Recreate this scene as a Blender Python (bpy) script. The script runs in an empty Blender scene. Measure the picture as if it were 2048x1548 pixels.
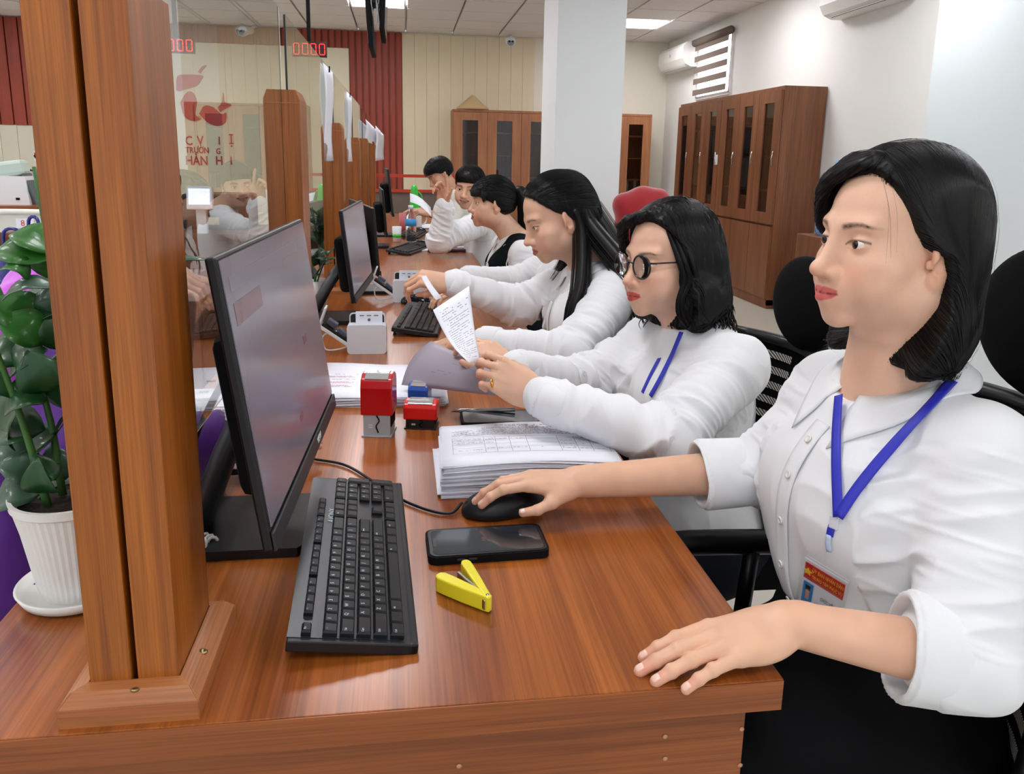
import bpy, bmesh, math, random
import numpy as np
from mathutils import Vector, Matrix
random.seed(7); RNG = np.random.default_rng(11)
SC = bpy.context.scene; COL = SC.collection
DESK = .75
# ---------------------------------------------------------------- camera
FPX, CXP, CYP = 1560., 1024., 645.
_yaw, _pit, _rol = [math.radians(a) for a in (8.1, 11.85, 1.1)]
_f = np.array([math.sin(_yaw)*math.cos(_pit), math.cos(_yaw)*math.cos(_pit), -math.sin(_pit)])
_r0 = np.array([math.cos(_yaw), -math.sin(_yaw), 0]); _u0 = np.cross(_r0, _f)
_r = _r0*math.cos(_rol)+_u0*math.sin(_rol); _u = -_r0*math.sin(_rol)+_u0*math.cos(_rol)
CAMPOS = np.array([0, 0, DESK+.54])
cam_d = bpy.data.cameras.new('camera'); cam = bpy.data.objects.new('camera', cam_d); COL.objects.link(cam)
cam_d.sensor_fit = 'HORIZONTAL'; cam_d.sensor_width = 36; cam_d.lens = 36*FPX/2048
cam_d.shift_y = -(774-CYP)/2048; cam_d.clip_start = .02
cam.matrix_world = Matrix(((_r[0], _u[0], -_f[0], CAMPOS[0]), (_r[1], _u[1], -_f[1], CAMPOS[1]), (_r[2], _u[2], -_f[2], CAMPOS[2]), (0, 0, 0, 1)))
SC.camera = cam
def ray(px, py): return _f+_r*(px-CXP)/FPX-_u*(py-CYP)/FPX
def onz(px, py, z=DESK): d = ray(px, py); return CAMPOS+d*(z-CAMPOS[2])/d[2]
def onx(px, py, x): d = ray(px, py); return CAMPOS+d*(x/d[0])
def ony(px, py, y): d = ray(px, py); return CAMPOS+d*(y/d[1])
def atd(px, py, dd): return CAMPOS+ray(px, py)*dd
# ---------------------------------------------------------------- exposure, world, lamps
SC.view_settings.view_transform = 'Standard'; SC.view_settings.look = 'None'
SC.view_settings.gamma = 1; SC.view_settings.use_curve_mapping = False
SC.view_settings.exposure = 0.24
world = bpy.data.worlds.new('world'); SC.world = world; world.use_nodes = True
world.node_tree.nodes['Background'].inputs[0].default_value = (.86, .93, 1, 1)
world.node_tree.nodes['Background'].inputs[1].default_value = .9
# ---------------------------------------------------------------- materials
def srgb(h):
    h = h.lstrip('#'); c = [int(h[i:i+2], 16)/255 for i in (0, 2, 4)]
    return tuple((v/12.92 if v <= .04045 else ((v+.055)/1.055)**2.4) for v in c)+(1,)
MATS = {}
def mat(name, col, rough=.5, metal=0, spec=.5, emit=None, es=1, trans=0, ior=1.45, bump=None, alpha=1, coat=0, vary=0, vscale=8, sheen=0):
    if name in MATS: return MATS[name]
    m = bpy.data.materials.new(name); m.use_nodes = True; nt = m.node_tree; b = nt.nodes['Principled BSDF']
    c = srgb(col) if isinstance(col, str) else col
    b.inputs['Base Color'].default_value = c
    b.inputs['Roughness'].default_value = rough; b.inputs['Metallic'].default_value = metal
    b.inputs['Specular IOR Level'].default_value = spec; b.inputs['IOR'].default_value = ior
    b.inputs['Transmission Weight'].default_value = trans; b.inputs['Alpha'].default_value = alpha
    b.inputs['Coat Weight'].default_value = coat; b.inputs['Coat Roughness'].default_value = .1
    b.inputs['Sheen Weight'].default_value = sheen
    if emit: b.inputs['Emission Color'].default_value = srgb(emit); b.inputs['Emission Strength'].default_value = es
    tc = nt.nodes.new('ShaderNodeTexCoord')
    if vary:
        n = nt.nodes.new('ShaderNodeTexNoise'); n.inputs['Scale'].default_value = vscale; n.inputs['Detail'].default_value = 5
        mx = nt.nodes.new('ShaderNodeMix'); mx.data_type = 'RGBA'; mx.blend_type = 'MIX'
        mx.inputs[6].default_value = tuple(v*(1-vary) for v in c[:3])+(1,); mx.inputs[7].default_value = tuple(min(1, v*(1+vary)) for v in c[:3])+(1,)
        nt.links.new(tc.outputs['Object'], n.inputs['Vector']); nt.links.new(n.outputs[0], mx.inputs[0]); nt.links.new(mx.outputs[2], b.inputs['Base Color'])
    if bump:
        sc, st, dist = bump
        n = nt.nodes.new('ShaderNodeTexNoise'); n.inputs['Scale'].default_value = sc; n.inputs['Detail'].default_value = 6
        bp = nt.nodes.new('ShaderNodeBump'); bp.inputs['Strength'].default_value = st; bp.inputs['Distance'].default_value = dist
        nt.links.new(tc.outputs['Object'], n.inputs['Vector']); nt.links.new(n.outputs[0], bp.inputs['Height']); nt.links.new(bp.outputs[0], b.inputs['Normal'])
    MATS[name] = m; return m
def attr_mat(name, rough=.5, spec=.5, sss=0, bump=None, sheen=0, coat=0):
    """principled whose base colour is the mesh colour attribute 'tint' (skin, lips, brows; printed cloth)"""
    m = mat(name, (1, 1, 1, 1), rough, spec=spec, bump=bump, sheen=sheen, coat=coat); nt = m.node_tree; b = nt.nodes['Principled BSDF']
    a = nt.nodes.new('ShaderNodeAttribute'); a.attribute_name = 'tint'; nt.links.new(a.outputs['Color'], b.inputs['Base Color'])
    if sss:
        b.inputs['Subsurface Weight'].default_value = sss; b.inputs['Subsurface Radius'].default_value = (1, .35, .2); b.inputs['Subsurface Scale'].default_value = .006
    return m
def wood(name, dark, light, axis='Y', scale=1., rough=.32, coat=.15, grain=60, bandw=7, off=0):
    """long straight grain along one axis with broad plank-like colour bands"""
    if name in MATS: return MATS[name]
    m = bpy.data.materials.new(name); m.use_nodes = True; nt = m.node_tree; b = nt.nodes['Principled BSDF']; N = nt.nodes.new; L = nt.links.new
    tc = N('ShaderNodeTexCoord')
    def mp(sx, stretch):
        q = N('ShaderNodeMapping'); s = [sx*scale]*3; s['XYZ'.index(axis)] = sx*scale*stretch; q.inputs['Scale'].default_value = s
        q.inputs['Location'].default_value = (off, off*2, off*3); L(tc.outputs['Object'], q.inputs[0]); return q
    n1 = N('ShaderNodeTexNoise'); n1.inputs['Scale'].default_value = 1; n1.inputs['Detail'].default_value = 8; n1.inputs['Roughness'].default_value = .65; n1.inputs['Distortion'].default_value = .3; L(mp(grain, .02).outputs[0], n1.inputs['Vector'])
    n2 = N('ShaderNodeTexNoise'); n2.inputs['Scale'].default_value = 1; n2.inputs['Detail'].default_value = 3; n2.inputs['Distortion'].default_value = .8; L(mp(bandw, .09).outputs[0], n2.inputs['Vector'])
    n3 = N('ShaderNodeTexNoise'); n3.inputs['Scale'].default_value = 1; n3.inputs['Detail'].default_value = 2; L(mp(grain*5, .015).outputs[0], n3.inputs['Vector'])
    r2 = N('ShaderNodeMapRange'); r2.inputs[1].default_value = .35; r2.inputs[2].default_value = .65; L(n2.outputs[0], r2.inputs[0])
    a1 = N('ShaderNodeMath'); a1.operation = 'MULTIPLY_ADD'; L(r2.outputs[0], a1.inputs[0]); a1.inputs[1].default_value = .5
    r1 = N('ShaderNodeMapRange'); r1.inputs[1].default_value = .3; r1.inputs[2].default_value = .7; L(n1.outputs[0], r1.inputs[0])
    h1 = N('ShaderNodeMath'); h1.operation = 'MULTIPLY'; L(r1.outputs[0], h1.inputs[0]); h1.inputs[1].default_value = .5; L(h1.outputs[0], a1.inputs[2])
    mx = N('ShaderNodeMix'); mx.data_type = 'RGBA'; mx.inputs[6].default_value = srgb(dark); mx.inputs[7].default_value = srgb(light); L(a1.outputs[0], mx.inputs[0])
    m2 = N('ShaderNodeMix'); m2.data_type = 'RGBA'; m2.blend_type = 'MULTIPLY'; m2.inputs[0].default_value = .55
    r3 = N('ShaderNodeMapRange'); r3.inputs[1].default_value = .3; r3.inputs[2].default_value = .6; r3.inputs[3].default_value = .45; L(n3.outputs[0], r3.inputs[0])
    L(mx.outputs[2], m2.inputs[6]); L(r3.outputs[0], m2.inputs[7]); L(m2.outputs[2], b.inputs['Base Color'])
    b.inputs['Roughness'].default_value = rough; b.inputs['Coat Weight'].default_value = coat; b.inputs['Coat Roughness'].default_value = .18
    bp = N('ShaderNodeBump'); bp.inputs['Strength'].default_value = .15; bp.inputs['Distance'].default_value = .0006; L(n1.outputs[0], bp.inputs['Height']); L(bp.outputs[0], b.inputs['Normal'])
    MATS[name] = m; return m
# ---------------------------------------------------------------- objects
def finish(o, parent, label, cat, group, kind):
    COL.objects.link(o)
    if parent is not None: o.parent = parent
    if label: o['label'] = label
    if cat: o['category'] = cat
    if group: o['group'] = group
    if kind: o['kind'] = kind
    return o
def thing(name, label, cat, loc=(0, 0, 0), rotz=0, group=None, kind=None):
    o = bpy.data.objects.new(name, None); o.empty_display_size = .05
    o.location = loc; o.rotation_euler = (0, 0, rotz)
    return finish(o, None, label, cat, group, kind)
def tag(o, label, cat, group=None):
    o['label'] = label; o['category'] = cat
    if group: o['group'] = group
    return o
class MB:
    """collects shapes for ONE mesh object; slot = material index"""
    def __init__(s): s.v = []; s.f = []; s.m = []; s.cur = 0; s.sm = []
    def raw(s, V, F, smooth=False):
        n = len(s.v); s.v += [tuple(map(float, p)) for p in V]; s.f += [tuple(i+n for i in q) for q in F]; s.m += [s.cur]*len(F); s.sm += [smooth]*len(F); return s
    def box(s, c, d, rot=None, bev=0):
        x, y, z = [q/2 for q in d]; c = np.array(c, float)
        if bev:
            b = min(bev, x*.99, y*.99, z*.99); V = []; F = []
            bm = bmesh.new(); bmesh.ops.create_cube(bm, size=1)
            for q in bm.verts: q.co = Vector((q.co.x*2*x, q.co.y*2*y, q.co.z*2*z))
            bmesh.ops.bevel(bm, geom=bm.edges[:]+bm.verts[:], offset=b, segments=2, affect='EDGES', profile=.5, clamp_overlap=True)
            bm.verts.index_update(); V = np.array([q.co[:] for q in bm.verts]); F = [tuple(q.index for q in f.verts) for f in bm.faces]; bm.free()
        else:
            V = np.array([(i, j, k) for i in (-x, x) for j in (-y, y) for k in (-z, z)])
            F = [(0, 1, 3, 2), (4, 6, 7, 5), (0, 4, 5, 1), (2, 3, 7, 6), (0, 2, 6, 4), (1, 5, 7, 3)]
        if rot is not None: V = V@np.array(rot).T
        return s.raw(V+c, F)
    def prism(s, poly, a, b, axis=2, rot=None, c=(0, 0, 0)):
        """polygon extruded along an axis from a to b"""
        n = len(poly); V = []
        for h in (a, b):
            for p in poly: q = list(p); q.insert(axis, h); V.append(q)
        F = [tuple(range(n))[::-1], tuple(range(n, 2*n))]+[(i, (i+1) % n, n+(i+1) % n, n+i) for i in range(n)]
        V = np.array(V, float)
        if rot is not None: V = V@np.array(rot).T
        return s.raw(V+np.array(c), F)
    def tube(s, pts, r, n=8, cap=True, flat=None, smooth=True):
        P = np.array(pts, float); m = len(P); R = np.broadcast_to(np.array(r, float), (m,))
        T = np.gradient(P, axis=0); T /= np.linalg.norm(T, axis=1)[:, None]+1e-12
        up = np.array([0, 0, 1.]) if abs(T[0, 2]) < .9 else np.array([1., 0, 0]); V = []
        nrm = np.cross(T[0], up); nrm /= np.linalg.norm(nrm)
        for i in range(m):
            nrm = nrm-T[i]*(nrm@T[i]); nrm /= np.linalg.norm(nrm)+1e-12; bi = np.cross(T[i], nrm)
            for k in range(n):
                a = 2*math.pi*k/n; V.append(P[i]+R[i]*(math.cos(a)*nrm+(flat or 1)*math.sin(a)*bi))
        F = [(i*n+k, i*n+(k+1) % n, (i+1)*n+(k+1) % n, (i+1)*n+k) for i in range(m-1) for k in range(n)]
        if cap: F += [tuple(range(n))[::-1], tuple(range((m-1)*n, m*n))]
        return s.raw(V, F, smooth)
    def lathe(s, prof, c=(0, 0, 0), n=24, rot=None, smooth=True, arc=None):
        V = []; m = len(prof)
        for r, z in prof:
            for k in range(n): a = 2*math.pi*k/n; V.append((r*math.cos(a), r*math.sin(a), z))
        F = [(i*n+k, i*n+(k+1) % n, (i+1)*n+(k+1) % n, (i+1)*n+k) for i in range(m-1) for k in range(n)]
        if prof[0][0] > 1e-6: F.append(tuple(range(n))[::-1])
        if prof[-1][0] > 1e-6: F.append(tuple(range((m-1)*n, m*n)))
        V = np.array(V)
        if rot is not None: V = V@np.array(rot).T
        return s.raw(V+np.array(c), F, smooth)
    def grid(s, G, thick=0, smooth=True):
        """G: (n,m,3) array of points -> sheet, optionally thickened along its normals"""
        G = np.array(G, float); n, m = G.shape[:2]
        if not thick:
            F = [(i*m+j, i*m+j+1, (i+1)*m+j+1, (i+1)*m+j) for i in range(n-1) for j in range(m-1)]
            return s.raw(G.reshape(-1, 3), F, smooth)
        du = np.gradient(G, axis=0); dv = np.gradient(G, axis=1); N = np.cross(du, dv); N /= np.linalg.norm(N, axis=2)[..., None]+1e-12
        V = np.concatenate([(G+N*thick/2).reshape(-1, 3), (G-N*thick/2).reshape(-1, 3)]); o = n*m
        F = [(i*m+j, i*m+j+1, (i+1)*m+j+1, (i+1)*m+j)[::-1] for i in range(n-1) for j in range(m-1)]
        F += [(o+i*m+j, o+i*m+j+1, o+(i+1)*m+j+1, o+(i+1)*m+j) for i in range(n-1) for j in range(m-1)]
        ring = [j for j in range(m)]+[i*m+m-1 for i in range(1, n)]+[(n-1)*m+j for j in range(m-2, -1, -1)]+[i*m for i in range(n-2, 0, -1)]
        F += [(ring[k], ring[(k+1) % len(ring)], o+ring[(k+1) % len(ring)], o+ring[k]) for k in range(len(ring))]
        return s.raw(V, F, smooth)
    def build(s, name, m, parent=None, label=None, cat=None, group=None, kind=None, loc=None, rot=None, auto=False):
        me = bpy.data.meshes.new(name); me.from_pydata(s.v, [], s.f)
        for q in (m if isinstance(m, (list, tuple)) else [m]): me.materials.append(q)
        me.polygons.foreach_set('material_index', s.m); me.polygons.foreach_set('use_smooth', [True]*len(s.f) if auto else s.sm)
        me.update(); o = bpy.data.objects.new(name, me)
        if auto:
            try: me.set_sharp_from_angle(angle=math.radians(35))
            except Exception: pass
        if loc is not None: o.location = loc
        if rot is not None: o.rotation_euler = rot
        return finish(o, parent, label, cat, group, kind)
def copy_tree(o, parent=None):
    c = o.copy(); COL.objects.link(c); c.parent = parent
    for ch in list(o.children): copy_tree(ch, c)
    return c
def text_mesh(txt, size, m, name, parent, loc, rotm, label=None, align='CENTER', depth=.0004, kind=None, xs=1.0, bold=0):
    """lettering as thin real geometry; rotm = 3x3 (columns: text right, text up, text normal)"""
    cu = bpy.data.curves.new(name, 'FONT'); cu.body = txt; cu.size = size; cu.align_x = align; cu.align_y = 'CENTER'; cu.extrude = depth; cu.resolution_u = 2; cu.offset = bold
    tmp = bpy.data.objects.new('t', cu); COL.objects.link(tmp)
    dg = bpy.context.evaluated_depsgraph_get(); me = bpy.data.meshes.new_from_object(tmp.evaluated_get(dg)); bpy.data.objects.remove(tmp)
    n = len(me.vertices); co = np.empty(n*3); me.vertices.foreach_get('co', co); co = co.reshape(-1, 3); co[:, 0] *= xs
    co = co@np.array(rotm).T+np.array(loc); me.vertices.foreach_set('co', co.ravel()); me.materials.clear(); me.materials.append(m); me.update()
    o = bpy.data.objects.new(name, me); return finish(o, parent, label, None, None, kind)
def rotm(rx=0, ry=0, rz=0): return np.array(Matrix.Rotation(rz, 3, 'Z')@Matrix.Rotation(ry, 3, 'Y')@Matrix.Rotation(rx, 3, 'X'))
def unit(v): v = np.array(v, float); return v/np.linalg.norm(v)
def frame(x, up):
    """rotation whose columns are x, y=up×x, z"""
    x = unit(x); z = np.array(up, float); z = unit(z-x*(z@x)); return np.stack([x, np.cross(z, x), z], 1)
def spline(pts, n):
    P = np.array(pts, float); m = len(P); Q = np.vstack([2*P[0]-P[1], P, 2*P[-1]-P[-2]]); out = []
    for t in np.linspace(0, m-1-1e-9, n):
        i = int(t); f = t-i; a, b, c, d = Q[i:i+4]
        out.append(.5*((2*b)+(-a+c)*f+(2*a-5*b+4*c-d)*f*f+(-a+3*b-3*c+d)*f**3))
    return np.array(out)
# ---------------------------------------------------------------- numeric noise
_H = np.random.default_rng(5).random(4096).astype(np.float32)
def vnoise(P):
    P = np.asarray(P, float); i = np.floor(P).astype(np.int64); f = P-i; f = f*f*(3-2*f); r = 0
    for dx in (0, 1):
        for dy in (0, 1):
            for dz in (0, 1):
                h = _H[((i[:, 0]+dx)*73+(i[:, 1]+dy)*179+(i[:, 2]+dz)*283) & 4095]
                r = r+h*(f[:, 0] if dx else 1-f[:, 0])*(f[:, 1] if dy else 1-f[:, 1])*(f[:, 2] if dz else 1-f[:, 2])
    return r*2-1
# ---------------------------------------------------------------- smooth implicit bodies -> one continuous mesh
def smin(a, b, k):
    h = np.maximum(k-np.abs(a-b), 0)/k; return np.minimum(a, b)-h*h*k*.25
class Solid:
    def __init__(s): s.ops = []; s.T(np.eye(3), np.zeros(3), 1.)
    def T(s, R, O, sc): s.R = np.array(R, float); s.O = np.array(O, float); s.s = sc; return s
    def _add(s, fn, lo, hi, k, mode, local=True):
        R, O, sc = s.R.copy(), s.O.copy(), s.s
        cs = np.array([(x, y, z) for x in (lo[0], hi[0]) for y in (lo[1], hi[1]) for z in (lo[2], hi[2])], float)@R.T*sc+O
        s.ops.append((lambda P: fn(((P-O)@R)/sc)*sc, cs.min(0), cs.max(0), k*sc, mode)); return s
    def ell(s, c, r, k=1., mode='u', rot=None):
        c = np.array(c, float); r = np.array(r, float); m = r.max()*1.05 if rot is not None else r
        def fn(P):
            q = P-c
            if rot is not None: q = q@rot
            k0 = np.sqrt(((q/r)**2).sum(1)); k1 = np.sqrt(((q/r**2)**2).sum(1))+1e-9
            return k0*(k0-1)/k1
        return s._add(fn, c-m, c+m, k, mode)
    def cap(s, a, b, ra, rb, k=1., mode='u', flat=None):
        """tapered capsule; flat=(normal, factor) squeezes it along normal"""
        a = np.array(a, float); b = np.array(b, float); ab = b-a; L = ab@ab+1e-12; m = max(ra, rb)
        def fn(P):
            t = np.clip((P-a)@ab/L, 0, 1); q = P-(a+t[:, None]*ab)
            if flat is not None:
                n, fz = flat; dn = q@n; q = q+np.outer(dn*(1/fz-1), n); return (np.sqrt((q*q).sum(1))-(ra+(rb-ra)*t))*min(1, fz*1.15)
            return np.sqrt((q*q).sum(1))-(ra+(rb-ra)*t)
        return s._add(fn, np.minimum(a, b)-m, np.maximum(a, b)+m, k, mode)
    def poly(s, pts, r, k, mode='u'):
        P = np.array(pts, float)
        def fn(X):
            d = np.full(len(X), 1e9)
            for a, b in zip(P[:-1], P[1:]):
                ab = b-a; t = np.clip((X-a)@ab/(ab@ab), 0, 1); d = np.minimum(d, np.linalg.norm(X-a-t[:, None]*ab, axis=1))
            return d-r
        return s._add(fn, P.min(0)-r, P.max(0)+r, k, mode)
    def cyl(s, a, b, ra, rb, k=.002, mode='u', flat=None):
        """flat-ended tapered cylinder"""
        a = np.array(a, float); b = np.array(b, float); ab = b-a; L = np.linalg.norm(ab); u = ab/L; m = max(ra, rb)
        def fn(P):
            t = (P-a)@u; q = P-a-np.outer(t, u)
            if flat is not None: q = q+np.outer((q@flat[0])*(1/flat[1]-1), flat[0])
            return np.maximum(np.linalg.norm(q, axis=1)-(ra+(rb-ra)*np.clip(t/L, 0, 1)), np.maximum(-t, t-L))
        return s._add(fn, np.minimum(a, b)-m, np.maximum(a, b)+m, k, mode)
    def cast(s, px, py, off=.001, d0=.3, d1=9.):
        """where the sight line of a photo pixel first meets this solid"""
        d = ray(px, py); t = d0
        while t < d1:
            v = s.value((CAMPOS+d*t)[None])[0]
            if v < off: break
            t += max(min(v, .05)*.7, .0008)
        return CAMPOS+d*t
    def chain(s, pts, rs, k, **kw):
        for i in range(len(pts)-1): s.cap(pts[i], pts[i+1], rs[i], rs[i+1], k, **kw)
        return s
    def func(s, fn, lo, hi, k=.01, mode='c'): return s._add(fn, lo, hi, k, mode)
    def value(s, P):
        P = np.asarray(P, float); F = np.full(len(P), 1.)
        for fn, lo, hi, k, mode in s.ops:
            m = ((P > lo-k*1.5-.01) & (P < hi+k*1.5+.01)).all(1)
            if m.any(): F[m] = s._comb(F[m], fn(P[m]), k, mode)
        return F
    def _comb(s, F, d, k, mode):
        if mode == 'u': return smin(F, d, k)
        if mode == 's': return -smin(-F, d, k)
        return -smin(-F, -d, k)
    def normal(s, P, e=.0015):
        g = np.stack([s.value(P+np.eye(3)[i]*e)-s.value(P-np.eye(3)[i]*e) for i in range(3)], 1)
        return g/(np.linalg.norm(g, axis=1)[:, None]+1e-9)
    def snap(s, P, off=0, it=4):
        P = np.array(P, float)
        for _ in range(it): P = P-s.normal(P)*(s.value(P)-off)[:, None]*.9
        return P
    def mesh(s, h, lo=None, hi=None):
        if lo is None: lo = np.min([o[1] for o in s.ops if o[4] == 'u'], axis=0)-2*h
        if hi is None: hi = np.max([o[2] for o in s.ops if o[4] == 'u'], axis=0)+2*h
        lo = np.array(lo, float); hi = np.array(hi, float)
        n = np.ceil((hi-lo)/h).astype(int)+1; F = np.full(n, 1., np.float32)
        ax = [lo[i]+h*np.arange(n[i]) for i in range(3)]
        for fn, l, u, k, mode in s.ops:
            i0 = np.clip(np.floor((l-k-2*h-lo)/h).astype(int), 0, n); i1 = np.clip(np.ceil((u+k+2*h-lo)/h).astype(int)+1, 0, n)
            if (i1 <= i0).any(): continue
            sl = tuple(slice(a, b) for a, b in zip(i0, i1)); g = np.stack(np.meshgrid(ax[0][sl[0]], ax[1][sl[1]], ax[2][sl[2]], indexing='ij'), -1)
            sh = g.shape[:3]; F[sl] = s._comb(F[sl], fn(g.reshape(-1, 3)).reshape(sh), k, mode)
        return nets(F, lo, h)
def nets(F, lo, h):
    ins = F < 0; c = np.zeros(tuple(np.array(F.shape)-1), np.int8)
    for i in (0, 1):
        for j in (0, 1):
            for k in (0, 1): c += ins[i:F.shape[0]-1+i, j:F.shape[1]-1+j, k:F.shape[2]-1+k]
    act = np.argwhere((c > 0) & (c < 8)); idx = np.full(c.shape, -1, np.int64); idx[tuple(act.T)] = np.arange(len(act))
    S = np.zeros((len(act), 3)); W = np.zeros(len(act)); O8 = [(i, j, k) for i in (0, 1) for j in (0, 1) for k in (0, 1)]
    for a in O8:
        for d in range(3):
            if a[d]: continue
            b = list(a); b[d] = 1
            va = F[tuple((act+a).T)]; vb = F[tuple((act+b).T)]; m = (va < 0) != (vb < 0)
            t = np.where(m, va/(va-vb+1e-12), 0); p = np.array(a, float)[None].repeat(len(act), 0); p[:, d] += t
            S += p*m[:, None]; W += m
    V = (act+S/W[:, None])*h+lo; Q = []
    for d in range(3):
        e = [0, 0, 0]; e[d] = 1; A = ins[tuple(slice(0, F.shape[i]-e[i]) for i in range(3))]; B = ins[tuple(slice(e[i], None) for i in range(3))]
        x = np.argwhere(A != B); u, w = [(1, 2), (2, 0), (0, 1)][d]
        x = x[(x[:, u] > 0) & (x[:, w] > 0) & (x[:, u] < c.shape[u]) & (x[:, w] < c.shape[w]) & (x[:, d] < c.shape[d])]
        if not len(x): continue
        eu = np.zeros(3, int); eu[u] = 1; ew = np.zeros(3, int); ew[w] = 1
        q = np.stack([idx[tuple((x-eu-ew).T)], idx[tuple((x-ew).T)], idx[tuple(x.T)], idx[tuple((x-eu).T)]], 1)
        fl = ~A[tuple(x.T)]; q[fl] = q[fl][:, ::-1]; Q.append(q)
    Q = np.concatenate(Q); Q = Q[(Q >= 0).all(1)]
    return V, Q
def merge(parts):
    V = []; Q = []; n = 0
    for v, q in parts: V.append(v); Q.append(q+n); n += len(v)
    return np.concatenate(V), np.concatenate(Q)
def mesh_obj(name, V, Q, m, parent=None, tint=None, label=None, cat=None, group=None, kind=None, smooth=True, fmat=None):
    me = bpy.data.meshes.new(name); Q = np.asarray(Q); nf, w = Q.shape
    me.vertices.add(len(V)); me.vertices.foreach_set('co', np.asarray(V, np.float32).ravel())
    me.loops.add(nf*w); me.loops.foreach_set('vertex_index', Q.ravel().astype(np.int32)); me.polygons.add(nf)
    me.polygons.foreach_set('loop_start', np.arange(0, nf*w, w, dtype=np.int32)); me.polygons.foreach_set('loop_total', np.full(nf, w, np.int32))
    me.update(calc_edges=True); me.validate(); me.polygons.foreach_set('use_smooth', [smooth]*len(me.polygons))
    for q in (m if isinstance(m, (list, tuple)) else [m]): me.materials.append(q)
    if fmat is not None: me.polygons.foreach_set('material_index', np.asarray(fmat, np.int32))
    if tint is not None:
        a = me.color_attributes.new('tint', 'FLOAT_COLOR', 'POINT'); a.data.foreach_set('color', np.concatenate([tint, np.ones((len(V), 1))], 1).astype(np.float32).ravel())
    o = bpy.data.objects.new(name, me); return finish(o, parent, label, cat, group, kind)
# ---------------------------------------------------------------- people
SKIN_A = np.array(srgb('#e3b79b')[:3])
def head_solid(S, jaw=1., full=1., nose=1., male=False, smile=0., lip=1., eye=1.):
    """adult head in head space: cm, origin between the eyes' centres and ears, +Y face, +Z up, +X the person's right"""
    e, c = S.ell, S.cap
    e((0, -.7, 3.0), (7.3, 9.0, 8.0), 1)
    e((0, 2.0, -3.2), (6.2*full, 6.5, 7.3), 2.6)
    e((0, 2.6, -6.6), (4.9*jaw, 5.2, 3.7), 2.2)
    e((0, 7.1, -9.3), (2.0*jaw, 1.5, 1.5), 1.8)
    for s in (-1, 1):
        e((s*4.9*jaw, .3, -6.3), (1.4, 2.4, 2.4), 2.4)
        e((s*4.5*full, 5.0, -2.6), (2.1, 2.2, 1.7), 2.2)
        e((s*3.5*full, 5.6, -5.0), (2.3, 2.3, 2.2), 2.2)
        c((s*1.2, 7.9, 2.0), (s*4.2, 6.9, 2.1), .85 if male else .62, .6, 1.6)
    for s in (-1, 1): e((s*3.1, 9.6, -.1), (2.0, 1.5, 1.15), 1.6, 's')
    c((0, 7.9, .9), (0, 9.9, -3.0), .62, .9, 1.7); e((0, 10.35*nose, -3.55), (1.05, 1.0, .9), .9)
    for s in (-1, 1):
        e((s*1.22, 9.0, -3.95), (.78, .95, .72), .7)
        c((s*.62, 9.6, -4.9), (s*.75, 9.2, -4.2), .3, .25, .3, 's')
    e((0, 7.6, -6.4), (2.9, 1.75, 2.3), 1.6)
    w = 1+.25*smile; up = .55*smile
    for s in (-1, 1):
        c((s*.45, 9.2, -5.97), (s*2.1*w, 8.15, -6.35+up), .46, .18, .45)
        c((s*.35, 9.15, -6.98), (s*1.9*w, 8.2, -6.55+up), .55*lip, .22, .5)
    c((-.5, 9.2, -6.98), (.5, 9.2, -6.98), .55*lip, .55*lip, .5)
    if smile > .6:
        c((-2.3, 8.6, -6.1), (2.3, 8.6, -6.1), .5, .5, .3, 's'); c((-1, 9.0, -6.45), (1, 9.0, -6.45), .5, .5, .3, 's')
    else:
        S.poly([(-2.3*w, 8.35, -6.45+up*1.3), (-1.2, 9.25, -6.5), (0, 9.62, -6.42), (1.2, 9.25, -6.5), (2.3*w, 8.35, -6.45+up*1.3)], .06, .3, 's')
    if smile > .6:
        for s in (-1, 1): c((s*2.0, 8.4, -4.2), (s*3.2, 7.2, -6.6), .16, .14, 1., 's')
    for s in (-1, 1):
        # eyeball lids and their almond openings
        e((s*3.15, 6.75, -.1), (1.42, 1.36, 1.32), .35)
        e((s*3.15, 8.3, -.16+(-.05 if smile > .6 else 0)), (1.42, 1.4, (.40 if smile <= .6 else .27)*eye), .12, 's', rot=rotm(0, s*-.10, 0))
        # ear: rim, bowl, lobe
        R = rotm(-.22, 0, s*-.35)
        e((s*7.4, -.7, -1.1), (.72, 1.85, 3.0), .7, rot=R); e((s*7.1, -.2, -3.7), (.55, .9, 1.1), .5)
        e((s*8.1, -.6, -.8), (.45, 1.15, 2.1), .4, 's', rot=R); e((s*7.95, .0, -2.1), (.5, .7, .9), .4, 's')
        e((s*7.2, .9, -2.0), (.3, .3, .5), .5)
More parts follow.
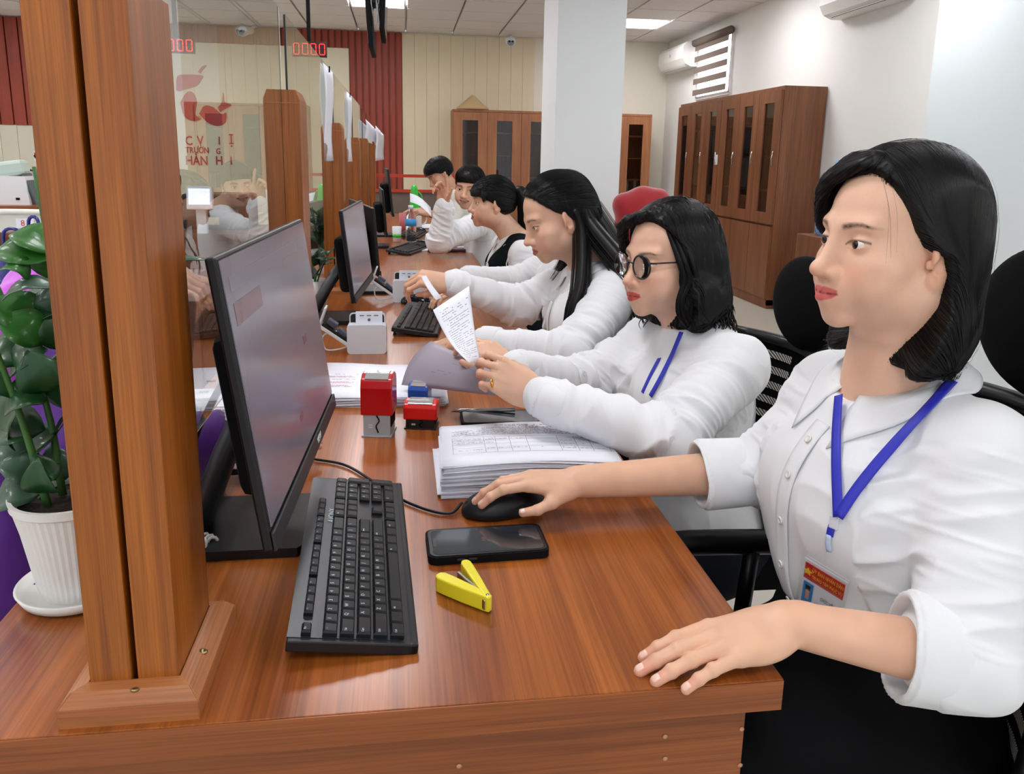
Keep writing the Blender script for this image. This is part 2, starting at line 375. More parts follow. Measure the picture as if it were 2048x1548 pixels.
def head_tint(V, T, skin=SKIN_A, lipc='#c4504e', brow=1., browc='#2b211e', blush=.25, male=False, smile=0.):
    R, O, sc = T; L = ((V-O)@R)/sc; n = len(V); col = np.repeat(skin[None], n, 0)
    col = col*(1+.05*vnoise(L*.7)[:, None]*np.array([0.6, 1, 1.1]))*(1+.02*vnoise(L*6)[:, None])
    x = np.abs(L[:, 0]); y, z = L[:, 1], L[:, 2]; face = np.clip((y-5.5)/1.2, 0, 1)
    def bl(mask, c, a=1.):
        nonlocal col; m = (np.clip(mask, 0, 1)*a)[:, None]; col = col*(1-m)+np.array(c)[None]*m
    bl(np.exp(-(((x-4.0)/1.9)**2+((z+3.6)/1.5)**2))*face, skin*np.array([1.02, .74, .72]), blush*1.6)
    bl(np.exp(-((x/1.5)**2+((z+3.9)/1.0)**2))*np.clip(y-8.8, 0, 1), skin*np.array([1.0, .76, .74]), .5)
    bl(np.clip((x-6.9)/.6, 0, 1)*(z > -5)*(z < 2), skin*np.array([1.0, .78, .72]), .5)
    w = 1+.25*smile; up = .55*smile; xx = x/w
    top = -5.5-.1*(xx < .25)-.42*np.clip((xx-.4)/1.9, 0, 1)**1.3; bot = -7.52+.95*np.clip(xx/2.25, 0, 1)**1.8; mid = up*np.clip(xx/2.3, 0, 1)**1.5
    lip = np.clip((top+mid*1.2-z)/.14, 0, 1)*np.clip((z-bot-mid)/.14, 0, 1)*np.clip((2.3*w-x)/.2, 0, 1)*(y > 7.2)
    bl(lip, srgb(lipc)[:3], .9)
    crease = np.exp(-((z-(-6.45+up*1.3*np.clip(x/2.3, 0, 1)))/.09)**2)*(x < 2.35*w)*(y > 7.2)
    bl(crease, (.12, .02, .02) if smile <= .6 else (.1, .02, .02), .75)
    # brows: an arch, thinning outward
    by = 1.75+.45*np.sin(np.clip((x-1.3)/3.8, 0, 1)*2.2)-.25*np.clip((x-3.8)/1.4, 0, 1); th = (.42 if not male else .5)*(1-.55*np.clip((x-1.5)/3.8, 0, 1))
    b = np.clip(1.3-np.abs(z-by)/th, 0, 1)*np.clip((x-1.25)/.5, 0, 1)*np.clip((5.3-x)/.7, 0, 1)*(y > 4.8)
    bl(b*(.8+.25*vnoise(L*np.array([5, 5, 9]))), srgb(browc)[:3], .85*brow)
    # lash line along the upper edge of each opening
    q = ((x-3.15)/1.5)**2; edge = -.12+.46*np.sqrt(np.clip(1-q, 0, 1))+.04*(x-3.15)*1.6
    bl(np.exp(-((z-edge)/.14)**2)*(q < 1.12)*(y > 6.8), (.02, .015, .013), .85)
    bl(np.exp(-((z+.62-.05*(x-3))/.1)**2)*(q < .9)*(y > 6.8), skin*np.array([.75, .6, .55]), .35)
    return np.clip(col, 0, 1)
def make_eyes(par, T, look=(0, 1, 0)):
    R, O, sc = T; out = []
    mw, mi, mp = mat('eye_white', '#e6ddd6', .15, coat=.6), mat('iris_brown', '#2a1710', .12, coat=.25), mat('pupil', '#050404', .1, coat=.25)
    for s in (-1, 1):
        mb = MB(); r = 1.2; A = [180, 150, 120, 95, 75, 60, 48, 38, 29, 28.6, 20, 12, 11.8, 5, 0.01]
        l = unit(look); F = frame(np.cross(l, (0, 0, 1)), l); Rm = np.stack([F[:, 0], np.cross(l, F[:, 0]), l], 1)
        for i in range(len(A)-1):
            mb.cur = 0 if A[i+1] >= 28.6 else (1 if A[i+1] >= 11.8 else 2)
            p = [(r*math.sin(math.radians(a)), r*math.cos(math.radians(a))) for a in A[i:i+2]]
            V = []; n = 20
            for rr, z in p:
                for k in range(n): t = 2*math.pi*k/n; V.append((rr*math.cos(t), rr*math.sin(t), z))
            V = (np.array(V)@Rm.T+np.array([s*3.15, 6.88, -.12]))@R.T*sc+O
            mb.raw(V, [(k, (k+1) % n, n+(k+1) % n, n+k) for k in range(n)], True)
        out.append(mb.build('eye', [mw, mi, mp], par))
    return out
def hand_solid(S, W, X, Z, left, curl=(.15, .15, .15, .15), pip=None, dip=None, spread=(-.02, -.02, .0, .02), thumb=None, scale=1., k=.5, thin=1.):
    """a hand grown on the arm's solid. W wrist, X towards the fingers, Z out of the back of the hand. Returns fingertip frames for nails (cm space)"""
    F = frame(X, Z); m = -1 if left else 1
    # thumb side = F[:,1]*m' : for a right hand palm down pointing +X the thumb lies at +Y
    R = np.stack([F[:, 0], F[:, 1]*m, F[:, 2]], 1)
    S.T(R, np.array(W), .01*scale)
    e, c = S.ell, S.cap
    pip = pip or [q*1.3+.12 for q in curl]; dip = dip or [q*.6+.06 for q in curl]
    base = [(8.7, 2.7, .25), (9.1, .85, .45), (8.7, -1.0, .3), (7.9, -2.7, -.05)]
    ln = [(4.1, 2.4, 2.0), (4.5, 2.8, 2.1), (4.1, 2.6, 2.1), (3.3, 1.9, 1.8)]
    rr = [(.84, .74, .68, .55), (.86, .76, .69, .55), (.82, .72, .65, .52), (.72, .62, .56, .46)]
    c((-1.5, 0, 0), (1.2, 0, 0), 2.35, 2.45, 1, flat=((0, 0, 1), .72))
    e((3.2, .2, -.2), (3.6, 2.9, 1.35), 1.6); e((6.0, .2, -.15), (3.6, 3.6, 1.25), 1.4); e((3.0, 2.1, -.9), (2.9, 1.5, 1.25), 1.2); e((3.9, -2.4, -.8), (3.2, 1.3, 1.2), 1.2)
    for b in base: c((1.0, b[1]*.4, .1), (b[0]-.2, b[1], b[2]-.1), 1.05, .95, .9)
    nails = []
    for i in range(4):
        p = np.array(base[i], float); a = 0.; sp = spread[i]+[.06, .015, -.04, -.11][i]
        r = [q*thin for q in rr[i]]
        for j, (L, da) in enumerate(zip(ln[i], (curl[i], pip[i], dip[i]))):
            a += da; d = np.array([math.cos(a)*math.cos(sp), math.cos(a)*math.sin(sp), -math.sin(a)]); q = p+d*L
            c(p, q, r[j], r[j+1]*(1.0 if j < 2 else 1.12), .45 if j == 0 else .3)
            if j < 2: e(q+np.array([math.sin(a), 0, math.cos(a)])*.06, (.62, r[j+1]*1.06, r[j+1]*1.02), .35)
            p = q
        nrm = np.array([math.sin(a)*math.cos(sp), math.sin(a)*math.sin(sp), math.cos(a)])
        nails.append((p-d*.35+nrm*r[3]*.86, d, nrm, r[3]))
    tb, tm, ti, tt = thumb or ((1.8, 2.2, -.7), (4.6, 4.4, -1.2), (7.2, 5.5, -1.4), (9.4, 5.9, -1.6))
    tb, tm, ti, tt = [np.array(q, float) for q in (tb, tm, ti, tt)]
    c(tb, tm, 1.35, 1.1, 1.3); c(tm, ti, 1.0, .86, .6); c(ti, tt, .86, .7, .3); e(ti, (.9, .9, .85), .3)
    d = unit(tt-ti); nz = unit(np.cross(d, (0, 0, 1))) if abs(d[2]) < .9 else np.array([0, 1, 0.]); nrm = unit(np.array([0, .35, 1.])-d*(d@np.array([0, .35, 1.])))
    nails.append((tt-d*.15+nrm*.62, d, nrm, .72))
    out = [((q@R.T)*.01*scale+np.array(W), R@d, R@n, r*.01*scale) for q, d, n, r in nails]
    S.T(np.eye(3), np.zeros(3), 1.); return out
def make_nails(par, nails, S=None):
    m = mat('fingernail', '#e9bfae', .25, coat=.4)
    for p, d, n, r in nails:
        if S is not None: p = S.snap(np.array(p)[None], -.0001, 3)[0]
        R = frame(d, n); mb = MB(); G = []
        for i, a in enumerate(np.linspace(-1, 1, 7)):
            row = []
            for b in np.linspace(-1, 1, 7):
                x = a*.0052; w = .0046*math.sqrt(max(0, 1-abs(a)**5*.6)); y = b*w
                row.append(np.array(p)+R@np.array([x+.001, y, .0007-(y/.0075)**2*.0035-(a*a)*.0004-(.0009 if abs(b) == 1 or abs(a) == 1 else 0)]))
            G.append(row)
        mb.grid(G).build('fingernail', m, par)
FOLDCACHE = {}
def cloth_displace(V, S, limbs, amp=.004, torso_amp=.0025, seed=0, h=.002):
    """creases: across each sleeve near its bends, long soft drapes on the torso. limbs = [(points, strength)]"""
    N = S.normal(V, .003); D = np.zeros(len(V)); best = np.full(len(V), 9.); 
    for li, (pts, st) in enumerate(limbs):
        P = np.array(pts, float); cum = 0
        for i in range(len(P)-1):
            a, b = P[i], P[i+1]; ab = b-a; L = np.linalg.norm(ab); t = np.clip((V-a)@ab/L**2, 0, 1); q = V-(a+t[:, None]*ab); d = np.linalg.norm(q, axis=1)
            u = frame(ab, (0.3, .2, 1)); s = cum+t*L; yy = q@u[:, 1]; zz = q@u[:, 2]
            n1 = vnoise(np.stack([s*34+yy*14+li*7+seed, yy*9+zz*6, zz*9+seed*3.1], 1)); n2 = vnoise(np.stack([s*80-zz*22+seed, yy*14, zz*14+li], 1))
            bend = .45+.75*np.exp(-((np.minimum(t*(i > 0)+(i == 0)*9, (1-t)*(i < len(P)-2)+(i == len(P)-2)*9))*L/.055)**2)
            f = ((1-np.abs(n1)*2.0)*.9+(1-np.abs(n2)*2)*.35)*bend*st
            m = d < best; m &= d < .12; D = np.where(m, f*amp, D); best = np.where(m, d, best); cum += L
    m = best > .119
    Q = V*np.array([9, 9, 3.5]); n = vnoise(Q+seed+vnoise(V*6)[:, None]*.8); n2 = vnoise(V*np.array([26, 26, 9])+seed)
    D = np.where(m, ((1-np.abs(n)*2)*.8+(1-np.abs(n2)*2)*.3)*torso_amp, D)
    return V+N*D[:, None]
def strands(S, roots, flow, step=.006, n=26, off=.0008, stop=None, jit=.15, seed=1, lift=0):
    """hair strands that run over the hair volume: march along flow(P, N), snapping back to the surface. returns (k, n, 3)"""
    rng = np.random.default_rng(seed); P = S.snap(roots, off, 3); out = [P.copy()]; J = rng.normal(size=P.shape)*jit; D0 = None
    for i in range(n-1):
        N = S.normal(P); D = flow(P, N)+J*.35; D = D-N*(D*N).sum(1)[:, None]; D /= np.linalg.norm(D, axis=1)[:, None]+1e-9
        if D0 is not None: D = D*.6+D0*.4; D /= np.linalg.norm(D, axis=1)[:, None]+1e-9
        D0 = D; P = P+D*step; v = S.value(P); P = P-N*(v-off)[:, None]*.8
        if stop is not None: P = np.where(stop(P)[:, None], out[-1]+D*0.0005, P)
        out.append(P.copy())
    return np.stack(out, 1)
def strand_mesh(name, paths, r, m, parent, tip=.25, wob=0, seed=0):
    """many hair strands as thin three-sided tapered tubes in one part"""
    P = np.asarray(paths, float); k, n = P.shape[:2]; rng = np.random.default_rng(seed)
    T = np.gradient(P, axis=1); T /= np.linalg.norm(T, axis=2)[..., None]+1e-9
    A = np.cross(T, np.array([.3, .5, .8])); A /= np.linalg.norm(A, axis=2)[..., None]+1e-9; B = np.cross(T, A)
    rr = (r*(.6+.8*rng.random(k)))[:, None]*(np.clip(np.linspace(.5, 1.6, n), 0, 1)*np.clip(np.linspace(3.2, tip, n), 0, 1))[None]
    V = np.stack([P+rr[..., None]*(math.cos(a)*A+math.sin(a)*B) for a in (0, 2.094, 4.189)], 2).reshape(-1, 3)
    b = (np.arange(k)[:, None]*n+np.arange(n-1)[None]).ravel()*3; Q = []
    for j in range(3): Q.append(np.stack([b+j, b+(j+1) % 3, b+3+(j+1) % 3, b+3+j], 1))
    return mesh_obj(name, V, np.concatenate(Q), m, parent, kind='stuff')
def hair_mat(): return mat('black_hair', '#080708', .42, spec=.32, sheen=0)

def cover_strands(Hh, V, T, P, k, r, flow, n=12, step=.008, zmin=-99, seed=0, off=.0006):
    """strands seeded evenly over the whole hair surface so every side shows hair flow"""
    rng = np.random.default_rng(seed); rt = V[rng.integers(0, len(V), k)]
    pt = strands(Hh, rt, flow, step, n, off, jit=.12, seed=seed+1, stop=lambda p: w2loc(T, p)[:, 2] < zmin); strand_mesh('hair_strands', pt, r, HAIR, P, .3)
# ---------------------------------------------------------------- shared outfit helpers
SKINM = attr_mat('skin', .42, .45, sss=.12)
SHIRT = mat('white_shirt_cotton', '#e6e8ea', .75, spec=.25, bump=(260, .12, .0008))
HAIR = hair_mat()
def headT(pos, fwd, up=(0, 0, 1), sc=.01):
    f = unit(fwd); u = np.array(up, float); u = unit(u-f*(u@f)); r = np.cross(f, u)   # +X = the person's right
    return np.stack([r, f, u], 1), np.array(pos, float), sc
def loc2w(T, p): R, O, sc = T; return (np.array(p, float)*sc)@R.T+O
def w2loc(T, P): R, O, sc = T; return ((np.asarray(P)-O)@R)/sc
def ribbon(pts, w, nrm, n=40, th=.0008, mb=None):
    """flat band of width w along pts, lying square to the surface normals nrm"""
    P = spline(pts, n); N = spline(nrm, n); T = np.gradient(P, axis=0); B = np.cross(T, N); B /= np.linalg.norm(B, axis=1)[:, None]
    G = np.stack([P-B*w/2, P-B*w/6, P+B*w/6, P+B*w/2], 1); return (mb or MB()).grid(G, th)
def collar(par, S, c, r, front, z0, z1, m, side, w0=.042, w1=.075, gap=.22, tipout=.3, rot=0, name='collar'):
    """one leaf of a shirt collar folded over the neckline; front = unit vector the chest faces"""
    f = unit(front); s = np.cross(f, (0, 0, 1)); G = []
    for u in np.linspace(0, 1, 26):
        th = gap+(math.pi-gap)*u; rad = f*math.cos(th)+s*side*math.sin(th)
        base = np.array(c)+np.array([0, 0, z0+(z1-z0)*(1-math.cos(th))/2])+rad*np.array([r, r, 0])
        k = math.exp(-u*5.5); w = w0+(w1-w0)*k; dirn = unit(rad*(1-.25*k)+s*side*tipout*k+f*.2*k-np.array([0, 0, .75+.6*k]))
        row = [base-np.array([0, 0, .022])-rad*.003, base-np.array([0, 0, .008])-rad*.001, base+rad*.002+np.array([0, 0, .001])]
        for v in np.linspace(.12, 1, 7): row.append(base+rad*.006+dirn*w*v)
        G.append(row)
    G = np.array(G); sh = G[:, 4:].shape; Q = G[:, 4:].reshape(-1, 3)
    for _ in range(4): v = S.value(Q); Q = Q+S.normal(Q, .003)*np.maximum(.0045-v, 0)[:, None]
    G[:, 4:] = Q.reshape(sh)
    for j in range(3): G[:, 4:][1:-1] = G[:, 4:][1:-1]*.5+(G[:, 4:][2:]+G[:, 4:][:-2])*.25
    return MB().grid(G, .0016).build(name, m, par)
def strip_on(S, pts, w, m, name, par, th=.0012, n=40, off=.001, label=None, bulge=0):
    P = S.snap(spline(pts, n), off+th/2, 3); N = S.normal(P, .004); P[1:-1] = (P[1:-1]*2+P[2:]+P[:-2])/4
    T = np.gradient(P, axis=0); B = np.cross(T, N); B /= np.linalg.norm(B, axis=1)[:, None]
    G = np.stack([P+B*w*t for t in (-.5, -.25, 0, .25, .5)], 1); sh = G.shape; G = S.snap(G.reshape(-1, 3), off+th/2, 2).reshape(sh)
    return MB().grid(G, th).build(name, m, par, label)
def button(par, S, p, r=.0055, off=.002):
    p = S.snap(np.array(p)[None], off, 3)[0]; n = S.normal(p[None])[0]; F = frame(n, (0.1, 0, 1)); R = np.stack([F[:, 1], F[:, 2], F[:, 0]], 1)
    MB().lathe([(0, .0012), (r*.55, .001), (r*.7, .0018), (r, .0014), (r, 0), (0, -.001)][::-1], p, 16, R).build('button', mat('pearl_button', '#e8e6e0', .25), par)
def rolled_cuff(name, par, a, b, r0, r1, hole, m, L=None, seed=0, arm=None, h=.0022, amp=.003):
    """turned-up sleeve end: a flat-ended band with an open mouth round the forearm"""
    S = Solid(); a = np.array(a, float); b = np.array(b, float); u = unit(b-a)
    S.cyl(a, b, r0, r1, .004); S.cyl(a+u*.006, b-u*.006, r0+.0035, r1+.0035, .004)
    S.cyl(a-u*.02, b+u*.02, hole, hole+.004, .004, 's')
    V, Q = S.mesh(h); N = S.normal(V); n = vnoise(V*28+seed)+.5*vnoise(V*60+seed); V = V+N*(n*amp*.4)[:, None]
    F = frame(u, (0, 0, 1)); ang = np.arctan2((V-a)@F[:, 1], (V-a)@F[:, 2]); t = (V-a)@u
    rad = (V-a)-np.outer(t, u); V = V+rad*(.07*np.sin(ang*2+seed)+.04*np.sin(ang*3+seed*2))[:, None]
    return mesh_obj(name, V, Q, m, par)
# ---------------------------------------------------------------- nearest woman
def build_w1():
    P0 = thing('person', 'nearest woman with a straight black bob, rolled white sleeves and a blue lanyard', 'person', (.68, .93, .45))
    P = thing('x', None, None); bpy.data.objects.remove(P); P = P0
    inv = -np.array([.68, .93, .45])
    T = headT((.615, .905, 1.197), (-1, -.06, .02), (-.03, 0, 1), .0101)
    lsh, lel, lwr = (.668, .775, .955), (.592, .672, .772), (.418, .728, .792)
    rsh, rel, rwr = (.645, 1.05, .955), (.562, 1.090, .816), (.262, 1.098, .806)
    B = Solid(); B.T(*T); head_solid(B, jaw=1.02, smile=.2, lip=1.15); B.T(np.eye(3), np.zeros(3), 1)
    nb = loc2w(T, (0, -1.5, -6)); B.cap(nb, (.648, .915, 1.0), .053, .056, .03); B.cap((.648, .915, 1.0), (.65, .915, .95), .058, .075, .04)
    for s in (-1, 1): B.cap(loc2w(T, (s*5.2, -1.5, -6)), (.60, .915+s*.012, .985), .014, .011, .03)
    B.ell((.64, .912, .80), (.09, .12, .2), .03)
    for a in ((.66, .79, .95), (.645, 1.03, .95)): B.cap((.65, .915, .97), a, .035, .035, .04)
    B.chain([lsh, lel], [.038, .036], .02); B.cap(lel, lwr, .038, .0245, .02, flat=(unit((0.1, -.3, 1)), .93)); B.chain([rsh, rel], [.038, .036], .02); B.cap(rel, rwr, .037, .0245, .02)
    nl = hand_solid(B, lwr, (-1, -.12, -.17), (-.12, -.08, 1), True, (.05, .06, .06, .08), (.2, .16, .16, .2), (.12, .1, .1, .12), (-.045, -.01, .025, .05),
                    thumb=((2, 2.2, -.8), (4.8, 3.9, -1.5), (7.2, 4.7, -1.7), (9.3, 5.0, -1.9)), scale=.95, thin=1.13)
    nr = hand_solid(B, rwr, (-1, .10, .02), (.0, 0, 1), False, (.16, .2, .25, .3), (.38, .40, .45, .45), (.25, .25, .25, .25), (.03, .0, -.02, -.03),
                    thumb=((2, 2.2, -.9), (4.6, 4.2, -2.0), (7.0, 5.2, -2.9), (9.4, 5.3, -3.4)), scale=.9, thin=1.1)
    hb = loc2w(T, (0, 0, 0)); reg = [(hb-.135, hb+.135, .0013), (np.array([.55, .75, .92]), np.array([.76, 1.08, 1.075]), .003)]
    reg += [((.225, .63, .725), (.56, .82, .86), .0013), ((.53, .60, .70), (.75, .9, 1.0), .005), ((.06, 1.0, .74), (.47, 1.17, .87), .0013), ((.44, 1.0, .76), (.72, 1.12, 1.0), .005)]
    V, Q = merge([B.mesh(h, l, u) for l, u, h in reg])
    col = head_tint(V, T, lipc='#cf5a57', blush=.3, brow=1.15, smile=.2, browc='#1e1513'); hands = V[:, 2] < .93
    col[hands] = (SKIN_A*np.array([.97, .93, .9]))*(1+.05*vnoise(V[hands]*60)[:, None])
    for p, d, n, r in nl+nr:
        q = np.exp(-(((V-p)**2).sum(1)/.012**2)); col = col*(1-.22*q[:, None]*np.array([0, 1, .9]))
    wr = np.abs(np.sin(0))
    body = mesh_obj('body', V, Q, SKINM, P, col); eyes = make_eyes(P, T)
    make_nails(P, nl, B); make_nails(P, nr, B)
    # shirt
    S = Solid(); S.ell((.635, .912, .86), (.112, .152, .15), .05); S.ell((.63, .915, .76), (.113, .135, .115), .08)
    for s in (-1, 1): S.ell((.575, .912+s*.065, .865), (.065, .07, .07), .06)
    S.cap((.65, .915, .985), lsh, .052, .055, .05); S.cap((.648, .915, .985), rsh, .052, .055, .05)
    S.chain([lsh, lel], [.060, .051], .03); S.chain([rsh, rel], [.058, .052], .03)
    le = np.array(lel); lw = np.array(lwr); re = np.array(rel); rw = np.array(rwr)
    S.cap(le, le+(lw-le)*.08, .052, .050, .02); S.cap(re, re+(rw-re)*.16, .05, .045, .02)
    S.ell((.625, .912, 1.02), (.062, .058, .05), .02, 's')
    V, Q = S.mesh(.003); V = cloth_displace(V, S, [([lsh, lel], 1.3), ([rsh, rel], 1.3)], .0088, .0048, 2)
    shirt = mesh_obj('shirt', V, Q, SHIRT, P)
    rolled_cuff('rolled_cuff', P, le+(lw-le)*.0, le+(lw-le)*.36, .052, .056, .046, SHIRT, seed=1)
    rolled_cuff('rolled_cuff', P, re+(rw-re)*.02, re+(rw-re)*.37, .048, .051, .042, SHIRT, seed=4)
    for s in (-1, 1): collar(P, S, (.645, .915, 0), .064, (-1, -.05, 0), 1.0, 1.055, SHIRT, s, w0=.035, w1=.085, gap=.28, tipout=.25)
    strip_on(S, [(.50, .905, 1.0-.06*i) for i in range(6)], .03, SHIRT, 'placket', P, off=.0045)
    for i in range(6): button(P, S, (.5, .905, .955-.065*i), off=.0065)
    # lanyard and badge
    LB = mat('lanyard_blue', '#2a2fb4', .5)
    V1 = [S.cast(x, y, .0145) for x, y in ((1905, 760), (1870, 800), (1840, 830), (1810, 862), (1782, 895), (1755, 925), (1705, 985), (1676, 1034))]; V2 = [S.cast(x, y, .0135) for x, y in ((1677, 790), (1672, 850), (1671, 920), (1674, 980), (1676, 1034))]
    for pts in (V1, V2):
        pts = np.array(pts); pts[1:-1] = pts[1:-1]*.5+(pts[2:]+pts[:-2])*.25; ribbon(np.array(pts), .0125, S.normal(np.array(pts), .01), 40, .0008).build('lanyard', LB, P)
    k = S.cast(1668, 1045, .014); F = frame((0, 0, 1), S.normal(k[None], .01)[0]); MB().box(k, (.016, .011, .004), F, .001).build('lanyard_clasp', mat('clear_plastic_white', '#d8dde6', .3), P)
    pts = [S.cast(x, y, .0125) for x, y in ((1664, 1052), (1661, 1062), (1659, 1072))]; ribbon(np.array(pts), .009, S.normal(np.array(pts), .01), 6, .001).build('lanyard', LB, P)
    pts = [S.cast(x, y, .0125) for x, y in ((1658, 1070), (1656, 1088), (1658, 1104))]; ribbon(np.array(pts), .006, S.normal(np.array(pts), .01), 6, .0018).build('badge_clip', mat('badge_clip_plastic', '#b9cbe6', .2), P)
    # card plane from three surface points
    a, b, c = [S.cast(x, y, .009) for x, y in ((1612, 1112), (1700, 1165), (1600, 1215))]
    ex = unit(b-a); ez = unit(np.cross(ex, c-a)); ez = ez if ez@_f < 0 else -ez; ey = np.cross(ez, ex); R = np.stack([ex, ey, ez], 1)
    W, H = np.linalg.norm(b-a)*.98, abs((c-a)@ey)*1.08; o = a+ex*W/2-ey*H/2+ez*.002; CW = mat('card_white', '#e9ebf2', .3)
    bad = MB().box(o, (W, H, .0008), R, .0003).build('badge_card', CW, P)
    def onb(x, y, w, h, m, nm, z=.0009, bev=0): return MB().box(o+R@np.array([(x-.5)*W+w*W/2, (.5-y)*H-h*H/2, z]), (w*W, h*H, .0004), R, bev).build(nm, m, bad)
    onb(.04, .05, .92, .27, mat('badge_red', '#c4262b', .4), 'badge_header'); onb(.06, .37, .24, .38, mat('badge_photo_blue', '#3a86c8', .4), 'badge_portrait')
    pf = mat('badge_face', '#c99a80', .5)
    MB().box(o+R@np.array([(.18-.5)*W, (.5-.57)*H, .0014]), (.09*W, .17*H, .0004), R, .0002).build('badge_portrait_face', pf, bad); MB().box(o+R@np.array([(.18-.5)*W, (.5-.455)*H, .0014]), (.12*W, .08*H, .0004), R, .0002).build('badge_portrait_hair', mat('badge_hair', '#1a1618', .6), bad)
    ye = mat('badge_yellow', '#f0c93a', .4); st = [((.5 if i % 2 else 1)*math.cos(math.pi/2+i*math.pi/5)*.065*H, (.5 if i % 2 else 1)*math.sin(math.pi/2+i*math.pi/5)*.065*H) for i in range(10)]
    MB().prism(st, .0012, .0016, 2, R, o+R@np.array([-.38*W, .31*H, 0])).build('badge_star', ye, bad)
    bk = mat('badge_ink', '#23325e', .5); rd = mat('badge_ink_red', '#b5333a', .5)
    for t, x, y, sz, mm in (('ỦY BAN NHÂN DÂN', .58, .13, .09, ye), ('TRUNG TÂM PHỤC VỤ', .58, .24, .08, ye), ('CHỨC VIÊN', .66, .52, .075, bk), ('BÙI THỊ BÔNG', .66, .68, .10, bk), ('0001', .66, .86, .08, rd)):
        text_mesh(t, sz*H, mm, 'badge_lettering', bad, o+R@np.array([(x-.5)*W, (.5-y)*H, .0014]), R, depth=.0001, xs=.46)
    hol = MB(); hol.box(o+R@np.array([0, .02*H, .003]), (W*1.10, H*1.28, .0006), R, .0003); hol.build('badge_holder', mat('clear_film', '#ffffff', .05, trans=1, ior=1.2, alpha=.22), P)
    # trousers
    Tr = Solid(); Tr.ell((.68, .92, .53), (.16, .18, .11), .05); Tr.ell((.64, .915, .64), (.118, .138, .10), .06)
    Tr.chain([(.66, .83, .535), (.30, .84, .53), (.27, .84, .1)], [.088, .068, .055], .04); Tr.chain([(.66, 1.01, .535), (.30, 1.0, .53), (.25, 1.0, .1)], [.088, .068, .055], .04)
    V, Q = Tr.mesh(.008); mesh_obj('trousers', V, Q, mat('black_trousers', '#08080a', .85, spec=.15), P)
    # hair: one flowing volume cut back to the hairline, then thousands of strands over it
    Hh = Solid(); Hh.T(*T); e, c = Hh.ell, Hh.cap
    e((0, -1.0, 3.6), (8.3, 9.9, 8.9), 1)
    e((0, -2.6, -3.5), (8.9, 8.2, 10.5), 3); e((0, -3.0, -10.5), (9.2, 7.0, 6.0), 3)
    for s in (-1, 1): e((s*8.0, -.6, -11.2), (2.2, 4.3, 5.6), 2.)
    yb = lambda z: np.interp(z, [-17.5, -15, -11, -7, -3, -1, 0, 2, 4, 6, 8, 9.6, 11, 14], [2.4, 2.0, .4, -1.1, -1.3, -.6, 1.5, 2.9, 3.7, 4.6, 5.6, 6.8, 9, 12])
    def cut(p):
        lim = yb(p[:, 2]); far = np.clip(p[:, 0]/3, 0, 1); lim = lim+far*np.clip(1-np.abs(p[:, 2]-3.5)/6, 0, 1)*2.6
        return (p[:, 1]-lim)*.75
    Hh.func(cut, (-12, -16, -20), (12, 20, 16), .5); Hh.func(lambda p: -(p[:, 2]+15.4+.22*p[:, 1]), (-12, -16, -20), (12, 20, 16), .6)
    # swept fringe falling to the far temple
    for a, b, cc, dd in (((-1.4, 6.2, 9.6), (3.4, 7.5, 7.9), (6.5, 6.0, 3.4), (6.9, 5.0, .4)), ((-1.6, 5.4, 10.2), (3.0, 6.2, 9.2), (6.7, 4.4, 4.4), (7.2, 3.4, 0)), ((-1.2, 6.8, 9.2), (3.6, 8.1, 7.0), (6.3, 6.8, 3.2), (6.7, 6.0, .9))):
        pp = spline([a, b, cc, dd], 10); Hh.chain(pp, np.interp(np.arange(10), [0, 4, 9], [.7, .65, .22]), .8)
    Hh.T(np.eye(3), np.zeros(3), 1)
    V, Q = Hh.mesh(.0022); L = w2loc(T, V); N = Hh.normal(V); g = vnoise(np.stack([L[:, 0]*3.2, L[:, 1]*3.2, L[:, 2]*.35], 1)); V = V+N*(g*.0004)[:, None]
    mesh_obj('hair', V, Q, HAIR, P)
    R, O, sc = T; rng = np.random.default_rng(3)
    def flow(p, N):
        l = w2loc(T, p); part = np.stack([(l[:, 0]+1.5)*.32, l[:, 1]*0-.12*np.clip(6-l[:, 2], 0, 5), -1.1+0*l[:, 0]], 1); up = l[:, 2] > 8.5
        part[up, 2] = -.35; part[:, 0] += np.where(up, np.sign(l[up.argmax()*0:, 0]+1.5)*.6, 0) if len(l) else 0
        fr = (l[:, 1] > 5.2) & (l[:, 2] > 2); part[fr] = part[fr]*.4+np.array([.9, .1, -.6]); return part@R.T
    k = 4200; u = rng.random(k); a = rng.random(k)*2*np.pi; zz = 11.5-8.5*u**1.5
    rt = np.stack([np.cos(a)*8.5*np.sqrt(np.clip(1-(zz/12.4)**2, 0, 1)), -1+np.sin(a)*9.5*np.sqrt(np.clip(1-(zz/12.4)**2, 0, 1)), zz], 1); rt = rt[rt[:, 1] < 6.6]
    pt = strands(Hh, loc2w(T, rt), flow, .0085, 34, .0007, jit=.10, seed=5, stop=lambda p: w2loc(T, p)[:, 2] < -15.6)
    strand_mesh('hair_strands', pt, .0005, HAIR, P, .4)
    cover_strands(Hh, V, T, P, 2600, .0005, flow, zmin=-15.4, seed=77)
    # loose flyaways
    pts = []
    fly = strands(Hh, V[rng.integers(0, len(V), 70)], flow, .011, 16, .0035, jit=.3, seed=31); strand_mesh('loose_hairs', fly, .00016, HAIR, P, .5)
    for i in range(0):
        a = rng.random()*2*np.pi; s0 = np.array([math.cos(a)*5, -2+math.sin(a)*5, 10.0]); s1 = s0*np.array([1.5, 1.5, .95])+np.array([0, 0, -.6+.5*rng.random()]); s2 = s1+np.array([0, -2.5*rng.random(), -6-8*rng.random()])*1.0; s2[:2] *= 1.12
        pts.append(loc2w(T, spline([s0, s1, s2], 14)))
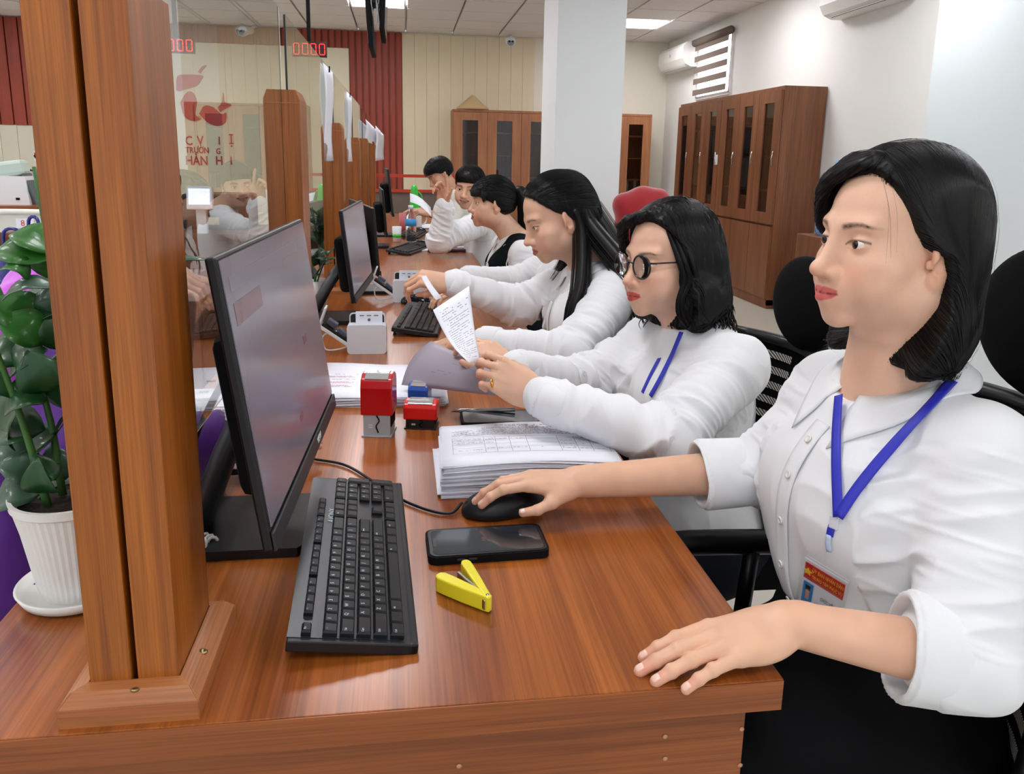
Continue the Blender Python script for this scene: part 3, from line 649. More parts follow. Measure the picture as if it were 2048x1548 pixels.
    for i in range(3): y = 4.6+rng.random()*1.2; x = -5.8-rng.random(); pts.append(loc2w(T, spline([(x+1.6, y+1.2, 8.5), (x, y+.6, 4), (x-.6, y-.3+rng.random(), 0-rng.random()*3)], 14)))
    strand_mesh('loose_hairs', np.array(pts), .00016, HAIR, P, .5)
    for o in P.children: o.matrix_parent_inverse = P.matrix_world.inverted() if False else Matrix.Translation(-P.location)
    return P, S
# ---------------------------------------------------------------- the other people
def arm_skin(B, sh, el, wr, r=(.036, .034, .0235)):
    B.cap(sh, el, r[0], r[1], .02); B.cap(el, wr, r[1], r[2], .02)
def person_base(lab, T, O, tor, sh, el, wr, hands, res, headkw={}, tintkw={}, lap=True, shirt=SHIRT, sleeve=((.060, .052), (.050, .038)), long=(True, True), bust=.07, amp=1., seed=0, neck_v=True, skinm=None, trousers=True, hip=(0, 0, 0), look=(0, 1, 0), shw=.052, smooth_neck=None, up=True, cufft=.36):
    """tor = chest centre; sh/el/wr/hands = (near, far) pairs; hands: dict(X, Z, left, ...) or None"""
    P = thing('person', lab, 'person', O); tor = np.array(tor, float); f = T[0][:, 1].copy(); ff = unit(np.array([-1, 0, 0.])) if 'front' not in headkw else unit(headkw['front']); hk = {k: v for k, v in headkw.items() if k != 'front'}
    B = Solid(); B.T(*T); head_solid(B, **hk); B.T(np.eye(3), np.zeros(3), 1); cn = tor+np.array([0, 0, .135])
    nb = loc2w(T, (0, -1.5, -6)); B.cap(nb, cn, .052, .056, .03); B.cap(cn, cn-np.array([0, 0, .06]), .057, .075, .04); B.ell(tor-np.array([0, 0, .05]), (.085, .11, .16), .03)
    for s in sh: B.cap(cn-np.array([0, 0, .03]), np.array(s)*.85+cn*.15, .03, .032, .04)
    nails = []
    for i in (0, 1):
        arm_skin(B, sh[i], el[i], wr[i])
        if hands[i]: nails.append(hand_solid(B, wr[i], **hands[i]))
    h0 = loc2w(T, (0, 0, 0)); reg = [(h0-.14, h0+.14, res), (cn-[.12, .12, .12], cn+[.12, .12, .09], res*2)]
    for i in (0, 1):
        if hands[i]:
            X = unit(hands[i]['X'])*.2; w_ = np.array(wr[i]); reg.append((np.minimum(w_-X*.3, w_+X)-.085, np.maximum(w_-X*.3, w_+X)+.085, min(res, .0022) if res < .0022 else res*.8))
        a, b = np.array(el[i]), np.array(wr[i])
        if not long[i]: reg.append((np.minimum(a, b)-.05, np.maximum(a, b)+.05, res*1.6))
    allp = np.array([cn, *sh, *el, *wr, tor]); reg.append((allp.min(0)-.06, np.minimum(allp.max(0)+.06, [9, 9, cn[2]+.0]), .006)); parts = [B.mesh(h, l, u) for l, u, h in reg]; V, Q = merge(parts); col = head_tint(V, T, **tintkw)
    far = np.linalg.norm(V-h0, axis=1) > .17; sk = tintkw.get('skin', SKIN_A); col[far] = (sk*np.array([.98, .93, .9]))*(1+.05*vnoise(V[far]*60)[:, None])
    mesh_obj('body', V, Q, SKINM, P, col); make_eyes(P, T, look)
    S = Solid(); b = ff; side = np.cross(b, (0, 0, 1)); Rb = np.stack([b, -side, (0, 0, 1)], 1)
    def L(x, y, z): return tor+b*x+side*y+np.array([0, 0, z])
    S.T(np.stack([b, np.cross((0, 0, 1), b), (0, 0, 1)], 1), tor, 1.)
    S.ell((-.005, 0, 0), (.112, .15, .15), .05); S.ell((0, 0, -.14), (.11, .13, .17), .08); S.ell((-.03, 0, -.28), (.14, .165, .12), .08)
    if bust:
        for s in (-1, 1): S.ell((.06, s*.062, .0), (bust*.92, bust, bust), .06)
    S.T(np.eye(3), np.zeros(3), 1)
    for i in (0, 1):
        S.cap(cn-np.array([0, 0, .015]), sh[i], shw, .055, .05); S.cap(sh[i], el[i], *sleeve[0], .03); e, w_ = np.array(el[i]), np.array(wr[i])
        if long[i]: S.cap(e, w_-(w_-e)*.06, sleeve[1][0], sleeve[1][1], .02)
        else: S.cap(e, e+(w_-e)*max(.15, cufft-.25), sleeve[1][0], sleeve[1][0]*.95, .02)
    S.ell(cn+np.array([0, 0, .035]), (.062, .058, .05), .02, 's')
    V, Q = S.mesh(res*2 if res < .0025 else res*1.6); V = cloth_displace(V, S, [([sh[0], el[0], wr[0]] if long[0] else [sh[0], el[0]], 1.3), ([sh[1], el[1], wr[1]] if long[1] else [sh[1], el[1]], 1.3)], .0052*amp, .004*amp, seed)
    mesh_obj('shirt', V, Q, shirt, P)
    for i in (0, 1):
        e, w_ = np.array(el[i]), np.array(wr[i])
        if long[i]: rolled_cuff('cuff', P, w_-(w_-e)*.24, w_+(w_-e)*.0, sleeve[1][1]+.001, sleeve[1][1]-.001, .031, shirt, seed=i+seed, h=res*1.7)
        else: rolled_cuff('rolled_cuff', P, e+(w_-e)*.02, e+(w_-e)*cufft, sleeve[1][0]*.97, sleeve[1][0]*.98, .042, shirt, seed=i+seed, h=res*1.7)
    if trousers:
        Tr = Solid(); Tr.T(np.stack([b, np.cross((0, 0, 1), b), (0, 0, 1)], 1), tor, 1.)
        Tr.ell((-.04, 0, -.33), (.16, .18, .11), .05)
        for s in (-1, 1): Tr.chain([(0, s*.09, -.33), (.34, s*.085, -.335), (.36, s*.085, -.76)], [.088, .066, .05], .04)
        Tr.T(np.eye(3), np.zeros(3), 1); V, Q = Tr.mesh(.01); mesh_obj('trousers', V, Q, mat('dark_trousers', '#14171f', .85, spec=.15), P)
    for o in P.children: o.matrix_parent_inverse = Matrix.Translation(-P.location)
    return P, S, B, cn
def late(P):
    for o in P.children: o.matrix_parent_inverse = Matrix.Translation(-P.location)
def hair_build(P, T, ops, yb, zmin, strands_n, h, length=34, step=.0085, rs=.00042, bangs=(), seed=1, flowfn=None, back=True, slope=.25, rootmax=6.6, farx=0., gr=.0011, low=None, name='hair'):
    Hh = Solid(); Hh.T(*T); ops(Hh)
    if yb is not None:
        def cut(p): return (p[:, 1]-yb(p[:, 2])-np.clip(p[:, 0]/3, 0, 1)*farx*np.clip(1-np.abs(p[:, 2]-3.5)/6, 0, 1))*.75
        Hh.func(cut, (-14, -18, -50), (14, 22, 16), .5)
    Hh.func(lambda p: -(p[:, 2]-zmin+slope*p[:, 1]), (-14, -18, -50), (14, 22, 16), .6)
    for pts, rr in bangs: pp = spline(pts, 9); Hh.chain(pp, np.interp(np.linspace(0, len(rr)-1, 9), range(len(rr)), rr), .6)
    Hh.T(np.eye(3), np.zeros(3), 1); V, Q = Hh.mesh(h); L = w2loc(T, V); g = vnoise(np.stack([L[:, 0]*2.6, L[:, 1]*2.6, L[:, 2]*.3], 1)); V = V+Hh.normal(V)*(g*gr)[:, None]; mesh_obj(name, V, Q, HAIR, P)
    if strands_n:
        rng = np.random.default_rng(seed); R = T[0]
        def flow(p, N):
            l = w2loc(T, p)
            if flowfn is not None: return flowfn(l)@R.T
            v = np.stack([l[:, 0]*.2, -.15*np.clip(6-l[:, 2], 0, 5)*.3, -1.1+0*l[:, 0]], 1); up = l[:, 2] > 8.5; v[up, 2] = -.35; v[up, 0] += np.sign(l[up, 0]+1.5)*.6; return v@R.T
        a = rng.random(strands_n)*2*np.pi; zz = 11.5-8.5*rng.random(strands_n)**1.5
        rt = np.stack([np.cos(a)*8.5*np.sqrt(np.clip(1-(zz/12.4)**2, 0, 1)), -1+np.sin(a)*9.5*np.sqrt(np.clip(1-(zz/12.4)**2, 0, 1)), zz], 1); rt = rt[rt[:, 1] < rootmax]
        pt = strands(Hh, loc2w(T, rt), flow, step, length, .0009, jit=.10, seed=seed+1, stop=lambda p: w2loc(T, p)[:, 2] < zmin-.4); strand_mesh('hair_strands', pt, rs, HAIR, P, .4)
    if strands_n: cover_strands(Hh, V, T, P, strands_n, rs, flow, n=10, zmin=zmin-.2, seed=seed+50)
    return Hh
def lanyard(P, S, paths, w=.012):
    LB = mat('lanyard_blue', '#2a2fb4', .5)
    for px in paths:
        m_ = max(8, len(px)*4); t_ = np.linspace(0, len(px)-1, m_); q_ = np.stack([np.interp(t_, range(len(px)), [p[i] for p in px]) for i in (0, 1)], 1)
        pts = np.array([S.cast(x, y, .006, d0=.6) for x, y in q_])
        for _ in range(6): pts[1:-1] = pts[1:-1]*.5+(pts[2:]+pts[:-2])*.25
        pts = pts-_f*.003
        ribbon(pts, w, S.normal(pts, .012), 40, .001).build('lanyard', LB, P)
def strip_hair(P, T, name, pts, rr, n=20, k=26, seed=0, mb=None):
    """a lock of hair: tapered tube wrapped in fine strands"""
    pp = spline([loc2w(T, q) for q in pts], n); r = np.interp(np.linspace(0, len(rr)-1, n), range(len(rr)), rr)*T[2]; MB().tube(pp, r, 10).build(name, HAIR, P)
    rng = np.random.default_rng(seed); paths = []
    for i in range(k): a = rng.random()*6.28; o = np.array([math.cos(a), math.sin(a), 0]); paths.append(pp+(r*(.95+.15*rng.random()))[:, None]*o)
    strand_mesh('hair_strands', np.array(paths), .0005, HAIR, P, .4)
def build_w2():
    T = headT((.535, 1.512, 1.096), (-1, -.36, -.04), (-.03, .02, 1), .0100)
    sh = ((.628, 1.375, .905), (.580, 1.665, .905)); el = ((.455, 1.245, .818), (.395, 1.63, .802)); wr = ((.232, 1.315, .878), (.212, 1.505, .876))
    hn = dict(X=(-.72, .28, .38), Z=(-.1, -.75, .45), left=True, curl=(.55, .62, .7, .75), pip=(.7, .8, .85, .85), dip=(.4, .4, .4, .4), thumb=((2, 2.2, -.9), (4.8, 3.6, -2.2), (7.2, 3.9, -3.2), (9.2, 3.6, -3.8)), scale=.92)
    hf = dict(X=(-.55, .6, .35), Z=(-.2, -.2, 1), left=False, curl=(.3, .3, .35, .4), pip=(.6, .6, .6, .6), dip=(.4, .4, .4, .4), scale=.9)
    P, S, B, cn = person_base('woman in round black glasses with wavy shoulder-length hair holding up a printed sheet', T, (.66, 1.52, .45), (.600, 1.52, .81), sh, el, wr, (hn, hf), .0016,
        dict(jaw=.96, full=.96, lip=1.1, front=(-1, -.1, 0)), dict(lipc='#c23f3c', skin=SKIN_A*np.array([1.02, 1.0, 1.0]), blush=.2), seed=5, amp=1.7)
    yb = lambda z: np.interp(z, [-17, -13, -9, -6, -3, 0, 2, 4, 6, 8, 9.4, 11, 14], [.8, 1.5, 1.2, 2.2, 2.8, 2.7, 2.6, 3.3, 4.3, 5.8, 7.2, 9, 12])
    def ops(H):
        e = H.ell; e((0, -1.2, 3.6), (8.6, 10.2, 9.0), 1); e((0, -3.2, -3.0), (9.6, 9.2, 9.5), 3); e((0, -3.6, -8.5), (10.4, 9.0, 6.5), 3)
        for s in (-1, 1): e((s*8.6, -.4, -8.2), (2.6, 4.6, 5.6), 2.)
    Hh = hair_build(P, T, ops, yb, -13.6, 1900, .0028, bangs=[(((-2, 6.2, 9.6), (4.5, 8.0, 7.4), (7.6, 5.6, 2.0), (8.0, 4.2, -3)), (1., 1.1, .9, .6))], seed=8, slope=-.12, farx=1.6,
        flowfn=lambda l: np.stack([l[:, 0]*.16+.55*np.sin(l[:, 2]*.75+l[:, 0]*.5), .45*np.sin(l[:, 2]*.8+l[:, 1]*.4)-.1, -1+0*l[:, 0]], 1), rs=.0006, gr=.0028)
    for i, (x, y) in enumerate(((-8.2, 2.6), (-7.7, 3.4), (-8.6, 1.2))): strip_hair(P, T, 'hair_lock', [(x+2.6, y+1.2, 6.5), (x, y+.6, 1), (x-.3, y-.5, -3), (x-.2, y+1.2-.5*i, -7), (x+.1, y+.3, -10), (x+.3, y-1.8, -12.5)], (.4, .6, .55, .4, .2), seed=i)
    rng = np.random.default_rng(6); cur = []
    for i in range(170):
        a = math.pi*(.95+1.15*rng.random()); x, y = 9.4*math.cos(a), -3+8.0*math.sin(a); z0 = -4-5*rng.random(); w = 1.2+rng.random(); ph = rng.random()*6
        cur.append(loc2w(T, np.array([(x*(1+.02*t)+w*.5*math.sin(t*.9+ph), y*(1+.02*t)+w*.5*math.cos(t*.9+ph), z0-t) for t in np.linspace(0, 5+5*rng.random(), 14)])))
    strand_mesh('hair_strands', np.array(cur), .0016, HAIR, P, .15)
    # glasses
    GM = mat('spectacle_black', '#0b0b10', .2, coat=.5); LN = mat('lens', '#f6f8ff', .02, trans=1, ior=1.15); g = MB()
    for s in (-1, 1):
        c = np.array([s*3.35, 10.0-abs(s)*.3, -.35]); ring = [loc2w(T, c+np.array([2.45*math.cos(a), -.35*abs(math.cos(a))*(1 if s*math.cos(a) > 0 else 0), 2.3*math.sin(a)])) for a in np.linspace(0, 2*math.pi, 33)]; g.tube(ring, .0020, 8, cap=False)
        g.tube([loc2w(T, q) for q in ((s*5.7, 9.3, .5), (s*7.0, 7.6, .6), (s*7.7, 3.0, .5), (s*7.8, -.5, .3), (s*7.6, -1.6, -1.2))], .0016, 8)
    g.tube([loc2w(T, q) for q in spline([(-1.0, 9.8, .1), (0, 10.1, .5), (1.0, 9.8, .1)], 8)], .0014, 8); gl = g.build('glasses', GM, P)
    for s in (-1, 1): R = T[0]; MB().lathe([(0, .0006), (.0235, .0003), (.0235, -.0003), (0, -.0002)][::-1], loc2w(T, (s*3.35, 9.65, -.35)), 28, R@rotm(-math.pi/2)).build('lens', LN, gl, label='clear lens')
    for s in (-1, 1): collar_band(P, S, cn, s)
    strip_on(S, [cn+np.array([-.2, 0, -.04-.06*i]) for i in range(7)], .028, SHIRT, 'placket', P, off=.004)
    for i in range(4): button(P, S, cn+np.array([-.2, 0, -.06-.065*i]), off=.006)
    lanyard(P, S, [((1362, 664), (1345, 706), (1320, 757), (1300, 792)), ((1318, 716), (1300, 750), (1284, 785))], .010)
    # ring on the near hand
    q = B.cast(981, 765, .0005, d0=.8); fd = unit((-.72, .28, -.25)); nn = B.normal(q[None])[0]; c = q-nn*.0085; F = frame(fd, nn)
    MB().tube([c+F[:, 1]*math.cos(a)*.0098+F[:, 2]*math.sin(a)*.0098 for a in np.linspace(0, 2*math.pi, 29)], .0022, 8, cap=False, flat=1.6).build('gold_ring', mat('gold', '#d89a55', .25, metal=1), P)
    late(P); return P, S, B, T
def collar_band(P, S, cn, s):
    G = []
    for u in np.linspace(0, 1, 14):
        th = .12+(math.pi-.12)*u; rad = np.array([-math.cos(th), s*math.sin(th), 0]); base = cn+np.array([0, 0, .0+.045*(1-math.cos(th))/2])+rad*.061; G.append([base-np.array([0, 0, .03])+rad*.004, base+rad*.001, base+np.array([0, 0, .012])-rad*.002])
    MB().grid(G, .002).build('collar', SHIRT, P)
def build_w3():
    T = headT((.415, 2.088, 1.140), (-.93, -.12, -.38), (-.38, 0, .93), .0100)
    sh = ((.535, 1.925, .945), (.500, 2.235, .945)); el = ((.395, 1.785, .832), (.330, 2.21, .868)); wr = ((.190, 1.905, .838), (.128, 2.185, .948))
    hn = dict(X=(-1, .1, -.05), Z=(0, 0, 1), left=True, curl=(.3, .35, .4, .45), scale=.9)
    hf = dict(X=(-.86, -.15, .12), Z=(-.05, -.55, .85), left=False, curl=(.75, .8, .85, .9), pip=(.85, .9, .95, .95), dip=(.4, .4, .4, .4), thumb=((2, 2.2, -.9), (4.8, 3.3, -2.2), (7.0, 3.1, -3.4), (8.6, 2.4, -4.4)), scale=.95)
    P, S, B, cn = person_base('woman looking down with very long straight half-tied black hair, holding a paper slip', T, (.54, 2.08, .45), (.53, 2.08, .86), sh, el, wr, (hn, hf), .0019,
        dict(full=1.0, eye=.7), dict(lipc='#b9605c', skin=SKIN_A*np.array([.96, .93, .92]), blush=.15), seed=9, amp=1.5)
    yb = lambda z: np.interp(z, [-17, -9, -6, -3, 0, 2, 4, 6, 8, 9.4, 11, 14], [-3, -2.6, -2.4, -1.9, -.6, 1.8, 3.6, 4.9, 6.2, 7.4, 9, 12])
    def ops(H):
        e = H.ell; e((0, -1.0, 3.5), (8.1, 9.9, 8.7), 1); e((0, -5.5, -1.0), (8.2, 6.5, 9.5), 3); e((0, -6.5, 5.6), (4.5, 4.2, 3.2), 1.5)
    hair_build(P, T, ops, yb, -9., 1500, .003, seed=12, slope=.2, flowfn=lambda l: np.where((l[:, 2] > -1)[:, None], np.stack([-l[:, 0]*.10, -1+0*l[:, 0], -.45+0*l[:, 0]], 1), np.stack([l[:, 0]*0, -.2+0*l[:, 0], -1+0*l[:, 0]], 1)), rootmax=7.4, rs=.0005)
    # long locks: world-space paths, down the back and one in front of each shoulder
    def wl(pts, rr, k, seed): pp = spline(pts, 26); r = np.interp(np.linspace(0, len(rr)-1, 26), range(len(rr)), rr); MB().tube(pp, r, 12, flat=.55).build('hair_lock', HAIR, P); rng = np.random.default_rng(seed); strand_mesh('hair_strands', np.array([pp+(r*(.8+.35*rng.random()))[:, None]*np.array([math.cos(a)*.8, math.sin(a), 0]) for a in rng.random(k)*6.28]), .0006, HAIR, P, .3)
    a = loc2w(T, (-6.6, -3.0, 1.)); b = loc2w(T, (-7.4, -2.4, -6)); wl([a, b, (.455, 1.950, .98), (.430, 1.915, .92), (.405, 1.91, .86)], (.02, .028, .03, .024, .006), 80, 1)
    a = loc2w(T, (-5.2, -6, 1.)); b = loc2w(T, (-6.4, -6, -6)); wl([a, b, (.575, 1.915, 1.0), (.60, 1.885, .93), (.615, 1.875, .86), (.62, 1.87, .74)], (.03, .045, .05, .045, .04, .015), 90, 2)
    a = loc2w(T, (0, -8.8, 1.)); wl([a, (.57, 2.07, 1.06), (.645, 2.06, .95), (.665, 2.05, .84), (.665, 2.05, .7)], (.05, .062, .07, .065, .02), 90, 3)
    a = loc2w(T, (5.6, -3.5, .0)); wl([a, (.47, 2.19, 1.02), (.425, 2.205, .93), (.405, 2.16, .86), (.40, 2.14, .80)], (.02, .028, .028, .022, .006), 50, 4)
    for s in (-1, 1): collar(P, S, (cn[0]-.003, cn[1], 0), .062, (-1, -.05, 0), cn[2]-.015, cn[2]+.035, SHIRT, s, w0=.032, w1=.062, gap=.3, tipout=.25)
    strip_on(S, [cn+np.array([-.2, 0, -.04-.06*i]) for i in range(6)], .028, SHIRT, 'placket', P, off=.004); late(P); return P
def build_w4():
    T = headT((.565, 2.735, 1.135), (-1, 0, -.2), (-.1, 0, 1), .0100)
    sh = ((.62, 2.57, .945), (.62, 2.87, .945)); el = ((.45, 2.50, .83), (.43, 2.86, .84)); wr = ((.235, 2.60, .850), (.215, 2.78, .872))
    hn = dict(X=(-1, .05, -.1), Z=(0, 0, 1), left=True, curl=(.25, .3, .3, .3), scale=.92); hf = dict(X=(-1, -.05, -.2), Z=(0, 0, 1), left=False, curl=(.3, .3, .35, .4), scale=.92)
    P, S, B, cn = person_base('person hidden behind the long-haired woman, only white sleeves, typing hands and hair top showing', T, (.64, 2.73, .45), (.62, 2.72, .86), sh, el, wr, (hn, hf), .0028, {}, {}, seed=14, amp=1.2)
    yb = lambda z: np.interp(z, [-17, -9, -3, 0, 2, 4, 6, 8, 9.4, 11, 14], [-1, -1, -1, 0, 2, 3.6, 4.9, 6.2, 7.4, 9, 12])
    def ops(H): H.ell((0, -1.0, 3.5), (8.1, 9.9, 8.7), 1); H.ell((0, -4.5, -2.0), (8.2, 6.5, 9.5), 3)
    hair_build(P, T, ops, yb, -9., 0, .005)
    lanyard(P, S, [((1062, 500), (1054, 514), (1047, 528))], .012); late(P)
def build_w5():
    T = headT((.412, 3.610, 1.092), (-1, -.08, -.02), (-.06, 0, 1), .0102)
    sh = ((.54, 3.43, .87), (.49, 3.76, .87)); el = ((.52, 3.34, .68), (.46, 3.84, .70)); wr = ((.475, 3.44, .60), (.47, 3.74, .62))
    P, S, B, cn = person_base('woman with a fringe and ponytail in a dark knitted vest with white edging', T, (.54, 3.6, .45), (.52, 3.60, .79), sh, el, wr, (None, None), .0026, dict(jaw=1.05, full=1.06), dict(lipc='#b4504c', skin=SKIN_A*np.array([1., .97, .96]), blush=.3), seed=17, amp=.8)
    yb = lambda z: np.interp(z, [-17, -9, -3, -.5, 1.2, 2.4, 2.9, 4, 6, 8, 11, 14], [-2.5, -2.4, -1.8, .4, 3.4, 4.8, 11, 12, 12, 12, 12, 12])
    def ops(H): H.ell((0, -1.0, 3.5), (8.3, 10., 8.8), 1); H.ell((0, -4.5, -.5), (7.8, 6.2, 6), 3); H.ell((0, 3, 4.6), (7.6, 6.7, 5), 2)
    bangs = [(((x, 6.0, 9.6), (x*1.2, 8.8, 6.8), (x*1.35, 9.1, 3.6)), (.8, .85, .3)) for x in ()]+[(((-6.2, 4.5, 8), (-7.2, 5.6, 4), (-7.4, 5.4, .5)), (.9, .8, .3))]
    hair_build(P, T, ops, yb, -6.5, 700, .0035, bangs=bangs, seed=20, flowfn=lambda l: np.stack([l[:, 0]*0, -1+0*l[:, 0], -.2+0*l[:, 0]], 1), rs=.0008, rootmax=6)
    strip_hair(P, T, 'ponytail', [(0, -9.5, 4), (-.5, -12.5, 4.6), (-1.5, -14.5, 1.5), (-2.2, -14.8, -4), (-2.4, -14.2, -10), (-2.4, -13.6, -15)], (2.0, 3.0, 3.6, 3.4, 2.8, .8), k=160, seed=3)
    MB().tube([loc2w(T, (0, -9.8, 4)), loc2w(T, (-.1, -10.8, 4.3))], .022, 12).build('hair_tie', mat('hair_tie_grey', '#55565e', .4), P)
    # knitted vest: an inflated sleeveless torso with white rims
    VM = mat('vest_knit_black', '#0d1418', .9, spec=.15, bump=(500, .4, .001)); Vs = Solid(); Vs.ops = [o for o in S.ops]; tor = np.array([.52, 3.60, .79])
    K = Solid(); f = [o for o in S.ops if o[4] == 'u'][:5]; K.ops = [(lambda P_, g=g: g(P_)-.006, lo, hi, k, m) for g, lo, hi, k, m in f]
    K.cap(cn-np.array([0, 0, .015]), np.array(sh[0])*.72+cn*.28, .058, .056, .05); K.cap(cn-np.array([0, 0, .015]), np.array(sh[1])*.72+cn*.28, .058, .056, .05); K.ell(cn+np.array([0, 0, .02]), (.066, .063, .06), .02, 's'); K.cap(cn+np.array([-.06, 0, 0]), cn+np.array([-.17, 0, -.20]), .062, .012, .02, 's')
    V, Q = K.mesh(.004); mesh_obj('vest', V, Q, VM, P)
    WM = mat('vest_edging', '#e6e4da', .8)
    for (c, s) in ((sh[0], -1), (sh[1], 1)):
        c = np.array(c); c2 = c*.80+cn*.20; ring = [c2+np.array([.075*math.cos(a), -s*0+s*.0, .105*math.sin(a)-.035]) for a in np.linspace(-2.6, 2.6+math.pi*.35, 24)]; ring = K.snap(np.array([c2+np.array([.085*math.cos(a), s*.03, .10*math.sin(a)-.035]) for a in np.linspace(0, 2*math.pi, 28)]), .001, 5); MB().tube(ring, .0042, 6, flat=.6).build('edging', WM, P)
    for s in (-1, 1): strip_on(K, [cn+np.array([.02, s*.07, .03]), cn+np.array([-.05, s*.068, .0]), cn+np.array([-.11, s*.045, -.08]), cn+np.array([-.14, s*.012, -.18])], .010, WM, 'edging', P, off=.001)
    for s in (-1, 1): collar(P, S, (cn[0]-.003, cn[1], 0), .062, (-1, -.05, 0), cn[2]-.015, cn[2]+.035, SHIRT, s, w0=.032, w1=.06, gap=.3, tipout=.25)
    lanyard(P, S, [((1010, 452), (1000, 460), (990, 470)), ((958, 500), (952, 508), (948, 512))], .010); late(P)
def build_m6():
    T = headT((.392, 4.62, 1.118), (-.42, -1, -.10), (.10, 0, 1), .0106)
    sh = ((.44, 4.42, .93), (.52, 4.78, .93)); el = ((.20, 4.30, .845), (.40, 4.9, .78)); wr = ((.228, 4.28, 1.035), (.25, 4.8, .80))
    hn = dict(X=(-.12, .0, 1), Z=(.5, .6, .0), left=False, curl=(.05, .75, .9, 1.0), pip=(.1, .9, 1.1, 1.1), dip=(.1, .5, .5, .5), spread=(.0, .15, -.0, -.1), thumb=((2, 2.2, -.9), (4.6, 4.6, -1.6), (6.6, 6.2, -2.), (8.6, 7.4, -2.)), scale=1.02)
    P, S, B, cn = person_base('smiling short-haired man in a white shirt raising one hand with a finger up', T, (.5, 4.6, .45), (.48, 4.60, .85), sh, el, wr, (hn, None), .0028, dict(male=True, jaw=1.12, smile=1., front=(-1, -.3, 0)), dict(male=True, smile=1., lipc='#a8645a', skin=SKIN_A*np.array([.86, .78, .74]), blush=.1, browc='#14100f', brow=1.1), seed=22, bust=0, amp=1.6, sleeve=((.07, .064), (.06, .052)), look=(0, 1, 0))
    th = MB(); R = T[0]
    for i in range(8): x = -1.55+.44*i; th.box(loc2w(T, (x, 8.85-abs(x)*.18, -6.35+abs(x)*.08)), (.0042, .0018, .0055), R, .0006)
    th.build('teeth', mat('teeth', '#e6e2d8', .2), P)
    yb = lambda z: np.interp(z, [-6, -3, -.5, 1.2, 3, 4, 6, 8, 9.4, 11, 14], [-4, -2.5, -.8, 1.4, 3.8, 9, 12, 12, 12, 12, 12])
    def ops(H): H.ell((0, -1.0, 3.9), (8.1, 9.8, 8.9), 1); H.ell((0, 2.6, 7), (7, 6.9, 4.4), 2); H.ell((0, -4, 0), (7.7, 5.6, 5), 2)
    hair_build(P, T, ops, yb, -4.5, 500, .0035, rs=.0008, length=14, rootmax=6); late(P)
def build_p7():
    T = headT((.285, 5.93, 1.165), (-.85, -.25, -.5), (-.5, 0, .85), .0104)
    sh = ((.40, 5.72, .985), (.44, 6.05, .985)); el = ((.36, 5.60, .80), (.34, 6.1, .82)); wr = ((.20, 5.60, .90), (.14, 5.9, .90)); KN = mat('cream_knit', '#ddd8cc', .9, bump=(120, .6, .002))
    P, S, B, cn = person_base('short-haired person in a cream top reading at the far end of the counter', T, (.4, 5.9, .45), (.40, 5.88, .90), sh, el, wr, (dict(X=(-1, 0, .1), Z=(0, -.3, 1), left=True, curl=(.5, .5, .6, .6)), dict(X=(-1, -.2, 0), Z=(0, .2, 1), left=False, curl=(.5, .5, .6, .6))), .0035, dict(male=True), dict(male=True, skin=SKIN_A*np.array([.85, .75, .7])), seed=30, bust=0, shirt=KN, long=(False, False))
    yb = lambda z: np.interp(z, [-6, -3, -.5, 1.2, 3, 4, 6, 8, 9.4, 11, 14], [-4, -2.5, -.8, 1.8, 4.6, 11, 12, 12, 12, 12, 12])
    def ops(H): H.ell((0, -1.0, 3.9), (8.6, 10.2, 9.3), 1); H.ell((0, 2.8, 6), (7.8, 7.3, 5), 2); H.ell((0, -4, 0), (8, 5.6, 5), 2)
    hair_build(P, T, ops, yb, -4.5, 300, .004, rs=.0009, length=14); late(P)
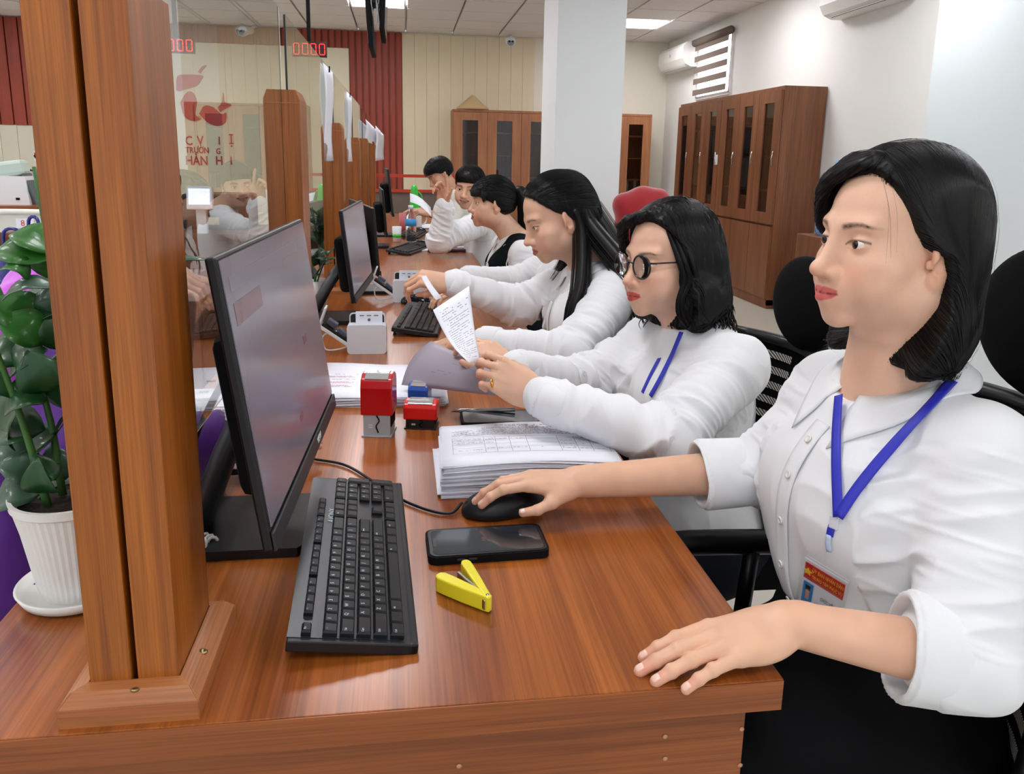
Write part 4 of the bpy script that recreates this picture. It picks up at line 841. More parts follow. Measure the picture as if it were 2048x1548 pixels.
def build_w8():
    PU = mat('purple_fabric', '#4c0f76', .75, sheen=.3); O = onx(380, 350, -.50)
    T = headT((-.530, 1.58, 1.245), (1, .02, -.10), (.1, 0, 1), .0100)
    sh = ((-.62, 1.345, .975), (-.62, 1.68, .975)); el = ((-.505, 1.21, .83), (-.60, 1.80, .78)); wr = ((-.285, 1.285, .820), (-.52, 1.70, .72))
    hn = dict(X=(.85, .5, -.05), Z=(0, 0, 1), left=False, curl=(.15, .2, .2, .25), scale=.92); hf = dict(X=(1, -.3, -.05), Z=(0, 0, 1), left=True, curl=(.2, .2, .25, .3), scale=.92)
    P, S, B, cn = person_base('customer in a purple top seated behind the thick post, forearm on the counter', T, (-.72, 1.58, .45), (-.60, 1.50, .885), sh, el, wr, (hn, None), .0022, dict(front=(1, 0, 0)), dict(skin=SKIN_A*np.array([.95, .88, .84])), seed=40, shirt=PU, long=(False, False), sleeve=((.065, .058), (.052, .05)), cufft=.95)
    yb = lambda z: np.interp(z, [-17, -9, -3, 0, 2, 4, 6, 8, 9.4, 11, 14], [-1, -1, -.5, 1, 2.6, 3.6, 4.9, 6.2, 7.4, 9, 12])
    def ops(H): H.ell((0, -1.0, 3.5), (8.3, 9.9, 8.8), 1); H.ell((0, -4.5, -2.0), (8.4, 6.8, 9.5), 3)
    hair_build(P, T, ops, yb, -9., 0, .004)
    g = MB()
    for s in (-1, 1): c = np.array([s*3.3, 9.6, -.3]); g.tube([loc2w(T, c+np.array([2.3*math.cos(a), 0, 1.7*math.sin(a)])) for a in np.linspace(0, 2*math.pi, 25)], .0012, 6, cap=False); g.tube([loc2w(T, q) for q in ((s*5.6, 9.3, .3), (s*7.6, 3.0, .3), (s*7.7, -1, 0))], .0012, 6)
    g.build('glasses', GREYP if 'GREYP' in globals() else BLK0, P)
    Sk = Solid(); Sk.ell((-.66, 1.40, .72), (.14, .17, .26), .06); Sk.cap((-.68, 1.30, .93), (-.66, 1.22, .60), .06, .12, .08); Sk.cap((-.66, 1.24, .62), (-.64, 1.18, .15), .12, .14, .08); V, Q = Sk.mesh(.007); V = V+Sk.normal(V)*((1-2*np.abs(vnoise(V*np.array([14, 14, 4]))))*.008)[:, None]; mesh_obj('long_tunic', V, Q, PU, P)
    Sc = Solid(); Sc.cap((-.575, 1.36, 1.065), (-.625, 1.28, 1.015), .04, .048, .05); Sc.cap((-.625, 1.28, 1.015), (-.61, 1.25, .965), .045, .03, .05); Sc.cap((-.575, 1.36, 1.065), (-.585, 1.50, 1.06), .045, .05, .05); V, Q = Sc.mesh(.006); V = V+Sc.normal(V)*((1-2*np.abs(vnoise(V*22)))*.006)[:, None]; mesh_obj('scarf', V, Q, mat('magenta_scarf', '#c04ccf', .6, sheen=.3), P, label='bright magenta scarf')
    late(P)
BLK0 = mat('spectacle_black', '#0b0b10', .2, coat=.5)
# ================================================================ ROOM
CEIL, FARY, RX, LX, BY = 2.9, 10.9, 3.66, -6.2, -3.2
WDESK = wood('counter_wood', '#6a2c0b', '#bd6d2b', 'Y', rough=.28, coat=.25, grain=70, bandw=9)
WDESKX = wood('counter_edge_wood', '#6a2f0e', '#a95f28', 'X', rough=.35, coat=.15, grain=90, bandw=9, off=3)
WPOST = wood('post_wood', '#6a3006', '#bd6c1c', 'Z', rough=.38, coat=.12, grain=110, bandw=14, off=1)
WCAB = wood('cabinet_wood', '#6a3b22', '#96603c', 'Z', rough=.45, coat=.05, grain=60, bandw=8, off=5)
WCABF = wood('far_cabinet_wood', '#8d5533', '#b97c50', 'Z', rough=.45, coat=.05, grain=60, bandw=8, off=6)
GLASS = mat('clear_glass', '#f4fbf8', 0, trans=1, ior=1.5)
WALLW = mat('white_wall_paint', '#e9e9e4', .85, spec=.2)
BLK = mat('black_plastic', '#0c0c0e', .42); BLKM = mat('matte_black', '#0a0a0b', .8, spec=.2); GREYP = mat('dark_grey_plastic', '#26272b', .45)
WHT = mat('white_plastic', '#e2e4e6', .35); STEEL = mat('steel', '#b9bcc0', .25, metal=1); PAPER = mat('white_paper', '#eceef6', .85, spec=.15)
RED = mat('red_plastic', '#b50d12', .22, coat=.4); INK = mat('printed_ink', '#5c6072', .8); INKR = mat('red_ink', '#d07078', .8)
def structure(mb, name, m, **kw): return mb.build(name, m, kind='structure', **kw)
structure(MB().box(((LX+RX)/2, (BY+FARY)/2, -.05), (RX-LX+.4, FARY-BY+.4, .1)), 'floor', mat('floor_tiles', '#b9b2a6', .25))
# ceiling: grid carcass and separate tiles
cg = structure(MB().box(((LX+RX)/2, (BY+FARY)/2, CEIL+.06), (RX-LX+.4, FARY-BY+.4, .06)), 'ceiling', mat('ceiling_grid_metal', '#dad9d6', .5))
TS = .61; lp1 = onz(755, 2, CEIL); ox = lp1[0]-TS/2; oy = lp1[1]-TS/2
TILE = mat('ceiling_tile', '#e4e1de', .9, spec=.1, bump=(220, .2, .001))
tm = MB().box((0, 0, 0), (TS-.022, TS-.022, .02), bev=.002); tile0 = None; gb = MB()
lamps = [(ox+TS*(i+.5), oy+TS*(j+.5)) for i in (-8, -4, 0, 4) for j in (-20, -16, -12, -8, -4, 0, 4) if LX+.4 < ox+TS*(i+.5) < RX-.4 and BY < oy+TS*(j+.5) < FARY-.4]
l2 = onz(1280, 38, CEIL); i2 = round((l2[0]-ox)/TS-.5); j2 = round((l2[1]-oy)/TS-.5); lamps = [q for q in lamps if not (q[0] > 1.2)]+[(ox+TS*(i2+.5), oy+TS*(j2+.5+4*k)) for k in (-5, -4, -3, -2, -1, 0)]
lampset = {(round((x-ox)/TS-.5), round((y-oy)/TS-.5)) for x, y in lamps}
nt_ = 0
for j in range(-24, 20):
    for i in range(-20, 14):
        x, y = ox+TS*(i+.5), oy+TS*(j+.5)
        if not (LX < x < RX+.2 and BY < y < FARY+.2) or (i, j) in lampset: continue
        if y > 2.6 and nt_ < 290 and -5 < x:
            if tile0 is None: tile0 = tm.build('ceiling_tile', TILE, cg, loc=(x, y, CEIL)); o = tile0
            else: o = tile0.copy(); COL.objects.link(o); o.parent = cg; o.location = (x, y, CEIL)
            nt_ += 1
        else: gb.box((x, y, CEIL), (TS-.022, TS-.022, .02))
gb.build('ceiling_tile', TILE, cg, kind='stuff')
EM = mat('lamp_diffuser_glow', '#ffffff', .5, emit='#fbfaff', es=19)
for k, (x, y) in enumerate(lamps):
    L = thing('ceiling_light', 'square recessed ceiling light panel above the hall', 'ceiling light', (x, y, CEIL), group='square light panels in the ceiling')
    if k == len(lamps)-1: L['label'] = 'bright square ceiling panel just right of the white column'; del L['group']
    if abs(x-lp1[0]) < .1 and abs(y-lp1[1]) < .1: L['label'] = 'bright square ceiling panel behind the hanging screens at the top'; del L['group']
    MB().box((0, 0, -.004), (TS-.05, TS-.05, .012)).build('diffuser', EM, L)
    f = MB()
    for s in (-1, 1): f.box((s*(TS/2-.017), 0, -.006), (.014, TS-.02, .02)); f.box((0, s*(TS/2-.017), -.006), (TS-.048, .014, .02))
    f.build('frame', WHT, L)
# walls
structure(MB().box((RX+.05, (BY+FARY)/2, CEIL/2), (.1, FARY-BY, CEIL)), 'wall_right', WALLW)
structure(MB().box((LX-.05, (BY+FARY)/2, CEIL/2), (.1, FARY-BY, CEIL)), 'wall_left', WALLW)
CREAM = mat('cream_wall_panel', '#e0d4b6', .8, spec=.2); CREAM2 = mat('pale_cream_panel', '#d6d2bd', .7); REDW = wood('red_slat_wood', '#8a2f18', '#a8452a', 'Z', rough=.5, coat=0, grain=40, bandw=6)
fw = structure(MB().box(((LX+RX)/2, FARY+.05, CEIL/2), (RX-LX, .1, CEIL)), 'wall_far', mat('far_wall_paint', '#e6e2d3', .85, spec=.2))
def fx(px, py=150): return ony(px, py, FARY)[0]
def fz(px, py): return ony(px, py, FARY)[2]
xs0, xs1 = fx(700, 200), fx(805, 200)
def board_run(x0, x1, z0, z1, m, name, pitch, fillf=.72, d=.03, mid='panel_board'):
    n = max(1, round((x1-x0)/pitch)); p = (x1-x0)/n; proto = None
    MB().box(((x0+x1)/2, FARY-.006, (z0+z1)/2), (x1-x0, .012, z1-z0)).build('backing_board', m, fw)
    for i in range(n):
        if proto is None: proto = MB().box((0, 0, 0), (p*fillf, d, z1-z0), bev=.003).build(name, m, fw); o = proto
        else: o = proto.copy(); COL.objects.link(o); o.parent = fw
        o.location = (x0+p*(i+.5), FARY-.012-d/2, (z0+z1)/2)
board_run(xs0, xs1, 0, CEIL-.02, REDW, 'slat', .085)
board_run(fx(330, 90), xs0, fz(650, 95), CEIL-.02, REDW, 'slat', .085)
xl0, xl1 = LX, fx(122, 100)
board_run(xl0, xl1, fz(40, 250), CEIL-.02, REDW, 'slat', .16, .9)
board_run(xl0, xl1, .9, fz(40, 250), CREAM2, 'cream_board', .2, .985, .012)
board_run(xl0, xl1, 0, .9, REDW, 'slat', .16, .9)
# cream cladding to the right of the red slats, fine vertical ribs; to the left, the emblem field
xr1 = fx(1068, 150)
board_run(xs1, xr1, 0, CEIL-.03, CREAM, 'cream_board', .155, .99, .01)
board_run(xl1, xs0, 0, fz(650, 95), mat('emblem_field', '#e6dfc4', .75), 'cream_board', .4, .995, .01)
# emblem of red hands and the red lettering
ER = mat('emblem_red', '#b8262a', .45); EY = mat('emblem_gold', '#d9a23a', .45)
emb = thing('wall_emblem', 'red emblem of clasped hands on the cream far wall', 'emblem', (fx(405, 190), FARY-.03, fz(405, 190)))
def emb_poly(pts, m, nm, dy=0):
    P = spline([p for p in pts]+[pts[0]], 40)[:-1]; W_ = np.array([ony(x, y, FARY-.03+dy) for x, y in P])
    MB().prism([(a-emb.location.x, b-emb.location.z) for a, b in W_[:, [0, 2]]][::-1], -.012+dy, .012+dy, 1).build(nm, m, emb)
emb_poly([(352, 165), (355, 152), (370, 149), (404, 151), (402, 160), (392, 172), (372, 178), (354, 182)], ER, 'hand')
emb_poly([(360, 205), (372, 186), (384, 184), (393, 202), (390, 228), (400, 238), (385, 242), (368, 232)], ER, 'hand')
emb_poly([(398, 228), (408, 212), (425, 214), (442, 228), (452, 226), (450, 245), (435, 252), (415, 245)], ER, 'hand', .004)
emb_poly([(435, 215), (443, 205), (446, 185), (449, 203), (462, 210), (446, 220), (440, 224)], ER, 'hand')
emb_poly([(396, 143), (404, 133), (413, 131), (405, 140), (400, 147)], ER, 'hand')
emb_poly([(390, 234), (398, 232), (402, 238), (394, 240)], EY, 'gold_cuff', .006)
Rw = np.array([[1, 0, 0], [0, 0, -1.], [0, 1, 0]])
wl = thing('wall_lettering', 'red raised lettering under the emblem on the far wall', 'lettering', (fx(405, 300), FARY-.03, fz(405, 300)))
def wl_t(t, x, y, h): 
    p = ony(x, y, FARY-.026); sz = h*np.linalg.norm(p-CAMPOS)/FPX*1.35
    text_mesh(t, sz, ER, 'letters', wl, p-np.array(wl.location), Rw, depth=.006, xs=.8, bold=sz*.012)
for a in (('C', 377, 282, 17), ('V', 400, 282, 17), ('I', 438, 282, 15), ('Ị', 462, 280, 18), ('TRƯỜN', 394, 301, 11), ('G', 436, 303, 11), ('HÀN', 393, 322, 17), ('H', 438, 322, 17), ('I', 462, 322, 15)): wl_t(*a)
# column and right-hand pier
structure(MB().box((1.415, 6.3, CEIL/2), (.52, .6, CEIL)), 'wall_column', mat('column_paint', '#e4e8e8', .8, spec=.2))
px0 = onx(1862, 150, 3.3); structure(MB().box((3.48, px0[1]-1.5, CEIL/2), (.36, 3.0, CEIL)), 'wall_pier', mat('pier_paint', '#dfe9ea', .8, spec=.2))
# window with a striped roller blind in the right wall, above the cabinets
wy0, wy1 = onx(1398, 130, RX)[1], onx(1466, 100, RX)[1]; wz0, wz1 = onx(1466, 180, RX)[2]-.02, onx(1466, 62, RX)[2]
win = MB()
for y in (wy0, wy1): win.box((RX-.004, y, (wz0+wz1)/2), (.03, .04, wz1-wz0))
for z in (wz0, wz1): win.box((RX-.004, (wy0+wy1)/2, z), (.03, abs(wy1-wy0), .04))
wo = structure(win, 'window_1', WHT)
MB().box((RX-.002, (wy0+wy1)/2, (wz0+wz1)/2), (.006, abs(wy1-wy0), wz1-wz0)).build('pane', mat('daylit_pane', '#ffffff', .3, emit='#f4f8ff', es=2.2), wo)
bl = thing('roller_blind', 'grey striped roller blind over the high window above the cabinets', 'blind', (RX-.06, (wy0+wy1)/2, wz1))
MB().tube([(0, -abs(wy1-wy0)/2-.05, .0), (0, abs(wy1-wy0)/2+.05, .0)], .045, 14).build('cassette', mat('blind_cassette', '#6e5f55', .6), bl)
nb_ = 5; hz = (wz1-wz0)/nb_; BG = mat('blind_fabric_grey', '#7b6c62', .8)
for i in range(nb_): MB().box((0, 0, -hz*i-hz*.28-.03), (.004, abs(wy1-wy0), hz*.5)).build('slat', BG, bl)
# baseboards
structure(MB().box((RX-.01, (BY+FARY)/2, .05), (.02, FARY-BY, .1)), 'baseboard_right', WHT)
structure(MB().box((LX+.01, (BY+FARY)/2, .05), (.02, FARY-BY, .1)), 'baseboard_left', WHT)

# ================================================================ COUNTER
X0, X1, Y0, Y1, TH = -.47, .40, .69, 7.7, .036
ct = thing('counter', 'long reddish wooden service counter shared by the seated staff', 'counter', (0, Y0, 0))
MB().box(((X0+X1)/2, (Y1-Y0)/2, DESK-TH/2), (X1-X0, Y1-Y0-.002, TH), bev=.0012).build('worktop', WDESK, ct)
MB().box(((X0+X1)/2, -.0006, DESK-TH/2), (X1-X0-.002, .0012, TH-.001)).build('edge_band', WDESKX, ct)
ep = MB().box(((X0+X1)/2-.01, .03, (DESK-TH)/2), (X1-X0-.04, .018, DESK-TH)).build('end_panel', WDESKX, ct)
for x, y in ((1330, 1473), (1330, 1517), (1480, 1530), (918, 1532), (1483, 1458)):
    p = ony(x, y, Y0+.021); MB().lathe([(0, 0), (.0025, 0), (.003, .0008), (.0012, .0012), (0, .001)][::-1], p-np.array([0, Y0, 0]), 10, rotm(math.pi/2)).build('screw_cap', mat('screw_cap_tan', '#b98a68', .5), ep)
MB().box((X0+.05, (Y1-Y0)/2+.03, (DESK-TH)/2), (.018, Y1-Y0-.08, DESK-TH)).build('front_panel', WDESK, ct)
for k in range(1, 6): MB().box((.03, 1.2*k, (DESK-TH)/2), (.62, .018, DESK-TH)).build('divider_panel', WDESKX, ct)
# ================================================================ POSTS AND GLASS
PY = [.72, 1.84, 3.1, 4.33, 5.45, 6.8]; PZ = [1.432, 1.43, 1.41, 1.385, 1.405, 1.41]; PL = ['thick wooden partition post in the left foreground beside the flowerpot', 'wooden partition post just behind the nearest monitor', 'dark wooden partition post carrying the tallest white notice', 'narrow wooden post between the two far notices', 'pale orange wooden post, second to last along the counter', 'last and farthest wooden post along the counter']
GX = -.2645; PD = .125
SKT = wood('skirt_wood', '#9a5528', '#c98650', 'X', rough=.4, coat=.1, grain=100, bandw=12, off=2); SKTY = wood('skirt_wood_side', '#9a5528', '#c98650', 'Y', rough=.4, coat=.1, grain=100, bandw=12, off=2)
SCR = mat('brass_screw', '#a99a6a', .35, metal=1); GRV = mat('groove_dark_wood', '#4a2208', .6)
for k, (y, zt) in enumerate(zip(PY, PZ)):
    p = thing('partition_post', PL[k], 'post', (GX, y, DESK)); h = zt-DESK
    if k == 0:
        for s in (-1, 1): MB().box((s*.0222, PD/2, h/2), (.0388, PD, h), bev=.0018).build('post_half', WPOST, p)
    else:
        for s in (-1, 1):
            pol = [(s*.0026, 0), (s*.041, 0), (s*.041, h-.02), (s*.033, h), (s*.0026, h)]
            MB().prism(pol if s < 0 else pol[::-1], 0, PD, 1).build('post_half', WPOST, p)
        MB().box((0, PD/2, h-.028), (.0835, PD+.001, .0018)).build('cap_seam', SKT, p)
    MB().box((0, PD/2+.006, h/2), (.005, PD-.05, h-.004)).build('core_strip', GRV, p)  # darker wood strip set in the groove between the halves
    # mitred, chamfered skirt: four pieces
    iw, idp, sw, sh = .0425, PD/2, .0215, .034
    def skirt(s, along):
        L = (iw if along == 'x' else idp)+.0008; Lo = L+sw; q = sw
        # inner edge at 0 height lip; top chamfers down outward
        V = [(-L, 0, 0), (L, 0, 0), (Lo, q, 0), (-Lo, q, 0), (-L, 0, sh), (L, 0, sh), (L+q*.55, q*.55, sh*.93), (-L-q*.55, q*.55, sh*.93), (Lo, q, sh*.6), (-Lo, q, sh*.6)]
        F = [(0, 3, 2, 1), (4, 5, 6, 7), (7, 6, 8, 9), (9, 8, 2, 3), (0, 1, 5, 4), (1, 2, 8, 6, 5), (0, 4, 7, 9, 3)]
        V = np.array(V)
        if along == 'x': V = V@rotm(0, 0, 0 if s > 0 else math.pi).T+np.array([0, PD/2+s*idp, 0])
        else: V = V@rotm(0, 0, -math.pi/2 if s > 0 else math.pi/2).T+np.array([s*iw, PD/2, 0])
        return MB().raw(V, F)
    for s in (-1, 1):
        for al in 'xy':
            o = skirt(s, al).build('skirt', SKT if al == 'x' else SKTY, p)
            if k == 0:
                c = np.array([.004, PD/2+s*(idp+.012), .031]) if al == 'x' else np.array([s*(iw+.012), PD/2-.02, .031])
                Rr = rotm(-s*-.28, 0, 0) if al == 'x' else rotm(0, s*.28, 0)
                sc = MB().lathe([(0, .0014), (.0025, .0014), (.0042, .0006), (.0042, -.001), (0, -.001)][::-1], c, 16, Rr)
                sc.build('screw', SCR, o)
    if k > 0: MB().box((0, -.0, h+.086), (.004, .006, .172)).build('glass_seal', BLKM, p)
gz0 = onx(455, 779, GX)[2]; gl_lab = ['nearest glass partition panel, between the foreground post and the next', 'glass panel behind the first small post, second along', 'glass panel between the third and fourth posts', 'glass panel between the fourth and fifth posts', 'farthest glass panel before the last post']
for k in range(5):
    a, b = PY[k]+PD-.012, PY[k+1]+.018
    if k == 0: a = PY[0]+PD-.004
    g = thing('glass_panel', gl_lab[k], 'glass panel', (GX, a, gz0))
    MB().box((0, (b-a)/2+.0, (1.605-gz0)/2), (.0046, b-a, 1.605-gz0)).build('pane', GLASS, g)
# paper notices taped to the glass
NT = [('long white notice sheet hanging on the glass, tallest of the row', 646, 662, 125, 323, -.258), ('narrow white notice sheet on the glass, second along', 693, 701, 183, 324, -.258), ('white printed notice standing above the pale far post', 731, 757, 238, 282, -.24), ('last white notice sheet at the far end of the glass', 751, 767, 251, 322, -.22)]
for lab, xa, xb, ya, yb_, gx in NT:
    a = onx(xa, ya, gx); b = onx(xb, ya, gx); z0 = onx(xa, yb_, gx)[2]; G = []
    for u in np.linspace(0, 1, 9):
        z = a[2]+(z0-a[2])*u; G.append([(gx+.006*math.sin(u*5+v)+.004*u*v, a[1]+(b[1]-a[1])*v, z) for v in np.linspace(0, 1, 5)])
    G = np.array(G); c0 = G[0, 2].copy(); n_ = thing('notice_sheet', lab, 'paper notice', tuple(c0))
    MB().grid(G-c0, .0008).build('sheet', PAPER, n_); MB().box((.004, 0, -.005), (.004, .012, .02)).build('clip', BLKM, n_)
# ================================================================ CABINETS
def cabinet(name, lab, loc, rz, W, D, H, doors, zsplit, m, hand=True):
    """local: front at -Y, width along X"""
    c = thing(name, lab, 'cabinet', loc, rz); t = .02
    b = MB(); b.box((0, D/2-.0, H-.015), (W, D, .03)).box((0, D/2, .04), (W, D, .08))
    for s in (-1, 1): b.box((s*(W/2-t/2), D/2, H/2), (t, D, H-.06))
    b.box((0, D-.005, H/2), (W-.04, .01, H-.1)); b.box((0, D/2, zsplit), (W-.04, D-.02, .02)); b.build('body', m, c)
    for z in np.linspace(zsplit, H, 5)[1:-1]: MB().box((0, D/2+.01, z), (W-.05, D-.08, .018)).build('shelf', m, c)
    w = (W-.01)/doors; cg_ = mat('cabinet_glass', '#cfc8c2', .03, trans=1, ior=1.45)
    for i in range(doors):
        x = -W/2+.005+w*(i+.5); z0, z1 = zsplit+.01, H-.035; fr = .27*w; f = MB()
        for s in (-1, 1): f.box((x+s*(w/2-fr/2-.002), -.012, (z0+z1)/2), (fr, .022, z1-z0)); 
        f.box((x, -.012, z1-.05), (w-2*fr, .022, .1)); f.box((x, -.012, z0+.05), (w-2*fr, .022, .1)); d = f.build('door', m, c)
        MB().box((x, -.008, (z0+z1)/2), (w-2*fr, .004, z1-z0-.19)).build('pane', cg_, d)
        if hand: MB().tube([(x+w*.36, -.03, (z0+z1)/2-.06), (x+w*.36, -.04, (z0+z1)/2), (x+w*.36, -.03, (z0+z1)/2+.06)], .005, 8).build('handle', STEEL, d)
        MB().box((x, -.012, (zsplit+.08)/2+.0), (w-.006, .022, zsplit-.1)).build('lower_door', m, c)
    return c
CXF = 3.26; cy0, cy1 = 6.57, 9.15
def folders(par, W, z0s, m, D=.3, seed=0):
    rng = np.random.default_rng(seed)
    for z in z0s:
        x = -W/2+.06
        while x < W/2-.1:
            w = .03+rng.random()*.05
            if rng.random() < .55: MB().box((x+w/2, .2, z+.14), (w*.92, D*.8, .26+.03*rng.random()), bev=.003).build('binder', m[int(rng.integers(len(m)))], par)
            x += w
FM = [mat('binder_brown', '#5a3a2c', .6), mat('binder_dark', '#2b2a2c', .6), mat('binder_pale', '#bcae9c', .7)]
for k, (a, b) in enumerate((((cy0+cy1)/2, cy0), (cy1, (cy0+cy1)/2))):
    L = a-b
    c = cabinet('bookcase', ('tall brown glass-door cabinet on the right wall, end nearest the viewer', 'tall brown glass-door cabinet on the right wall, farther half')[k], (CXF, (a+b)/2, 0), -math.pi/2, L, RX-CXF-.01, 1.95, 3, .75, WCAB)
    zz = np.linspace(.75, 1.95, 5)[:-1]; folders(c, L, [zz[0]+.01, zz[1]+.01, zz[2]+.01], FM, seed=k)
    if k == 1: MB().box((L/2-.05, -.026, 1.32), (.075, .004, .10), bev=.002).build('paper_label', WHT, c)
fcx0, fcx1 = ony(905, 218, 10.45)[0], ony(1305, 230, 10.45)[0]; fch = ony(905, 218, 10.45)[2]; mid = ony(1112, 220, 10.45)[0]
for k, (a, b) in enumerate(((fcx0, mid), (mid, fcx1))):
    c = cabinet('bookcase', ('light brown glass-door cabinet on the far wall under the conical hat', 'light brown glass-door cabinet on the far wall, partly behind the white column')[k], ((a+b)/2, 10.45, 0), 0, b-a-.004, .43, fch, 3, .75, WCABF, False)
    zz = np.linspace(.75, fch, 5); folders(c, b-a, [zz[0]+.01], FM, seed=5+k)
# conical hat
hp = ony(945, 216, 10.6); hh = thing('conical_hat', 'pale woven conical hat lying on top of the far cabinet', 'hat', (hp[0], 10.62, fch+.004))
MB().lathe([(.001, .19), (.02, .18), (.21, .02), (.215, .0), (.205, .004), (.02, .172)], (0, 0, .002), 36).build('cone', mat('palm_leaf_straw', '#c2a67a', .8, bump=(90, .4, .002)), hh)
MB().lathe([(.212, -.004), (.218, .003), (.212, .008)], (0, 0, .002), 36).build('rim', mat('hat_rim', '#9a7a50', .7), hh)
# ================================================================ CEILING-HUNG AND WALL-HUNG THINGS
def aircon(lab, loc, rz, W=.85):
    a = thing('air_conditioner', lab, 'air conditioner', loc, rz)      # back at +Y against the wall, width along X
    pol = [(0, 0), (0, .29), (-.16, .29), (-.205, .24), (-.21, .10), (-.17, .03), (-.10, 0)]
    MB().prism([(y, z) for y, z in pol], -W/2, W/2, 0).build('casing', mat('aircon_white', '#eceae4', .4), a)
    MB().box((0, -.13, .012), (W*.86, .09, .006), rotm(.35)).build('louvre', mat('louvre_white', '#dedcd6', .4), a); MB().box((0, -.145, .004), (W*.8, .012, .01), rotm(.35)).build('outlet_slot', BLKM, a)
    MB().box((0, -.2115, .17), (.02, .002, .035)).build('emblem', mat('aircon_grey', '#9aa0a8', .4), a); return a
ap = onx(1335, 105, RX); aircon('white wall air conditioner in the far corner beside the blind', (RX, 10.2, ony(1335, 140, 10.2)[2]), -math.pi/2, .95)
ap = onx(1715, 12, 3.5); aircon('white air conditioner cut off by the top edge, above the cabinets', (RX, onx(1715, 20, 3.5)[1], onx(1700, 22, 3.5)[2]), -math.pi/2, 1.0)
def led(lab, px, py, wpx, dd, pole_x, n):
    c = atd(px, py, dd); W = wpx*dd/FPX; H = W*.42; g = thing('queue_display', lab, 'number display', tuple(c))
    MB().box((0, .03, 0), (W, .05, H), bev=.004).build('casing', mat('display_black', '#120d0e', .4), g); dg = mat('led_red', '#ff2a2a', .4, emit='#ff2020', es=3.5)
    for i in range(n):
        x = -W/2+W/n*(i+.5); w, h = W/n*.30, H*.36; f = MB()
        for sx in (-1, 1):
            for sz in (-1, 1): f.box((x+sx*w, -.0, sz*h/2), (W*.018, .012, h*.82))
        for z in (-h, h): f.box((x, 0, z), (w*1.6, .012, W*.018))
        f.build('digit', dg, g)
    MB().box((pole_x, .03, (CEIL-c[2]+H/2)/2), (.03, .03, CEIL-c[2]-H/2)).build('pole', BLKM, g); return g
led('red digital counter display reading zeros, hanging in mid-picture', 618, 98, 68, 6.6, 0, 4)
led('red digital counter display seen through the nearest glass', 350, 90, 70, 6.6, 0, 4)
tv = thing('hanging_screens', 'pair of black display screens seen edge-on hanging from the ceiling', 'screen', tuple(np.append(atd(755, 60, 5.2)[:2], CEIL)))
for s in (-1, 1):
    sc_ = MB().box((s*.05, 0, -.62+.05*s), (.03, .62, .52), rotm(0, s*.06, 0), bev=.004).build('screen', BLKM, tv)
    MB().box((s*.066, 0, -.62+.05*s), (.002, .58, .48), rotm(0, s*.06, 0)).build('screen_face', mat('screen_gloss', '#1a1b1e', .1), sc_)
MB().box((0, 0, -.25), (.035, .035, .5)).build('pole', BLKM, tv); MB().box((0, 0, -.56), (.07, .16, .16), bev=.01).build('bracket', GREYP, tv)
for i in range(7): MB().tube(spline([(.0+.01*i-.03, -.31, -.2), (.03*math.sin(i*2.1), -.33, -.5-.02*i), (.03*math.cos(i*1.7), -.31, -.85+.02*i)], 12), .004, 6).build('cable', (BLKM, mat('grey_cable', '#8f9094', .5))[i % 2], tv)
def bullet_cam(lab, px, py):
    y = 10.2; p = ony(px, py, y); c = thing('security_camera', lab, 'camera', (p[0], y, p[2])); 
    MB().tube([(.04, .25, .03), (0, .05, 0), (0, -.09, -.03)], [.04, .055, .058], 16).build('body', WHT, c); MB().lathe([(0, 0), (.045, 0), (.05, -.008), (.05, -.02)][::-1], (0, -.092, -.031), 16, rotm(math.pi/2)).build('face', mat('cam_face', '#8b8f96', .3), c)
    for s in (-1, 1): MB().lathe([(0, .003), (.012, .002), (.013, -.002)][::-1], (s*.02, -.102, -.03), 12, rotm(math.pi/2)).build('lens', BLK, c)
    MB().tube([(.04, .2, .03), (.06, .35, .1), (.06, .5, .12)], .02, 10).build('arm', WHT, c)
bullet_cam('white security camera on the cream wall right of the red slats', 1020, 80); bullet_cam('white security camera seen through the nearest glass', 487, 60)
# ================================================================ BACKGROUND FURNITURE ON THE RIGHT
wd = onx(1664, 480, 3.42); wb = thing('water_dispenser', 'wooden water stand in the corner beside the tall cabinet', 'water stand', (wd[0], wd[1], 0)); zt = onx(1650, 468, 3.42)[2]
MB().box((0, 0, zt/2), (.42, .36, zt), bev=.006).build('cabinet', WCAB, wb); MB().box((0, -.182, zt-.17), (.30, .004, .16)).build('recess', BLKM, wb)
jb = thing('water_jug', 'large blue water jug upended on the wooden stand', 'water jug', (wd[0], wd[1], zt)); zj = onx(1680, 325, 3.42)[2]-zt
MB().lathe([(0, 0), (.12, .0), (.135, .02), (.135, .10), (.125, .12), (.135, .14), (.135, zj*.6), (.125, zj*.66), (.06, zj*.82), (.03, zj*.86), (.03, zj), (0, zj)], (0, 0, .001), 32).build('jug_body', mat('blue_jug_plastic', '#8fb6e6', .08, trans=.75, ior=1.3), jb)
MB().lathe([(0, zj+.015), (.036, zj+.015), (.036, zj-.03), (.03, zj-.03)][::-1], (0, 0, 0), 20).build('cap', mat('jug_cap', '#7fb4e8', .4), jb)
rc = ony(1283, 430, 5.4); VR = mat('red_velvet', '#9c0f1c', .8, sheen=.6, bump=(40, .3, .003)); rch = thing('covered_chair', 'high-backed chair under a dark red velvet cover by the column', 'chair', (rc[0], 5.4, 0))
zr = ony(1283, 376, 5.4)[2]; S_ = Solid(); S_.ell((0, 0, zr-.35), (.17, .10, .36), .05); S_.cap((-.12, 0, zr-.12), (.11, 0, zr-.08), .09, .085, .05); S_.ell((0, 0, .55), (.2, .16, .5), .1)
V, Q = S_.mesh(.012); V = V+S_.normal(V)*(vnoise(V*np.array([9, 9, 3]))*.012)[:, None]; mesh_obj('cover', V, Q, VR, rch)
